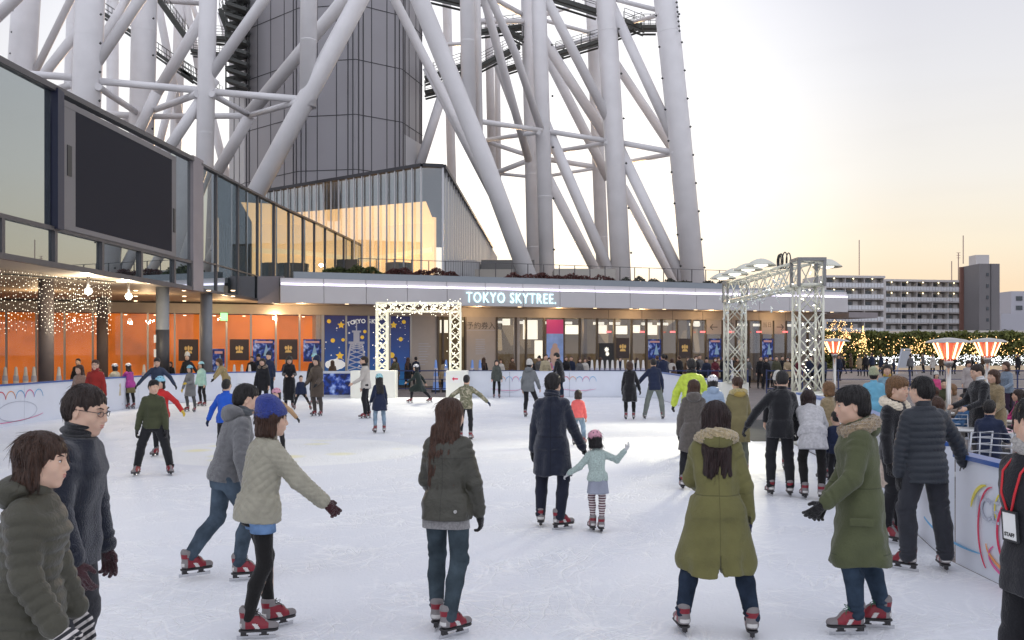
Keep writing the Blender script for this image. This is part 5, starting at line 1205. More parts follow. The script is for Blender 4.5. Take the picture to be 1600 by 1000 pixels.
class Mesh:
    """joins several surfaces into one mesh"""
    def __init__(s): s.v = []; s.f = []; s.m = []; s.n = 0
    def add(s, V, F, m=0):
        V = np.asarray(V, float); F = np.asarray(F, int)
        if len(F) == 0: return s
        s.v.append(V); s.f.append(F + s.n); s.m.append(np.full(len(F), m) if np.isscalar(m) else np.asarray(m)); s.n += len(V); return s
    def build(s, name, mats, parent):
        V = np.concatenate(s.v); F = np.concatenate(s.f); me = bpy.data.meshes.new(name); me.vertices.add(len(V)); me.vertices.foreach_set('co', V.astype(np.float32).ravel())
        me.loops.add(len(F) * 4); me.loops.foreach_set('vertex_index', F.astype(np.int32).ravel()); me.polygons.add(len(F)); me.polygons.foreach_set('loop_start', np.arange(0, len(F) * 4, 4, dtype=np.int32))
        me.polygons.foreach_set('loop_total', np.full(len(F), 4, np.int32))
        for mt in (mats if isinstance(mats, (list, tuple)) else [mats]): me.materials.append(mt)
        me.polygons.foreach_set('material_index', np.concatenate(s.m).astype(np.int32)); me.polygons.foreach_set('use_smooth', np.ones(len(F), bool)); me.update(calc_edges=True)
        o = bpy.data.objects.new(name, me); COL.objects.link(o)
        if parent is not None: o.parent = parent
        return o

def rotx(a): c, s_ = math.cos(R(a)), math.sin(R(a)); return np.array([[1, 0, 0], [0, c, -s_], [0, s_, c]])
def roty(a): c, s_ = math.cos(R(a)), math.sin(R(a)); return np.array([[c, 0, s_], [0, 1, 0], [-s_, 0, c]])
def rotz(a): c, s_ = math.cos(R(a)), math.sin(R(a)); return np.array([[c, -s_, 0], [s_, c, 0], [0, 0, 1]])
def basis(d, up):
    d = np.array(d, float); d /= np.linalg.norm(d); x = np.cross(d, up); x /= np.linalg.norm(x) + 1e-9; return x, d, np.cross(x, d)

# ---------------------------------------------------------------- fabrics
def wrinkle(m, sc_=7, w_=.8):
    """adds broad soft creases to a cloth's fine weave"""
    nt = m.node_tree; N = nt.nodes; L = nt.links; bp = [n for n in N if n.type == 'BUMP'][0]; src = bp.inputs['Height'].links[0].from_socket; tc = [n for n in N if n.type == 'TEX_COORD'][0]
    n = N.new('ShaderNodeTexNoise'); n.inputs['Scale'].default_value = sc_; n.inputs['Detail'].default_value = 3; n.inputs['Distortion'].default_value = 1.6; L.new(tc.outputs['Object'], n.inputs['Vector'])
    q = N.new('ShaderNodeMath'); q.operation = 'MULTIPLY_ADD'; q.inputs[1].default_value = w_ / max(.05, bp.inputs['Strength'].default_value); L.new(n.outputs[0], q.inputs[0])
    q2 = N.new('ShaderNodeMath'); q2.operation = 'MULTIPLY'; q2.inputs[1].default_value = 1.0; L.new(src, q2.inputs[0]); L.new(q2.outputs[0], q.inputs[2]); L.new(q.outputs[0], bp.inputs['Height']); return m
def fabric(name, col, kind='cotton', rough=.85):
    if name in MATS: return MATS[name]
    if kind == 'cotton': return wrinkle(mat(name, col, rough, bump=.30, bscale=90, var=.14, vscale=5, sheen=.15, spec=.25))
    if kind == 'wool': return wrinkle(mat(name, col, .95, bump=.6, bscale=150, var=.18, vscale=30, sheen=.4, spec=.15), 5, .9)
    if kind == 'down': return wrinkle(mat(name, col, .5, bump=.25, bscale=24, var=.12, vscale=8, sheen=.1, spec=.35), 22, .35)
    if kind == 'leather': return wrinkle(mat(name, col, .40, bump=.3, bscale=60, var=.10, vscale=6, spec=.45), 8, 1.0)
    if kind == 'denim': return wrinkle(mat(name, col, .9, bump=.35, bscale=220, var=.42, vscale=7, spec=.15), 11, .9)
    if kind == 'knit':
        m = mat(name, col, .95, bump=.9, bscale=120, var=.25, vscale=70, sheen=.3, spec=.1); return m
    if kind == 'fur': return mat(name, col, .95, bump=1.0, bscale=110, var=.35, vscale=40, sheen=.6, spec=.1)
    if kind == 'hair': 
        m = mat(name, col, .38, bump=1.0, bscale=9, var=.55, vscale=11, spec=.5, stretch=(18, 18, 1.1)); return m
    if kind == 'stripe':
        m = mat(name, col, .9); nt = m.node_tree; N = nt.nodes; b = N['Principled BSDF']; tc = N.new('ShaderNodeTexCoord'); wv = N.new('ShaderNodeTexWave'); wv.bands_direction = 'Z'; wv.inputs['Scale'].default_value = 11 if 'knit' in name else 12; wv.inputs['Distortion'].default_value = 0
        mp_ = N.new('ShaderNodeMapping'); mp_.inputs['Rotation'].default_value = (R(-34) if 'knit' in name else 0, 0, 0); nt.links.new(tc.outputs['Object'], mp_.inputs[0]); nt.links.new(mp_.outputs[0], wv.inputs['Vector']); r = N.new('ShaderNodeValToRGB'); r.color_ramp.interpolation = 'CONSTANT'; r.color_ramp.elements[0].color = (*col, 1); r.color_ramp.elements[1].color = (.62, .58, .56, 1); r.color_ramp.elements[1].position = .55
        nt.links.new(wv.outputs[0], r.inputs[0]); nt.links.new(r.outputs[0], b.inputs['Base Color']); return m
    if kind == 'camo':
        m = mat(name, col, .85); nt = m.node_tree; N = nt.nodes; b = N['Principled BSDF']; tc = N.new('ShaderNodeTexCoord'); n = N.new('ShaderNodeTexNoise'); n.inputs['Scale'].default_value = 16; nt.links.new(tc.outputs['Object'], n.inputs['Vector'])
        r = N.new('ShaderNodeValToRGB'); r.color_ramp.interpolation = 'CONSTANT'; e = r.color_ramp.elements; e[0].color = (*col, 1); e[1].position = .6; e[1].color = (.42, .38, .28, 1)
        for p_, c_ in ((.44, (.10, .11, .06)), (.5, (.26, .24, .16))): q = e.new(p_); q.color = (*c_, 1)
        nt.links.new(n.outputs[0], r.inputs[0]); nt.links.new(r.outputs[0], b.inputs['Base Color']); return m
    if kind == 'dots':
        m = mat(name, col, .85); nt = m.node_tree; N = nt.nodes; b = N['Principled BSDF']; tc = N.new('ShaderNodeTexCoord'); n = N.new('ShaderNodeTexVoronoi'); n.inputs['Scale'].default_value = 75; n.inputs['Randomness'].default_value = .2; nt.links.new(tc.outputs['Object'], n.inputs['Vector'])
        r = N.new('ShaderNodeValToRGB'); r.color_ramp.interpolation = 'CONSTANT'; e = r.color_ramp.elements; e[0].color = (.7, .7, .75, 1); e[1].position = .22; e[1].color = (*col, 1); nt.links.new(n.outputs['Distance'], r.inputs[0]); nt.links.new(r.outputs[0], b.inputs['Base Color']); return m
M_skin = mat('skin', (.62, .40, .29), .5, bump=.05, bscale=120, var=.05, vscale=8); MATS['skin'].node_tree.nodes['Principled BSDF'].inputs['Subsurface Weight'].default_value = .12
MATS['skin'].node_tree.nodes['Principled BSDF'].inputs['Subsurface Radius'].default_value = (.012, .004, .002)
M_lip = mat('lips', (.50, .20, .17), .45); M_eye = mat('eye_white', (.72, .70, .68), .2); M_iris = mat('iris', (.02, .012, .008), .12)
M_h_black = fabric('hair_black', (.012, .010, .010), 'hair'); M_h_brown = fabric('hair_brown', (.060, .026, .014), 'hair'); M_h_dark = fabric('hair_dark_brown', (.026, .014, .010), 'hair'); M_h_blond = fabric('hair_light_brown', (.20, .105, .045), 'hair')
M_boot_red = mat('boot_red', (.22, .010, .022), .4, var=.12, vscale=30); M_boot_grey = mat('boot_grey', (.22, .20, .20), .6, bump=.3, bscale=150); M_boot_dark = mat('boot_sole', (.03, .028, .03), .5); M_boot_wh = mat('boot_pale', (.6, .58, .56), .5)
M_blade = mat('blade_steel', (.62, .62, .64), .22, metal=1); M_lace = mat('lace_black', (.02, .018, .018), .7); M_lace_g = mat('lace_green', (.01, .13, .05), .7)

# ---------------------------------------------------------------- skates (boot with steel blade)
def boot_mesh(vox):
    f = Field(vox); f.cone((0, -.035, .15), (0, -.045, .265), .050, .054, k=.01); f.cone((0, -.045, .125), (0, .06, .122), .047, .045, k=.03); f.cone((0, .06, .118), (0, .155, .112), .046, .040, k=.03)
    f.ell((0, .03, .17), (.044, .07, .055), k=.03); f.cut(lambda X, Y, Z: (.086 - Z) + 0 * X + 0 * Y); f.cut(lambda X, Y, Z: (Z - .292 + (Y + .04) * .35) + 0 * X)
    V, F = f.mesh(); c = V[F].mean(1); m = np.zeros(len(F), int)      # 0 red 1 grey 2 dark 3 pale
    m[(c[:, 2] > .215)] = 1; m[(c[:, 1] > .118) & (c[:, 2] < .15)] = 1; m[(c[:, 1] < -.045) & (c[:, 2] < .20)] = 1; m[(c[:, 2] < .104)] = 2; m[(np.abs(c[:, 0]) < .022) & (c[:, 1] > -.02) & (c[:, 2] > .145)] = 1
    m[(c[:, 1] < -.075) & (c[:, 2] > .12) & (c[:, 2] < .155)] = 3; s_ = (np.abs(c[:, 1] - .02 + (c[:, 2] - .15) * .5) < .018) & (c[:, 2] > .104) & (c[:, 2] < .15); m[s_] = 3
    # red side stripe over the grey cuff
    m[(c[:, 2] > .215) & (c[:, 2] < .25) & (c[:, 1] < -.055)] = 0
    g = Field(vox); g.cone((0, -.055, .09), (0, .145, .09), .048, .047, k=0); g.cut(lambda X, Y, Z: (.070 - Z) + 0 * X + 0 * Y); g.cut(lambda X, Y, Z: (Z - .09) + 0 * X + 0 * Y)
    V2, F2 = g.mesh(); return (V, F, m), (V2, F2)
_bc = {}
def boot_data(vox, lace):
    key = (vox, lace.name if lace else None)
    if key in _bc: return _bc[key]
    (V, F, m), (V2, F2) = boot_mesh(vox); ms = Mesh(); ms.add(V, F, m); ms.add(V2, F2, 2); o = ms.build('skate', [M_boot_red, M_boot_grey, M_boot_dark, M_boot_wh], None); o.data.name = 'skate'
    b = MB(); b.box(-.0025, .0025, -.115, .170, 0, .034); b.build_only = True
    b.box(-.018, .018, -.085, -.045, .034, .072, 1); b.box(-.016, .016, .065, .105, .034, .072, 1); b.box(-.006, .006, -.085, -.03, .030, .040, 1); b.box(-.006, .006, .05, .12, .030, .040, 1)
    ob = b.build('blade', [M_blade, M_boot_dark], None)
    ol = None
    if lace and vox < .012:
        l = MB()
        for i in range(6):
            t = i / 5; y = .075 - t * .085; z = .157 + t * .088
            for s_ in (-1, 1): l.tube([(-s_ * .024, y, z + .004), (0, y + .012, z + .016), (s_ * .024, y - .012, z + .018)], .0035, 5)
        for s_ in (-1, 1): l.tube([(0, .02, .25), (s_ * .035, .045, .262), (s_ * .045, .03, .235), (s_ * .01, .025, .245)], .003, 5); l.tube([(0, .02, .25), (s_ * .03, .055, .22), (s_ * .038, .06, .19)], .003, 5)
        ol = l.build('lace', lace, None)
    r = (o.data, ob.data, ol.data if ol else None); bpy.data.objects.remove(o); bpy.data.objects.remove(ob)
    if ol: bpy.data.objects.remove(ol)
    _bc[key] = r; return r
def add_skate(parent, loc, yaw, pitch, vox, lace, sc_=1.0):
    bd, bl, la = boot_data(.007 if vox < .014 else .014 if vox < .02 else .022, lace); o = bpy.data.objects.new('skate', bd); COL.objects.link(o); o.parent = parent; o.location = loc; o.rotation_euler = (R(pitch), 0, R(yaw)); o.scale = (.88 * sc_, .94 * sc_, .78 * sc_)
    q = bpy.data.objects.new('blade', bl); COL.objects.link(q); q.parent = o
    if la: q = bpy.data.objects.new('lace', la); COL.objects.link(q); q.parent = o
    return o

# ---------------------------------------------------------------- hand
def hand_field(f, w, d, n, side, k, curl=35, infl=0.0, spread=6, detail=True):
    """w wrist point, d direction of the hand, n palm normal (palm side), side +1 right / -1 left, k size"""
    d = np.array(d, float) / np.linalg.norm(d); n = np.array(n, float); n -= d * (n @ d); n /= np.linalg.norm(n); t = np.cross(d, n) * side    # t points to the thumb side
    r = lambda q: q * k + infl
    f.cone(w, w + d * .045 * k, r(.024), r(.026), k=.012)
    for j, u in enumerate((-.026, -.009, .009, .026)): f.cone(w + d * .035 * k + t * u * .7 * k, w + d * .082 * k + t * u * k, r(.0135), r(.0115), k=.010)
    Ls = [(.028, .019, .016), (.036, .024, .018), (.041, .027, .019), (.036, .023, .017)]
    if not detail:
        p = w + d * .085 * k; dd = (d * math.cos(R(curl)) + n * math.sin(R(curl))); f.cone(p, p + dd * .05 * k, r(.022), r(.018), k=.02); f.cone(w + d * .03 * k + t * .02 * k, w + d * .07 * k + t * .05 * k, r(.012), r(.010), k=.01); return
    for j, u in enumerate((-.028, -.0095, .0095, .028)):
        p = w + d * .084 * k + t * u * k; a = 0; rr = .0092 - .0006 * (j == 0)
        for s_, L_ in enumerate(Ls[j]):
            a += curl * (.55 if s_ == 0 else .9) * (1 + .15 * (1.5 - j)); dd = d * math.cos(R(a)) + n * math.sin(R(a)) + t * math.sin(R(spread * (j - 1.5))); dd /= np.linalg.norm(dd)
            q = p + dd * L_ * k; f.cone(p, q, r(rr), r(rr * .93), k=.003); p = q; rr *= .93
    p = w + d * .022 * k + t * .022 * k; dd = d * .62 + t * .62 + n * .45; dd /= np.linalg.norm(dd); q = p + dd * .042 * k; f.cone(p, q, r(.014), r(.011), k=.010)
    dd = d * .85 + t * .25 + n * .5; dd /= np.linalg.norm(dd); f.cone(q, q + dd * .03 * k, r(.0105), r(.009), k=.004)

# ---------------------------------------------------------------- head
def T(c, H, p, k): return np.array(c) + H @ (np.array(p, float) * k)
def head_field(f, c, H, k, neck, female=False):
    e = lambda p, r, kk=.02, op='u', Rl=None: f.ell(T(c, H, p, k), np.array(r) * k, H if Rl is None else H @ Rl, kk * k, op); q = lambda a, b, ra, rb, kk=.01, op='u': f.cone(T(c, H, a, k), T(c, H, b, k), ra * k, rb * k, kk * k, op=op)
    e((0, -.014, .032), (.074, .094, .083)); e((0, .018, -.018), (.062, .070, .088), .03); e((0, .030, -.062), (.047, .052, .045), .03)
    e((0, .066, -.098), (.021, .018, .016), .025)
    for s_ in (-1, 1):
        e((s_ * .050, .005, -.066), (.013, .026, .022), .035); e((s_ * .041, .060, -.024), (.022, .022, .022), .03); q((s_ * .014, .086, .026), (s_ * .042, .074, .024), .008, .008, .02)
        e((s_ * .031, .096, .006), (.019, .014, .013), .014, 's'); e((s_ * .031, .0745, .005), (.0165, .0140, .0125), .006)
        e((s_ * .0745, -.008, -.008), (.008, .019, .031), .010, 'u', rotz(-s_ * 22)); e((s_ * .083, -.004, -.004), (.006, .011, .019), .004, 's', rotz(-s_ * 22))
    q((0, .083, .020), (0, .103, -.024), .0085, .0115, .012); e((0, .101, -.029), (.0105, .012, .009), .008)
    for s_ in (-1, 1): e((s_ * .0115, .093, -.031), (.0075, .010, .0075), .006)
    e((0, .078, -.055), (.030, .016, .022), .02); e((0, .0925, -.0535), (.021, .0085, .0055), .004); e((0, .0905, -.0645), (.018, .009, .0065), .004)
    e((0, .096, -.0590), (.022, .007, .0012), .003, 's')
    f.cone(T(c, H, (0, -.022, -.05), k), neck, (.050 if female else .055) * k, (.054 if female else .062) * k, k=.03 * k)
def face_bits(ms, c, H, k, hair_i, vox, female=False):
    """eyes, brows, lips: small shapes joined into the body mesh; material slots 1 lips 2 white 3 iris 4 hair"""
    for s_ in (-1, 1):
        f = Field(.0022 * k / 1.0 if vox < .012 else .005); f.ell(T(c, H, (s_ * .031, .0815, .0045), k), np.array((.0115, .0095, .0052)) * k, H, 0); ms.add(*f.mesh(), 2)
        f = Field(.0022 if vox < .012 else .004); f.ell(T(c, H, (s_ * .031, .0880, .0045), k), np.array((.0048, .0042, .0048)) * k, H, 0); ms.add(*f.mesh(), 3)
        f = Field(.0022 if vox < .012 else .004); f.cone(T(c, H, (s_ * .019, .0890, .0080), k), T(c, H, (s_ * .030, .0925, .0112), k), .0016 * k, .0019 * k, 0); f.cone(T(c, H, (s_ * .030, .0925, .0112), k), T(c, H, (s_ * .045, .083, .0085), k), .0019 * k, .0016 * k, .002); ms.add(*f.mesh(), 4)
        f = Field(.0024 if vox < .012 else .005); f.cone(T(c, H, (s_ * .016, .0945, .0265), k), T(c, H, (s_ * .034, .0905, .0315), k), .0030 * k, .0034 * k, 0); f.cone(T(c, H, (s_ * .034, .0905, .0315), k), T(c, H, (s_ * .050, .078, .0260), k), .0034 * k, .0018 * k, .003); ms.add(*f.mesh(), 4)
    f = Field(.0022 if vox < .012 else .005); f.ell(T(c, H, (0, .0935, -.0540), k), np.array((.0195, .0085, .0048)) * k, H, 0); f.ell(T(c, H, (0, .0920, -.0640), k), np.array((.0165, .0090, .0056)) * k, H, .001); f.ell(T(c, H, (0, .102, -.0590), k), np.array((.024, .006, .0011)) * k, H, .002, 's'); ms.add(*f.mesh(), 1)

def hair_mesh(c, H, k, style, vox, tw=np.eye(3)):
    hv = max(vox * .6, .0048); f = Field(hv); e = lambda p, r, kk=.02, op='u', Rl=None: f.ell(T(c, H, p, k), np.array(r) * k, H if Rl is None else H @ Rl, kk * k, op)
    q = lambda a, b, ra, rb, kk=.02, op='u': f.cone(T(c, H, a, k), T(c, H, b, k), ra * k, rb * k, kk * k, op=op)
    Hn = H
    def loc(X, Y, Z):
        dx, dy, dz = X - c[0], Y - c[1], Z - c[2]; return tuple((dx * Hn[0, i] + dy * Hn[1, i] + dz * Hn[2, i]) / k for i in range(3))
    full = 1 if style in ('bob', 'long', 'longdark', 'pony') else 0
    e((0, -.014, .038), (.081 + .008 * full, .100 + .006 * full, .090 + .002 * full))
    if style in ('short', 'shortb', 'mop'):
        e((0, -.045, -.01), (.074, .072, .075), .03)
        if style == 'mop': e((0, .04, .065), (.074, .06, .05), .03); e((0, -.02, .055), (.092, .10, .085), .03); e((.0, -.05, -.02), (.078, .065, .075), .03)
        if style == 'shortb': e((0, .035, .085), (.06, .055, .04), .03)
        # face opening
        f.ell(T(c, H, (0, .105, -.045 if style != 'mop' else -.055), k), np.array((.078, .075, .098 if style != 'mop' else .092)) * k, H, .012 * k, 's')
        for s_ in (-1, 1): f.ell(T(c, H, (s_ * .085, .012, -.03), k), np.array((.035, .034, .052)) * k, H, .01 * k, 's')
        def cutf(X, Y, Z): x, y, z = loc(X, Y, Z); return (-.072 - z + .25 * np.maximum(y + .03, 0) * 0 + .35 * np.maximum(y, 0)) * k
        f.cut(cutf)
    elif style == 'bob':
        for s_ in (-1, 1): q((s_ * .070, -.01, .02), (s_ * .074, -.005, -.10), .032, .026, .03)
        q((0, -.06, .02), (0, -.062, -.11), .058, .048, .04); q((-.04, -.05, -.08), (.04, -.05, -.08), .05, .05, .03)
        f.ell(T(c, H, (0, .110, -.048), k), np.array((.066, .078, .082)) * k, H, .010 * k, 's')
        f.cut(lambda X, Y, Z: (-.125 - loc(X, Y, Z)[2]) * k)
    elif style in ('long', 'longdark'):
        for s_ in (-1, 1): q((s_ * .068, -.015, .02), (s_ * .072, -.02, -.15), .034, .032, .03)
        q((0, -.06, .02), (0, -.07, -.15), .06, .058, .04)
        f.ell(T(c, H, (0, .110, -.040), k), np.array((.062, .078, .085)) * k, H, .010 * k, 's')
        # hair falling down the back, follows the torso
        b0 = T(c, H, (0, -.065, -.10), k); dn = tw @ np.array((0, -.03, -1.)); dn /= np.linalg.norm(dn); xx = tw[:, 0]
        for j, u in enumerate((-.06, -.03, 0, .03, .06)):
            L_ = (.40 if style == 'long' else .30) * (1 - .9 * abs(u)) + .02 * math.sin(j * 2.3); f.cone(b0 + xx * u * k, b0 + xx * u * 1.1 * k + dn * L_ * .45 * k - tw[:, 1] * (.022 if style == 'long' else .05), .036 * k, .030 * k, k=.022); f.cone(b0 + xx * u * 1.1 * k + dn * L_ * .45 * k - tw[:, 1] * (.022 if style == 'long' else .05), b0 + xx * (u * 1.25 + .01 * math.sin(j * 5)) * k + dn * L_ * k - tw[:, 1] * (.030 if style == 'long' else .055), .030 * k, .019 * k, k=.03)
    elif style == 'pony':
        f.ell(T(c, H, (0, .105, -.045), k), np.array((.074, .075, .095)) * k, H, .012 * k, 's'); f.cut(lambda X, Y, Z: (-.065 - loc(X, Y, Z)[2] + .2 * np.maximum(loc(X, Y, Z)[1], 0)) * k)
        b0 = T(c, H, (0, -.10, .045), k); f.cone(b0, b0 + np.array((0, 0, -.02)) + H @ np.array((0, -.04, 0)), .025 * k, .03 * k, k=.02); b1 = b0 + np.array((0, 0, -.02)) + H @ np.array((0, -.04, 0)); f.cone(b1, b1 + np.array((0, 0, -.17 * k)) + H @ np.array((0, -.015, 0)), .032 * k, .012 * k, k=.02)
    cc = np.array(c)
    def disp(X, Y, Z):
        x, y, z = loc(X, Y, Z); an = np.arctan2(x, y + .02); rh = np.sqrt(x * x + y * y); return .0028 * k * np.sin(an * 26 + 3 * np.sin(an * 3 + z * 8) + z * 6) * np.clip(rh / .06, .2, 1) + .002 * np.sin(an * 11 + z * 30)
    return f.mesh(disp if hv < .012 else None)

HELM_HOLES = [(0, .6), (.55, .75), (-.55, .75), (1.2, .55), (-1.2, .55), (1.9, .8), (-1.9, .8), (3.14, .6), (2.5, .5), (-2.5, .5)]
def helmet(parent, c, H, k, m, vox):
    f = Field(max(vox * .7, .006)); f.ell(T(c, H, (0, -.008, .052), k), np.array((.102, .122, .100)) * k, H, 0)
    Hn = H
    def cf(X, Y, Z):
        dx, dy, dz = X - c[0], Y - c[1], Z - c[2]; y = (dx * Hn[0, 1] + dy * Hn[1, 1] + dz * Hn[2, 1]) / k; z = (dx * Hn[0, 2] + dy * Hn[1, 2] + dz * Hn[2, 2]) / k; return (np.where(y > 0, .036 - .1 * y, .030 + .52 * y) - z) * k
    f.cut(cf); f.ell(T(c, H, (0, -.008, .03), k), np.array((.090, .110, .085)) * k, H, 0, 's'); ms = Mesh().add(*f.mesh()); o = ms.build('helmet', m, parent)
    if vox < .03:
        mb = MB()
        for a, e_ in HELM_HOLES:
            d = np.array((math.sin(a) * math.cos(e_), math.cos(a) * math.cos(e_), math.sin(e_))); p = T(c, H, np.array((0, -.008, .052)) + d * np.array((.1015, .1215, .0995)), k); q = T(c, H, np.array((0, -.008, .052)) + d * np.array((.104, .124, .102)), k)
            mb.tube([p, q], .0105 * k, 10)
        mb.build('vent', M_black, o, local=True)
        mb = MB()
        for s_ in (-1, 1): mb.tube([T(c, H, (s_ * .088, .0, .03), k), T(c, H, (s_ * .066, .03, -.06), k), T(c, H, (0, .055, -.125), k)], .005 * k, 5)
        mb.build('strap', M_black, o, local=True)
    return o
def beanie(parent, c, H, k, m, vox, pom=False):
    f = Field(max(vox * .6, .0055)); f.ell(T(c, H, (0, -.016, .055), k), np.array((.094, .112, .092)) * k, H, 0); f.ell(T(c, H, (0, -.040, .120), k), np.array((.074, .086, .062)) * k, H, .03)
    Hn = H
    def cf(X, Y, Z):
        dx, dy, dz = X - c[0], Y - c[1], Z - c[2]; y = (dx * Hn[0, 1] + dy * Hn[1, 1] + dz * Hn[2, 1]) / k; z = (dx * Hn[0, 2] + dy * Hn[1, 2] + dz * Hn[2, 2]) / k; return (.022 + .25 * y - z) * k
    f.cut(cf); f2 = Field(f.v); f2.ell(T(c, H, (0, -.016, .048), k), np.array((.099, .118, .088)) * k, H, 0)
    def band(X, Y, Z):
        dx, dy, dz = X - c[0], Y - c[1], Z - c[2]; y = (dx * Hn[0, 1] + dy * Hn[1, 1] + dz * Hn[2, 1]) / k; z = (dx * Hn[0, 2] + dy * Hn[1, 2] + dz * Hn[2, 2]) / k; q = z - .25 * y; return np.maximum(.018 - q, q - .070) * k
    f2.cut(band); ms = Mesh().add(*f.mesh()).add(*f2.mesh())
    if pom: f3 = Field(f.v); f3.ell(T(c, H, (0, -.03, .175), k), np.array((.03, .03, .03)) * k, H, 0); ms.add(*f3.mesh())
    return ms.build('hat', m, parent)

# ---------------------------------------------------------------- the whole figure
def ik(a, b, l1, l2, pole):
    a = np.array(a, float); b = np.array(b, float); d = b - a; L_ = np.linalg.norm(d); Lm = min(L_, (l1 + l2) * .999); u = d / L_; b = a + u * Lm
    x = (l1 * l1 - l2 * l2 + Lm * Lm) / (2 * Lm); h = math.sqrt(max(0, l1 * l1 - x * x)); p = np.array(pole, float); p -= u * (p @ u); p /= np.linalg.norm(p) + 1e-9
    return a + u * x + p * h, b
def person(label, xp, D, h, face, feet=((-.11, 0, 0, 8), (.11, 0, 0, -8)), arms=((5, 10, 12, 8), (5, 10, 12, 8)), lean=4, slean=0, twist=0, head=(0, 0), hair='short', hairm=None, sex='m', hat=None, hatm=None,
           top=None, topk='plain', topt=.018, hem=-.06, flare=.0, skirt=None, legs=None, legt=.0, glove=None, gk=0, scarf=None, hood=None, fur=None, vox=.012, skates=True, lace='b', under=None, crouch=0, curl=35, kid=False, group=None,
           cuff=None, slit=False, shoes=None, mask=False, glasses=False, legcut=None, rootz=0, pz_off=0, sleeves=True, midc=None, palm=None):
    """feet: (x, y, lift, yaw) left and right; arms: forward/outward angles of the upper arm and forearm, left and right"""
    h = h * 1.012
    root = empty('person', (px(xp, D), D, rootz), R(face), label=label, cat='child' if kid else 'person', group=group)
    k = h / 1.70; s0 = .055 if skates else .01; fem = sex == 'f'; near = vox < .014
    pelv = np.array((0, pz_off, s0 + .525 * h - crouch)); hwid = .050 * h; az = .150 if skates else .09; LL = (s0 + .525 * h - az) * .506
    for (fx_, fy_, fl, yaw), sd in zip(feet, (-1, 1)):
        hd = math.hypot(fx_ - sd * hwid, fy_ - .03 - pz_off); mz = math.sqrt(max(.01, (1.985 * LL) ** 2 - hd * hd)); pelv[2] = min(pelv[2], az + fl + mz)
    Rt = rotz(twist) @ roty(slean) @ rotx(-lean); upv = Rt @ np.array((0, 0, 1.)); rgt = Rt @ np.array((1., 0, 0)); fwd = Rt @ np.array((0, 1., 0))
    shc = pelv + upv * .264 * h; neck = pelv + upv * .308 * h; hk = k * (1.055 if not kid else min(1.25, 1.04 + (1.5 - h) * .45)); hy, hp = head
    Hm = rotz(hy) @ rotx(-hp) if True else None; hc = neck + upv * .035 * h + Hm @ np.array((0, .018 * hk, .075 * hk))
    if kid: hc = hc + upv * .01
    hw = .050 * h; sw = (.080 if fem else .090) * h
    hips = [pelv + np.array((s * hw, 0, 0)) for s in (-1, 1)]; sh = [shc + rgt * s * sw for s in (-1, 1)]
    ank = []; knees = []
    for i, (fx_, fy_, fl, yaw) in enumerate(feet):
        t = np.array((fx_, fy_ - .03, az + fl)); yv = rotz(yaw) @ np.array((0, 1., 0)); kn, an = ik(hips[i], t, LL, LL, yv + np.array((.12 * (-1, 1)[i], 0, 0))); knees.append(kn); ank.append(an)
    elb = []; wr = []; fdir = []
    for i, (ua, uo, fa, fo) in enumerate(arms):
        s = (-1, 1)[i]; dv = lambda a, o: np.array((s * math.sin(R(o)), math.cos(R(o)) * math.sin(R(a)), -math.cos(R(o)) * math.cos(R(a)))); tz = rotz(twist)
        e_ = sh[i] + tz @ dv(ua, uo) * .172 * h; w_ = e_ + tz @ dv(fa, fo) * .150 * h; elb.append(e_); wr.append(w_); fdir.append(tz @ dv(fa, fo))
    body_m = [M_skin, M_lip, M_eye, M_iris, hairm or M_h_black]
    # --- body
    ms = Mesh(); f = Field(max(.0055 if near else vox * .55, .0052) if not near else .0052); head_field(f, hc, Hm, hk, neck - upv * .02 * h, fem)
    handskin = glove is None; hf = Field(.0048 if near else vox * .6)
    ms.add(*f.mesh())
    face_bits(ms, hc, Hm, hk, 4, vox, fem)
    g = Field(max(vox * 1.3, .016)); g.loft(pelv, Rt, [(-.05 * h, .085 * h, .055 * h, 0), (.07 * h, .072 * h, .05 * h, 0), (.2 * h, .09 * h, .055 * h, 0), (.29 * h, .07 * h, .04 * h, 0)])
    g.cone(neck - upv * .03 * h, neck + upv * .01 * h, .045 * k, .05 * k)
    for i in range(2): g.cone(hips[i], knees[i], .045 * h, .03 * h); g.cone(knees[i], ank[i], .03 * h, .02 * h); g.cone(sh[i], elb[i], .026 * h, .02 * h); g.cone(elb[i], wr[i], .02 * h, .015 * h)
    ms.add(*g.mesh())
    gloves = []
    for i in range(2):
        s = (-1, 1)[i]; n_ = rotz(twist) @ np.array((-s, 0, 0.)) if (palm is None or palm[i] is None) else np.array(palm[i], float)
        if abs(n_ @ fdir[i]) > .85: n_ = np.array((0, -1., 0))
        w0 = wr[i] + fdir[i] * .005; hand_dir = fdir[i]; th = rotz(twist) @ np.array((0, 1., 0)); 
        side = 1 if (np.cross(hand_dir, n_) @ th) > 0 else -1
        if handskin: hh = Field(.0048 if near else vox * .6); hand_field(hh, w0, hand_dir, n_, side, k, curl, 0, detail=vox < .016); ms.add(*hh.mesh())
        else: hh = Field(.0050 if near else vox * .6); hand_field(hh, w0, hand_dir, n_, side, k, curl, .003 + gk, detail=vox < .016); hh.cone(w0 - fdir[i] * .05 * k, w0 + fdir[i] * .01, .030 * k + gk, .029 * k + gk, k=.01); Mesh().add(*hh.mesh()).build('glove', glove, root)
    ms.build('body', body_m, root)
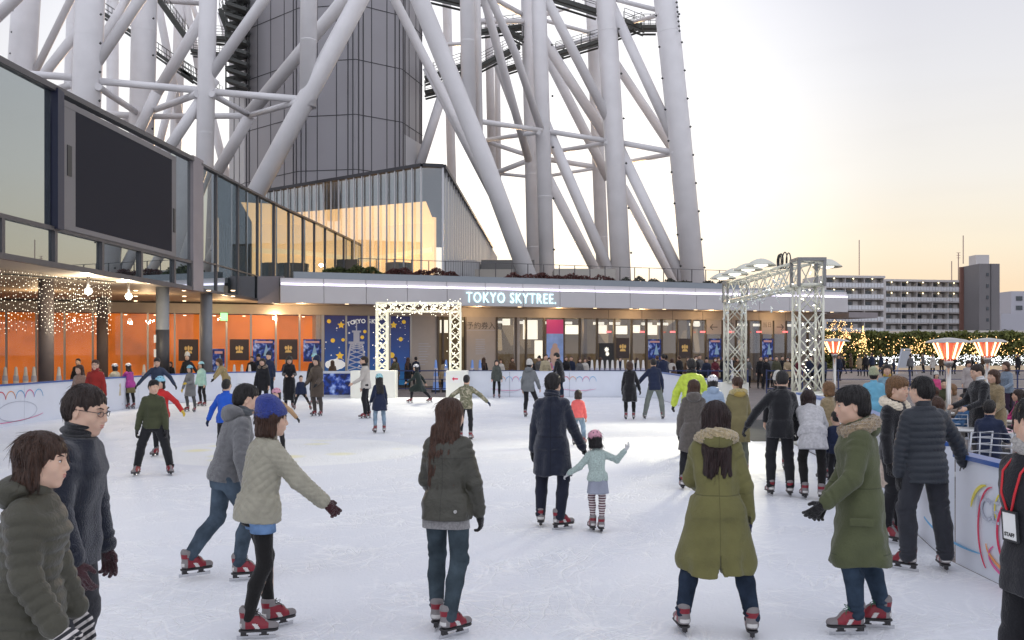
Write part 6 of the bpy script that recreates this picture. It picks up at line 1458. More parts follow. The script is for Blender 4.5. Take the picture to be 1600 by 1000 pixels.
    # --- hair, hats
    if hair and hair != 'none':
        HV, HF = hair_mesh(hc, Hm, hk, hair, vox, Rt); ho = Mesh().add(HV, HF).build('hair', hairm or M_h_black, root)
        if vox < .0125:   # loose strands that break up the smooth outline
            sb = MB(); nh = 260 if hair in ('bob', 'long', 'longdark') else 170; me_ = ho.data; nv = len(me_.vertices)
            for _ in range(nh):
                v = me_.vertices[int(RNG.integers(nv))]; p = np.array(v.co); n_ = np.array(v.normal); zz_ = (Hm.T @ (p - hc))[2] / hk
                g_ = np.array((0, 0, -1.)) + (Hm @ np.array((0, .5 * np.sign((Hm.T @ (p - hc))[1]), 0)) if zz_ > .09 else 0); g_ = g_ - n_ * (g_ @ n_); g_ /= np.linalg.norm(g_) + 1e-6; L_ = RNG.uniform(.03, .07) * (1.3 if nh > 200 else .8)
                q0 = p + n_ * .0005; q1 = p + g_ * L_ * .5 + n_ * RNG.uniform(.001, .003) + RNG.normal(size=3) * .001; q2 = p + g_ * L_ + n_ * RNG.uniform(-.003, .004) + RNG.normal(size=3) * .003
                sb.tube([q0, q1, q2], [.0014, .0012, .0004], 3, caps=False)
            sb.build('hair_strand', hairm or M_h_black, ho, local=True)
    if hat == 'helmet': helmet(root, hc, Hm, hk, hatm, vox)
    elif hat in ('beanie', 'pom'): beanie(root, hc, Hm, hk, hatm, vox, hat == 'pom')
    # --- trousers or tights
    lt = .006 * h + legt; f = Field(vox); st = [(-.075 * h, .062 * h + lt, .056 * h + lt, 0), (-.02 * h, .082 * h + lt, .064 * h + lt, -.004 * h), (.03 * h, .078 * h + lt * .7, .058 * h + lt * .7, 0), (.07 * h, .068 * h + lt, .050 * h, 0)]; f.loft(pelv, rotz(twist) @ rotx(-lean * .45), st, k=.03)
    amp = .0055 if legt > -.001 else 0; amp += legt * .12 if legt > .006 else 0
    for i in range(2):
        kn, an = knees[i], ank[i]; mid = (kn + an) / 2
        top_ = hips[i] + np.array((0, 0, -.01 * h)); f.cone(top_, kn, .046 * h + lt, .0315 * h + lt * .9, k=.02, rings=amp * 1.4, sp=.085, wc=(.95,), ph=i + h * 7)
        calf = kn + (an - kn) * .38 + np.array((0, -.012 * h, 0)); f.cone(kn, calf, .0315 * h + lt * .9, .0300 * h + lt, k=.02, rings=amp * 1.2, sp=.05, wc=(0.1,), ph=i * 2 + 1); f.cone(calf, an + (an - kn) * .0, .0300 * h + lt, (.0215 * h + lt * 1.1) if skates else .020 * h + lt, k=.02, rings=amp * 1.7, sp=.036, wc=(.95,), ph=i * 3 + 2)
    trz = (ank[0][2] + ank[1][2]) / 2
    Mesh().add(*f.mesh()).build('trousers' if not (legs and 'tights' in legs.name) else 'tights', legs, root)
    # --- skates or shoes
    for i in range(2):
        yaw = feet[i][3]; fl = feet[i][2]; loc = ank[i] - np.array((0, 0, s0 + .10)); loc = np.array((ank[i][0], ank[i][1] + .03, ank[i][2] - (.150 if skates else .09)))
        sh_ = ank[i] - knees[i]; pit = -22 if fl > .04 else 0
        if skates:
            if pit: loc = loc + np.array((0, 0, .0))
            add_skate(root, loc, yaw, pit, vox, M_lace_g if lace == 'g' else M_lace, max(.78, k ** .5))
        else:
            mb = MB(); z = max(0., ank[i][2] - .10); ff = Field(max(vox * .7, .012)); yv = rotz(yaw) @ np.array((0, 1., 0)); p = np.array((ank[i][0], ank[i][1], z + .045)); ff.cone(p - yv * .03, p + yv * .13 * k, .040 * k, .036 * k); ff.cone(p, p + np.array((0, 0, .06)), .04 * k, .042 * k); Mesh().add(*ff.mesh()).build('shoe', shoes or M_boot_dark, root)
    # --- top garment
    t = topt; qt = {'plain': 0, 'down': 1, 'diamond': 2}[topk]; sp = .060 if qt == 1 else .075; fd = .0055 if qt == 0 else .002
    if fem: st = [(hem * h, .086 * h + t, .066 * h + t, -.002), (0, .089 * h + t, .066 * h + t, -.004), (.07 * h, .070 * h + t, .056 * h + t, 0), (.15 * h, .075 * h + t, .058 * h + t, .002), (.205 * h, .080 * h + t, .066 * h + t, .010 * h), (.255 * h, .078 * h + t, .050 * h + t, .002), (.276 * h, .058 * h + t * .8, .042 * h + t * .8, 0), (.292 * h, .046 * h + t * .6, .039 * h + t * .7, 0), (.306 * h, .036 * h + t * .6, .036 * h + t * .6, 0)]
    else: st = [(hem * h, .083 * h + t, .064 * h + t, 0), (0, .085 * h + t, .065 * h + t, 0), (.07 * h, .078 * h + t, .060 * h + t, 0), (.15 * h, .085 * h + t, .064 * h + t, 0), (.215 * h, .092 * h + t, .067 * h + t, .004 * h), (.252 * h, .086 * h + t, .054 * h + t, 0), (.277 * h, .066 * h + t * .8, .045 * h + t * .8, 0), (.293 * h, .053 * h + t * .6, .042 * h + t * .7, 0), (.308 * h, .040 * h + t * .6, .040 * h + t * .6, 0)]
    long = hem < -.10; f = Field(vox * .9 if qt else vox)
    if long: st[0] = (-.03 * h,) + st[1][1:]; st[1] = (.0 * h,) + st[1][1:]
    f.loft(pelv, Rt, st, k=.03, quilt=qt, sp=sp, fold=fd, ph=h * 9 + xp)
    if not long:
        cmid = (knees[0] + knees[1]) / 2; off = np.array((pelv[0], pelv[1] + .12 * (cmid[1] - pelv[1]), pelv[2])); wq = .086 if fem else .083
        if hem < .0: f.loft(off, rotz(twist * .6) @ rotx(-lean * .3), [(hem * h, (wq + .003) * h + t, .074 * h + t, 0), (0, (wq + .004) * h + t, .072 * h + t, 0), (.05 * h, (wq - .006) * h + t, .061 * h + t, 0)], k=.04, quilt=qt, sp=sp, fold=fd, ph=h * 9 + xp)
    if long:
        ft = [(hem * h - .07, .094 * h + t + flare * 1.15, .080 * h + t + flare * 1.15, 0), (hem * h, .094 * h + t + flare, .080 * h + t + flare, -.0), (-.08 * h, .091 * h + t + flare * .3, .070 * h + t + flare * .3, 0), (.02 * h, .086 * h + t, .065 * h + t, 0), (.05 * h, .078 * h + t, .060 * h + t, 0)]
        cmid = (knees[0] + knees[1]) / 2; off = np.array((pelv[0] * .3, pelv[1] + .25 * (cmid[1] - pelv[1]), pelv[2])); Rl = rotz(twist * .6) @ rotx(-lean * .25)
        f.loft(off, Rl, ft, k=.04, quilt=qt, sp=sp, fold=fd * 1.6, ph=xp, flute=.006 + flare * .15, slant=.0)
        zh = pelv[2] + hem * h; za = zh - .07
        for i in range(2):
            tt = min(1., max(.05, (hips[i][2] - za) / max(.05, hips[i][2] - knees[i][2]))); qq = hips[i] + (knees[i] - hips[i]) * tt
            f.add((lambda A, B: (lambda X, Y, Z: Field.capd(X, Y, Z, A, B, .040 * h + .6 * t + lt + .4 * flare)))(hips[i] - np.array((0, 0, .03 * h)), qq), np.minimum(hips[i], qq) - .2, np.maximum(hips[i], qq) + .2, .05)
        f.cut(lambda X, Y, Z: (zh - Z + .012 * np.sin(np.arctan2(X, Y) * 3)) + 0 * X)
        if slit: 
            c_ = off; f.add(lambda X, Y, Z: np.maximum(np.maximum(np.abs(X - c_[0]) - np.maximum((c_[2] - .22 * h) - Z, 0) * .28, (Y - c_[1]) + .0), 0 * Z - .0) + .0 * X - .001, c_ + np.array((-.2, -.4, hem * h - .05)), c_ + np.array((.2, 0, -.2 * h)), .004, 's')
    for i in range(2):
        r0 = .031 * h + t * .75; r1 = .025 * h + t * .75; r2 = .0195 * h + t * .75 
        f.cone(sh[i] - rgt * (-1, 1)[i] * .012 * h - upv * .008 * h, elb[i], r0, r1, k=.022, rings=.0075 if qt == 0 else 0, sp=.055, wc=(1.0, .15), quilt=qt, ph=i * 2 + xp * .1); f.cone(elb[i], wr[i] - fdir[i] * .012 * h, r1, r2, k=.018, rings=.0075 if qt == 0 else 0, sp=.048, wc=(0., .9), quilt=qt, ph=i + xp * .2)
    Mesh().add(*f.mesh()).build({'down': 'jacket', 'diamond': 'jacket', 'plain': 'coat' if long else 'jacket'}[topk], top, root)
    # collar
    f = Field(max(vox * .8, .008)); cr_ = .048 * h + t * .2
    if cuff != 'nocollar':
        tor = lambda X, Y, Z: None
        c0 = neck - upv * .012 * h; c1 = neck + upv * .022 * h; f.cone(c0 - upv * .01, c1, .046 * h * .95, .040 * h, k=.01); f.cut(lambda X, Y, Z: ((X - c1[0]) * upv[0] + (Y - c1[1]) * upv[1] + (Z - c1[2]) * upv[2]) - .012); Mesh().add(*f.mesh()).build('collar', top, root)
    if under:   # hem of the shirt below a short jacket
        f = Field(vox); f.loft(pelv, Rt, [((hem - .045) * h, .096 * h + t * .6, .070 * h + t * .6, 0), ((hem + .03) * h, .092 * h + t * .5, .066 * h + t * .5, 0)], fold=.003); Mesh().add(*f.mesh()).build('sweater', under, root)
    if skirt:   # (material, top z, hem z, flare)
        m_, z1, z0, fl_ = skirt; f = Field(vox); f.loft(pelv, rotx(-lean * .2), [(z0 * h, .088 * h + fl_, .074 * h + fl_, 0), ((z0 + z1) / 2 * h, .092 * h + fl_ * .5, .078 * h + fl_ * .5, 0), (z1 * h, .082 * h + .012, .066 * h + .016, 0)], flute=.005 + fl_ * .12, fold=.001); Mesh().add(*f.mesh()).build('skirt', m_, root)
    if midc: # shorts: material, bottom z
        m_, z0 = midc; f = Field(vox); f.loft(pelv, Rt, [(-.06 * h, .090 * h, .068 * h, -.003), (0, .088 * h, .066 * h, -.002), (.04 * h, .076 * h, .056 * h, 0)], fold=.002)
        for i in range(2): q = hips[i] + (knees[i] - hips[i]) * z0; f.cone(hips[i], q, .056 * h, .055 * h, k=.02); 
        lowz = min((hips[0] + (knees[0] - hips[0]) * z0)[2], 9); f.cut(lambda X, Y, Z: (lowz - Z) + 0 * X + 0 * Y); Mesh().add(*f.mesh()).build('shorts', m_, root)
    if hood:
        f = Field(max(vox * .8, .009)); c_ = neck - fwd * .055 * h + upv * .008 * h; f.ell(c_ - upv * .02 * h, (.066 * h, .045 * h, .046 * h), Rt, .02); f.ell(c_ + fwd * .02 * h - upv * .0 * h, (.072 * h, .055 * h, .030 * h), Rt, .03)
        f.ell(neck + upv * .055 * h + fwd * .01 * h, (.050 * h, .055 * h, .055 * h), Rt, .01, 's'); Mesh().add(*f.mesh(lambda X, Y, Z: .003 * np.sin(X * 60 + Z * 40) * np.sin(Y * 50))).build('hood', hood, root)
    if fur:
        f = Field(max(vox * .7, .008)); c_ = neck + upv * .006 * h - fwd * .01 * h; n = 16
        for i in range(n):
            a0 = -2.5 + 5.0 * i / n + math.pi; a1 = -2.5 + 5.0 * (i + 1) / n + math.pi; pt = lambda a: c_ + rgt * math.sin(a) * .066 * h + fwd * (math.cos(a) * .062 * h) + upv * (-.012 - .016 * math.cos(a)) * h * 1.2
            f.cone(pt(a0), pt(a1), .029 * h, .029 * h, k=.01)
        Mesh().add(*f.mesh(lambda X, Y, Z: .006 * np.sin(X * 170 + 2 * np.sin(Z * 90)) * np.sin(Y * 160 + Z * 80) + .004 * np.sin(Z * 230 + X * 70))).build('fur_trim', fur, root)
    if scarf:
        f = Field(max(vox * .7, .008)); f.ell(neck + upv * .015 * h, (.056 * h, .052 * h, .024 * h), Rt, .01); f.ell(neck + upv * .034 * h + fwd * .008 * h, (.050 * h, .050 * h, .020 * h), Rt, .01); Mesh().add(*f.mesh(lambda X, Y, Z: .004 * np.sin(Z * 160 + X * 30 + Y * 20))).build('scarf', scarf, root)
    if mask:
        f = Field(max(vox * .5, .006)); f.ell(T(hc, Hm, (0, .066, -.050), hk), np.array((.046, .043, .040)) * hk, Hm, 0); Mesh().add(*f.mesh()).build('face_mask', mat('mask_white', (.75, .76, .78), .7), root)
    if glasses:
        mb = MB()
        for s in (-1, 1):
            ring = [T(hc, Hm, (s * (.033 + .0185 * math.cos(a)), .100 - .008 * abs(math.cos(a)) * (1 if s * math.cos(a) * s > 0 else 0), .003 + .0125 * math.sin(a)), hk) for a in np.linspace(0, 6.283, 17)]; mb.tube(ring, .0019, 6, caps=False)
            mb.tube([T(hc, Hm, (s * .054, .093, .010), hk), T(hc, Hm, (s * .074, .05, .010), hk), T(hc, Hm, (s * .080, -.012, .006), hk)], .0020, 6)
        mb.tube([T(hc, Hm, (-.012, .101, .006), hk), T(hc, Hm, (0, .105, .009), hk), T(hc, Hm, (.012, .101, .006), hk)], .0018, 6); mb.build('glasses', M_black, root, local=True)
    root['_'] = 0; del root['_']
    return root, dict(pelv=pelv, sh=sh, neck=neck, hc=hc, Hm=Hm, hk=hk, wr=wr, fdir=fdir, Rt=Rt, h=h, fwd=fwd, upv=upv, rgt=rgt, knees=knees, ank=ank)
# ============================================================ the people of the photograph
c_ = fabric
F_black = c_('black_wool', (.013, .013, .016), 'wool'); F_navy = c_('navy_wool', (.014, .018, .034), 'wool'); F_blackc = c_('black_cotton', (.016, .016, .019)); F_dkgrey = c_('charcoal_cotton', (.035, .035, .04)); F_navyc = c_('navy_cotton', (.018, .026, .06))
F_denim = c_('blue_denim', (.065, .090, .120), 'denim'); F_denimt = c_('teal_denim', (.048, .066, .080), 'denim'); F_denimd = c_('dark_denim', (.022, .033, .055), 'denim'); F_denimp = c_('pale_denim', (.22, .30, .38), 'denim')
F_tights = c_('black_tights', (.010, .009, .009)); F_glove = c_('black_knit', (.014, .013, .014), 'knit'); F_gwhite = c_('white_cotton', (.62, .62, .62)); F_olive = c_('olive_down', (.058, .055, .038), 'down')
F_greyd = c_('grey_down', (.06, .062, .05), 'down')
def H3(a): return a
hands_dn = ((4, 9, 10, 6), (4, 9, 10, 6))
# ---- nearest figures
r1, i1 = person('woman with brown bob, dark olive padded jacket and striped gloves', 40, 4.0, 1.565, -86, hair='bob', hairm=c_('hair_bob', (.050, .022, .012), 'hair'), sex='f', top=F_olive, topk='down', topt=.030, hem=-.075, hood=F_olive, legs=c_('cream_cotton', (.5, .48, .42)), legt=.01,
    glove=c_('striped_knit', (.03, .03, .035), 'stripe'), arms=((5, 8, 20, 5), (8, 10, 34, 6)), vox=.009, head=(0, 4), lean=5)
r2, i2 = person('man with glasses in navy coat, behind the woman with the brown bob', 104, 5.0, 1.735, -93, hair='short', hairm=M_h_dark, glasses=True, top=c_('navy_coat', (.013, .016, .028), 'wool'), topt=.030, hem=-.075, flare=.02, legs=F_dkgrey, legt=.012, scarf=F_black, glove=c_('burgundy_knit', (.07, .03, .035), 'knit'),
    arms=((0, 8, 10, 5), (4, 12, 24, 8)), vox=.010, head=(-4, 12), lean=7)
r3, i3 = person('person in grey hooded sweater and jeans skating right behind the quilted jacket woman', 352, 8.1, 1.69, -62, hair='short', top=c_('grey_fleece', (.145, .145, .15), 'wool'), topt=.026, hem=-.03, hood=c_('grey_fleece', (.145, .145, .15)), scarf=c_('grey_scarf', (.10, .11, .12), 'knit'), legs=F_denim, legt=.004,
    feet=((-.11, -.26, .03, 8), (.12, .12, 0, -10)), arms=((10, 12, 30, 10), (-8, 20, 10, 14)), lean=15, head=(-8, 10), crouch=.05, vox=.011, pz_off=.0)
r4, i4 = person('woman in blue beanie and cream quilted jacket holding one gloved hand out', 402, 6.5, 1.565, -52, hair='bob', hairm=M_h_brown, hat='beanie', hatm=c_('blue_knit', (.035, .055, .26), 'knit'), sex='f', top=c_('cream_quilt', (.33, .31, .24), 'down'), topk='diamond', topt=.028, hem=-.05, legs=F_tights, legt=-.005,
    midc=(c_('shorts_denim', (.13, .22, .38), 'denim'), .44), glove=c_('red_black_knit', (.05, .008, .012), 'knit'), feet=((-.10, .16, 0, 2), (.06, -.06, 0, -28)), arms=((-2, 22, 6, 14), (34, 16, 46, 14)), lean=9, head=(-14, 4), vox=.009)
r5, i5 = person('long haired woman in olive leather jacket and jeans standing alone in mid rink', 698, 6.6, 1.585, -14, hair='long', hairm=M_h_brown, sex='f', top=c_('olive_leather', (.050, .048, .036), 'leather'), topt=.026, hem=-.055, under=c_('grey_knit', (.30, .29, .29), 'knit'), legs=F_denimt, legt=.003,
    glove=F_glove, feet=((-.08, .05, 0, 6), (.07, -.12, 0, -34)), arms=((14, 10, 38, -12), (2, 12, 20, 4)), lean=4, head=(-24, 6), vox=.009)
r6, i6 = person('man in long navy coat seen from behind, holding hands with the pink helmet girl', 862, 10.4, 1.665, -8, hair='short', hairm=M_h_black, top=F_navy, topt=.024, hem=-.205, flare=.012, legs=c_('navy_trousers', (.012, .014, .028)), legt=.006, glove=F_glove, scarf=F_navy,
    feet=((-.13, .10, 0, 4), (.10, -.05, 0, -52)), arms=((4, 8, 12, 6), (6, 16, 14, 24)), lean=3, head=(-14, 14), vox=.012)
r7, i7 = person('small girl in pink helmet, mint top and striped tights holding a tall man by hand', 934, 10.2, 1.0, 6, kid=True, hair='bob', hairm=M_h_black, hat='helmet', hatm=mat('helmet_pink', (.62, .30, .38), .3), sex='f', top=c_('mint_knit', (.46, .56, .52), 'knit'), topt=.014, hem=-.02, skirt=(c_('grey_skirt', (.30, .32, .39)), .04, -.165, .03),
    legs=c_('striped_tights', (.10, .03, .05), 'stripe'), glove=c_('white_cotton', (.62, .62, .62)), feet=((-.05, .05, .0, 4), (.03, -.03, 0, -4)), arms=((10, 34, 40, 46), (10, 62, 30, 150)), lean=4, slean=-3, head=(10, 8), vox=.011)
def seams(m, xs=(), zs=(), dark=.45, back=True):
    nt = m.node_tree; N = nt.nodes; L = nt.links; b = N['Principled BSDF']; tc = N.new('ShaderNodeTexCoord'); s = N.new('ShaderNodeSeparateXYZ'); L.new(tc.outputs['Object'], s.inputs[0]); acc = None
    ax = N.new('ShaderNodeMath'); ax.operation = 'ABSOLUTE'; L.new(s.outputs[0], ax.inputs[0]); lt = N.new('ShaderNodeMath'); lt.operation = 'LESS_THAN'; lt.inputs[1].default_value = .19; L.new(ax.outputs[0], lt.inputs[0])
    for o, v, w_ in [(0, x, .0025) for x in xs] + [(2, z, .0035) for z in zs]:
        c = N.new('ShaderNodeMath'); c.operation = 'COMPARE'; c.inputs[1].default_value = v; c.inputs[2].default_value = w_; L.new(s.outputs[o], c.inputs[0]); k_ = c.outputs[0]
        if o == 2: q = N.new('ShaderNodeMath'); q.operation = 'MULTIPLY'; L.new(k_, q.inputs[0]); L.new(lt.outputs[0], q.inputs[1]); k_ = q.outputs[0]
        if acc is None: acc = k_
        else: q = N.new('ShaderNodeMath'); q.operation = 'MAXIMUM'; L.new(acc, q.inputs[0]); L.new(k_, q.inputs[1]); acc = q.outputs[0]
    src = b.inputs['Base Color'].links[0].from_socket; mx = N.new('ShaderNodeMix'); mx.data_type = 'RGBA'; L.new(src, mx.inputs[6]); mx.inputs[7].default_value = tuple(x * dark for x in b.inputs['Base Color'].default_value[:3]) + (1,); L.new(acc, mx.inputs[0]); L.new(mx.outputs[2], b.inputs['Base Color'])
    return m
gp = c_('green_parka', (.150, .140, .052)); gp2 = c_('sage_parka', (.088, .098, .048)); seams(gp, (0,), (.98,), .6); seams(gp2, (0,), (1.02, .57), .6); ft = c_('tan_fur', (.34, .25, .15), 'fur')
r8, i8 = person('woman in yellow green parka with long dark hair, seen from behind with legs apart', 1120, 6.5, 1.575, -4, hair='longdark', hairm=c_('hair_wine', (.020, .007, .006), 'hair'), sex='f', top=gp, topt=.034, hem=-.275, flare=.035, slit=True, fur=c_('blond_fur', (.46, .36, .20), 'fur'), hood=gp, legs=F_denimd, legt=.006,
    glove=c_('dotted_knit', (.014, .018, .06), 'dots'), feet=((-.23, .04, 0, 8), (.23, -.04, 0, -6)), arms=((30, 4, 70, -20), (2, 13, 6, 8)), lean=5, head=(-10, 8), vox=.009)
r9, i9 = person('man in sage green fur trimmed parka with green laced boots, facing left', 1345, 6.6, 1.665, 82, hair='mop', hairm=M_h_black, top=gp2, topt=.032, hem=-.262, flare=.035, fur=ft, hood=gp2, legs=c_('mid_denim', (.036, .056, .086), 'denim'), legt=.004, glove=F_glove,
    feet=((-.10, .08, 0, 10), (.09, -.14, 0, -4)), arms=((14, 12, 48, 4), (8, 10, 30, 2)), lean=4, head=(2, 3), vox=.009, lace='g')
seams(MATS['olive_leather'], (0,), (1.22,), .55); seams(MATS['navy_coat'], (0,), (.93,)); seams(F_navy, (0,), (1.02,), .3)
r10, i10 = person('man in black padded jacket seen from behind, one hand on the right rink wall', 1446, 8.4, 1.68, 2, hair='short', hairm=M_h_black, top=c_('slate_down', (.022, .027, .036), 'down'), topk='down', topt=.030, hem=-.085, legs=c_('charcoal_pants', (.03, .032, .040)), legt=.020, glove=F_glove,
    feet=((-.16, .02, 0, 42), (.17, .0, 0, -12)), arms=((0, 10, 2, 4), (10, 34, 16, 26)), lean=4, head=(24, 2), vox=.010)
r11, i11 = person('light haired young man in cream collared coat and white shirt, beside the black padded jacket', 1398, 9.7, 1.63, -146, hair='mop', hairm=M_h_blond, top=F_black, topt=.026, hem=-.04, fur=c_('cream_fur', (.80, .70, .54), 'wool'), skirt=(c_('pale_coat', (.55, .44, .36), 'wool'), .02, -.22, .02), legs=F_blackc, legt=.004, glove=F_glove,
    feet=((-.1, 0, 0, 8), (.1, 0, 0, -8)), lean=2, head=(0, 0), vox=.012)
person('small child in dark navy clothes between the padded jacket man and the rink wall', 1466, 10.6, 1.37, 4, kid=True, hair='bob', hairm=M_h_brown, top=F_navyc, topt=.02, hem=-.1, legs=F_navyc, vox=.013)
r13, i13 = person('man in black jacket and trousers reaching one arm out left by the bright ice', 1219, 12.7, 1.64, -4, hair='short', hairm=M_h_black, top=F_black, topt=.024, hem=-.08, legs=F_blackc, legt=.008, glove=F_glove, feet=((-.12, .05, 0, 6), (.12, -.03, 0, -6)), arms=((6, 38, 10, 30), (12, 12, 26, 8)), lean=6, slean=4, head=(-16, 12), vox=.013)
r14, i14 = person('woman in pale grey flared coat and black tights bending forward', 1270, 12.4, 1.60, -10, hair='bob', hairm=c_('hair_wine', (.02, .007, .006), 'hair'), sex='f', top=c_('pale_grey_wool', (.50, .49, .50), 'wool'), topt=.036, hem=-.02, skirt=(c_('pale_grey_wool', (.50, .49, .50)), .04, -.13, .05), legs=F_tights, legt=.0,
    glove=F_glove, feet=((-.10, .05, 0, 6), (.10, -.05, 0, -10)), arms=((40, 10, 60, 0), (40, 16, 70, 0)), lean=50, head=(0, 10), crouch=.03, vox=.013)
r15, i15 = person('person in taupe hooded coat seen from behind near the lime jacket', 1084, 13.3, 1.50, -6, hair='bob', hairm=M_h_brown, sex='f', top=c_('taupe_coat', (.115, .10, .088), 'wool'), topt=.028, hem=-.20, flare=.02, hood=c_('taupe_coat', (.115, .10, .088)), scarf=c_('mustard_knit', (.30, .16, .05), 'knit'), legs=F_blackc, legt=.006, glove=F_glove,
    feet=((-.16, -.02, 0, 4), (.06, .12, 0, -6)), arms=((2, 12, 8, 4), (8, 8, 14, 4)), lean=5, head=(-30, 6), vox=.014)
person('skater in bright lime patterned jacket seen from behind', 1081, 17.6, 1.76, -6, hair='short', top=mat('lime_down', (.50, .62, .06), .5, bump=.25, bscale=24, var=.18, vscale=14), topk='down', topt=.036, hem=-.06, legs=F_navyc, legt=.01, glove=F_glove, feet=((-.15, 0, 0, 6), (.15, 0, 0, -6)), arms=((10, 22, 24, 10), (10, 22, 24, 8)), head=(0, 18), vox=.016, scarf=F_black)
person('child in white helmet and pale blue padded coat near the lime jacket', 1114, 16.6, 1.44, -4, kid=True, hair='bob', hat='helmet', hatm=mat('helmet_white', (.72, .72, .74), .3), top=c_('pale_blue_down', (.30, .39, .52), 'down'), topk='down', topt=.032, hem=-.1, hood=c_('pale_blue_down', (.30, .39, .52)), legs=F_blackc, vox=.016)
person('ponytailed woman in tan coat with yellowish fur hood seen from behind', 1154, 14.6, 1.50, 8, hair='pony', hairm=M_h_brown, sex='f', top=c_('khaki_coat', (.20, .17, .08)), topt=.028, hem=-.2, hood=c_('mustard_hood', (.42, .30, .08)), fur=c_('yellow_fur', (.52, .42, .18), 'fur'), legs=c_('green_grey', (.14, .15, .12)), vox=.015)
person('person in white knitted cap behind the man in black', 1216, 15.4, 1.53, -20, hair='short', hat='beanie', hatm=c_('white_knit', (.62, .60, .56), 'knit'), top=F_blackc, hem=-.05, legs=F_blackc, vox=.016)
person('light brown haired woman with golden scarf by the right wall', 1298, 14.2, 1.44, 30, hair='bob', hairm=M_h_blond, sex='f', top=c_('camel_coat', (.30, .23, .13), 'wool'), hem=-.15, scarf=c_('gold_knit', (.62, .38, .06), 'knit'), legs=F_blackc, vox=.015)
person('child in maroon boots and dark clothes beside the bending woman', 1308, 12.9, 1.05, 10, kid=True, hair='short', top=F_navyc, hem=-.05, legs=F_blackc, vox=.015)
# ---- the couple and skaters towards the back
person('woman in black coat holding hands with the man in grey trousers', 984, 26.6, 1.60, -4, hair='bob', hairm=M_h_brown, sex='f', top=F_black, topt=.022, hem=-.24, flare=.025, legs=F_tights, legt=-.002, glove=F_glove, arms=((4, 9, 10, 6), (6, 18, 10, 16)), vox=.022)
person('man in navy jacket and pale grey trousers holding hands with the woman in black', 1023, 26.8, 1.70, -4, hair='short', top=F_navyc, topt=.024, hem=-.06, legs=c_('grey_green_cotton', (.17, .19, .17)), legt=.012, glove=F_glove, feet=((-.28, 0, 0, 10), (.22, -.05, 0, -20)), arms=((6, 38, 8, 36), (6, 14, 14, 6)), lean=8, slean=-3, head=(0, 10), vox=.022)
person('man in dark coat standing outside the far right corner of the rink wall', 1037, 40.5, 1.80, 20, hair='short', top=F_navyc, hem=-.15, legs=F_blackc, vox=.03, skates=False)
person('boy in olive bomber jacket and black trousers gliding towards the left of mid rink', 240, 14.8, 1.46, 192, kid=True, hair='shortb', hairm=M_h_black, top=c_('olive_bomber', (.058, .064, .032)), topt=.020, hem=-.04, legs=F_blackc, legt=.014, glove=F_glove, feet=((-.24, 0, 0, 22), (.25, 0, 0, -14)), arms=((2, 9, 8, 6), (2, 14, 4, 10)), head=(30, 6), vox=.012)
person('child in red jacket, blue helmet and yellow gloves right behind the olive bomber boy', 252, 17.4, 1.40, 176, kid=True, hair='bob', hat='helmet', hatm=mat('helmet_sky', (.25, .55, .68), .3), top=c_('red_cotton', (.55, .03, .03)), hem=-.05, legs=F_blackc, glove=c_('yellow_knit', (.75, .52, .05), 'knit'), arms=((14, 48, 20, 40), (6, 14, 10, 10)), vox=.016)
person('man in dark blue jacket leaning by the left wall behind the boy', 246, 27, 1.72, 196, hair='short', hairm=M_h_black, top=c_('ink_blue_down', (.022, .035, .07), 'down'), hem=-.08, legs=F_blackc, glove=F_glove, arms=((10, 40, 20, 30), (10, 40, 20, 36)), lean=12, vox=.02, head=(0, 18))
person('woman with wavy brown hair in pinkish tan coat near the left wall', 126, 23.6, 1.55, 165, hair='long', hairm=M_h_brown, sex='f', top=c_('rose_tan', (.30, .19, .14), 'wool'), hem=-.2, legs=F_denimd, vox=.018)
person('man in red jacket and jeans standing at the left wall', 150, 23.0, 1.68, 188, hair='short', hairm=M_h_brown, glasses=True, top=c_('brick_red', (.30, .025, .02)), hem=-.05, legs=F_denim, vox=.018, scarf=c_('red_knit', (.35, .03, .03), 'knit'), feet=((-.08, 0, 0, 8), (.08, 0, 0, -8)))
person('child in cream hooded coat and white helmet holding the left wall', 181, 31, 1.45, 70, kid=True, hair='bob', hat='helmet', hatm=mat('helmet_white', (.72, .72, .74), .3), top=c_('cream_down', (.55, .48, .33), 'down'), topk='down', topt=.03, hem=-.24, legs=c_('pink_leg', (.55, .33, .32)), feet=((-.2, 0, 0, 6), (.2, 0, 0, -6)), arms=((30, 10, 50, 5), (30, 10, 50, 5)), vox=.024)
person('child in purple jacket and khaki skirt with white helmet at the left wall', 204, 31.5, 1.46, 60, kid=True, hair='long', hairm=M_h_dark, sex='f', hat='helmet', hatm=mat('helmet_white', (.72, .72, .74), .3), top=c_('purple_down', (.36, .04, .26), 'down'), topk='down', topt=.026, hem=-.08, skirt=(c_('khaki_cotton', (.16, .13, .06)), .0, -.2, .03), legs=F_blackc, arms=((30, 14, 60, 5), (30, 14, 60, 5)), lean=12, vox=.024)
person('girl in grey dress with blue helmet and yellow glove mid stride', 298, 30, 1.42, 160, kid=True, hair='bob', hat='helmet', hatm=mat('helmet_sky', (.25, .55, .68), .3), sex='f', top=c_('grey_marl', (.20, .20, .20)), hem=-.2, flare=.01, legs=c_('dark_check', (.08, .08, .08)), glove=c_('yellow_knit', (.75, .52, .05), 'knit'), feet=((-.22, .1, 0, 20), (.18, -.05, 0, -20)), arms=((30, 10, 80, -10), (0, 20, 6, 20)), vox=.022)
person('child in mint jacket, black leggings and pale blue helmet beside the grey dress girl', 316, 33, 1.49, 150, kid=True, hair='bob', hat='helmet', hatm=mat('helmet_aqua', (.35, .66, .70), .3), top=c_('mint_down', (.38, .60, .52), 'down'), topk='down', hem=-.08, legs=F_blackc, vox=.024)
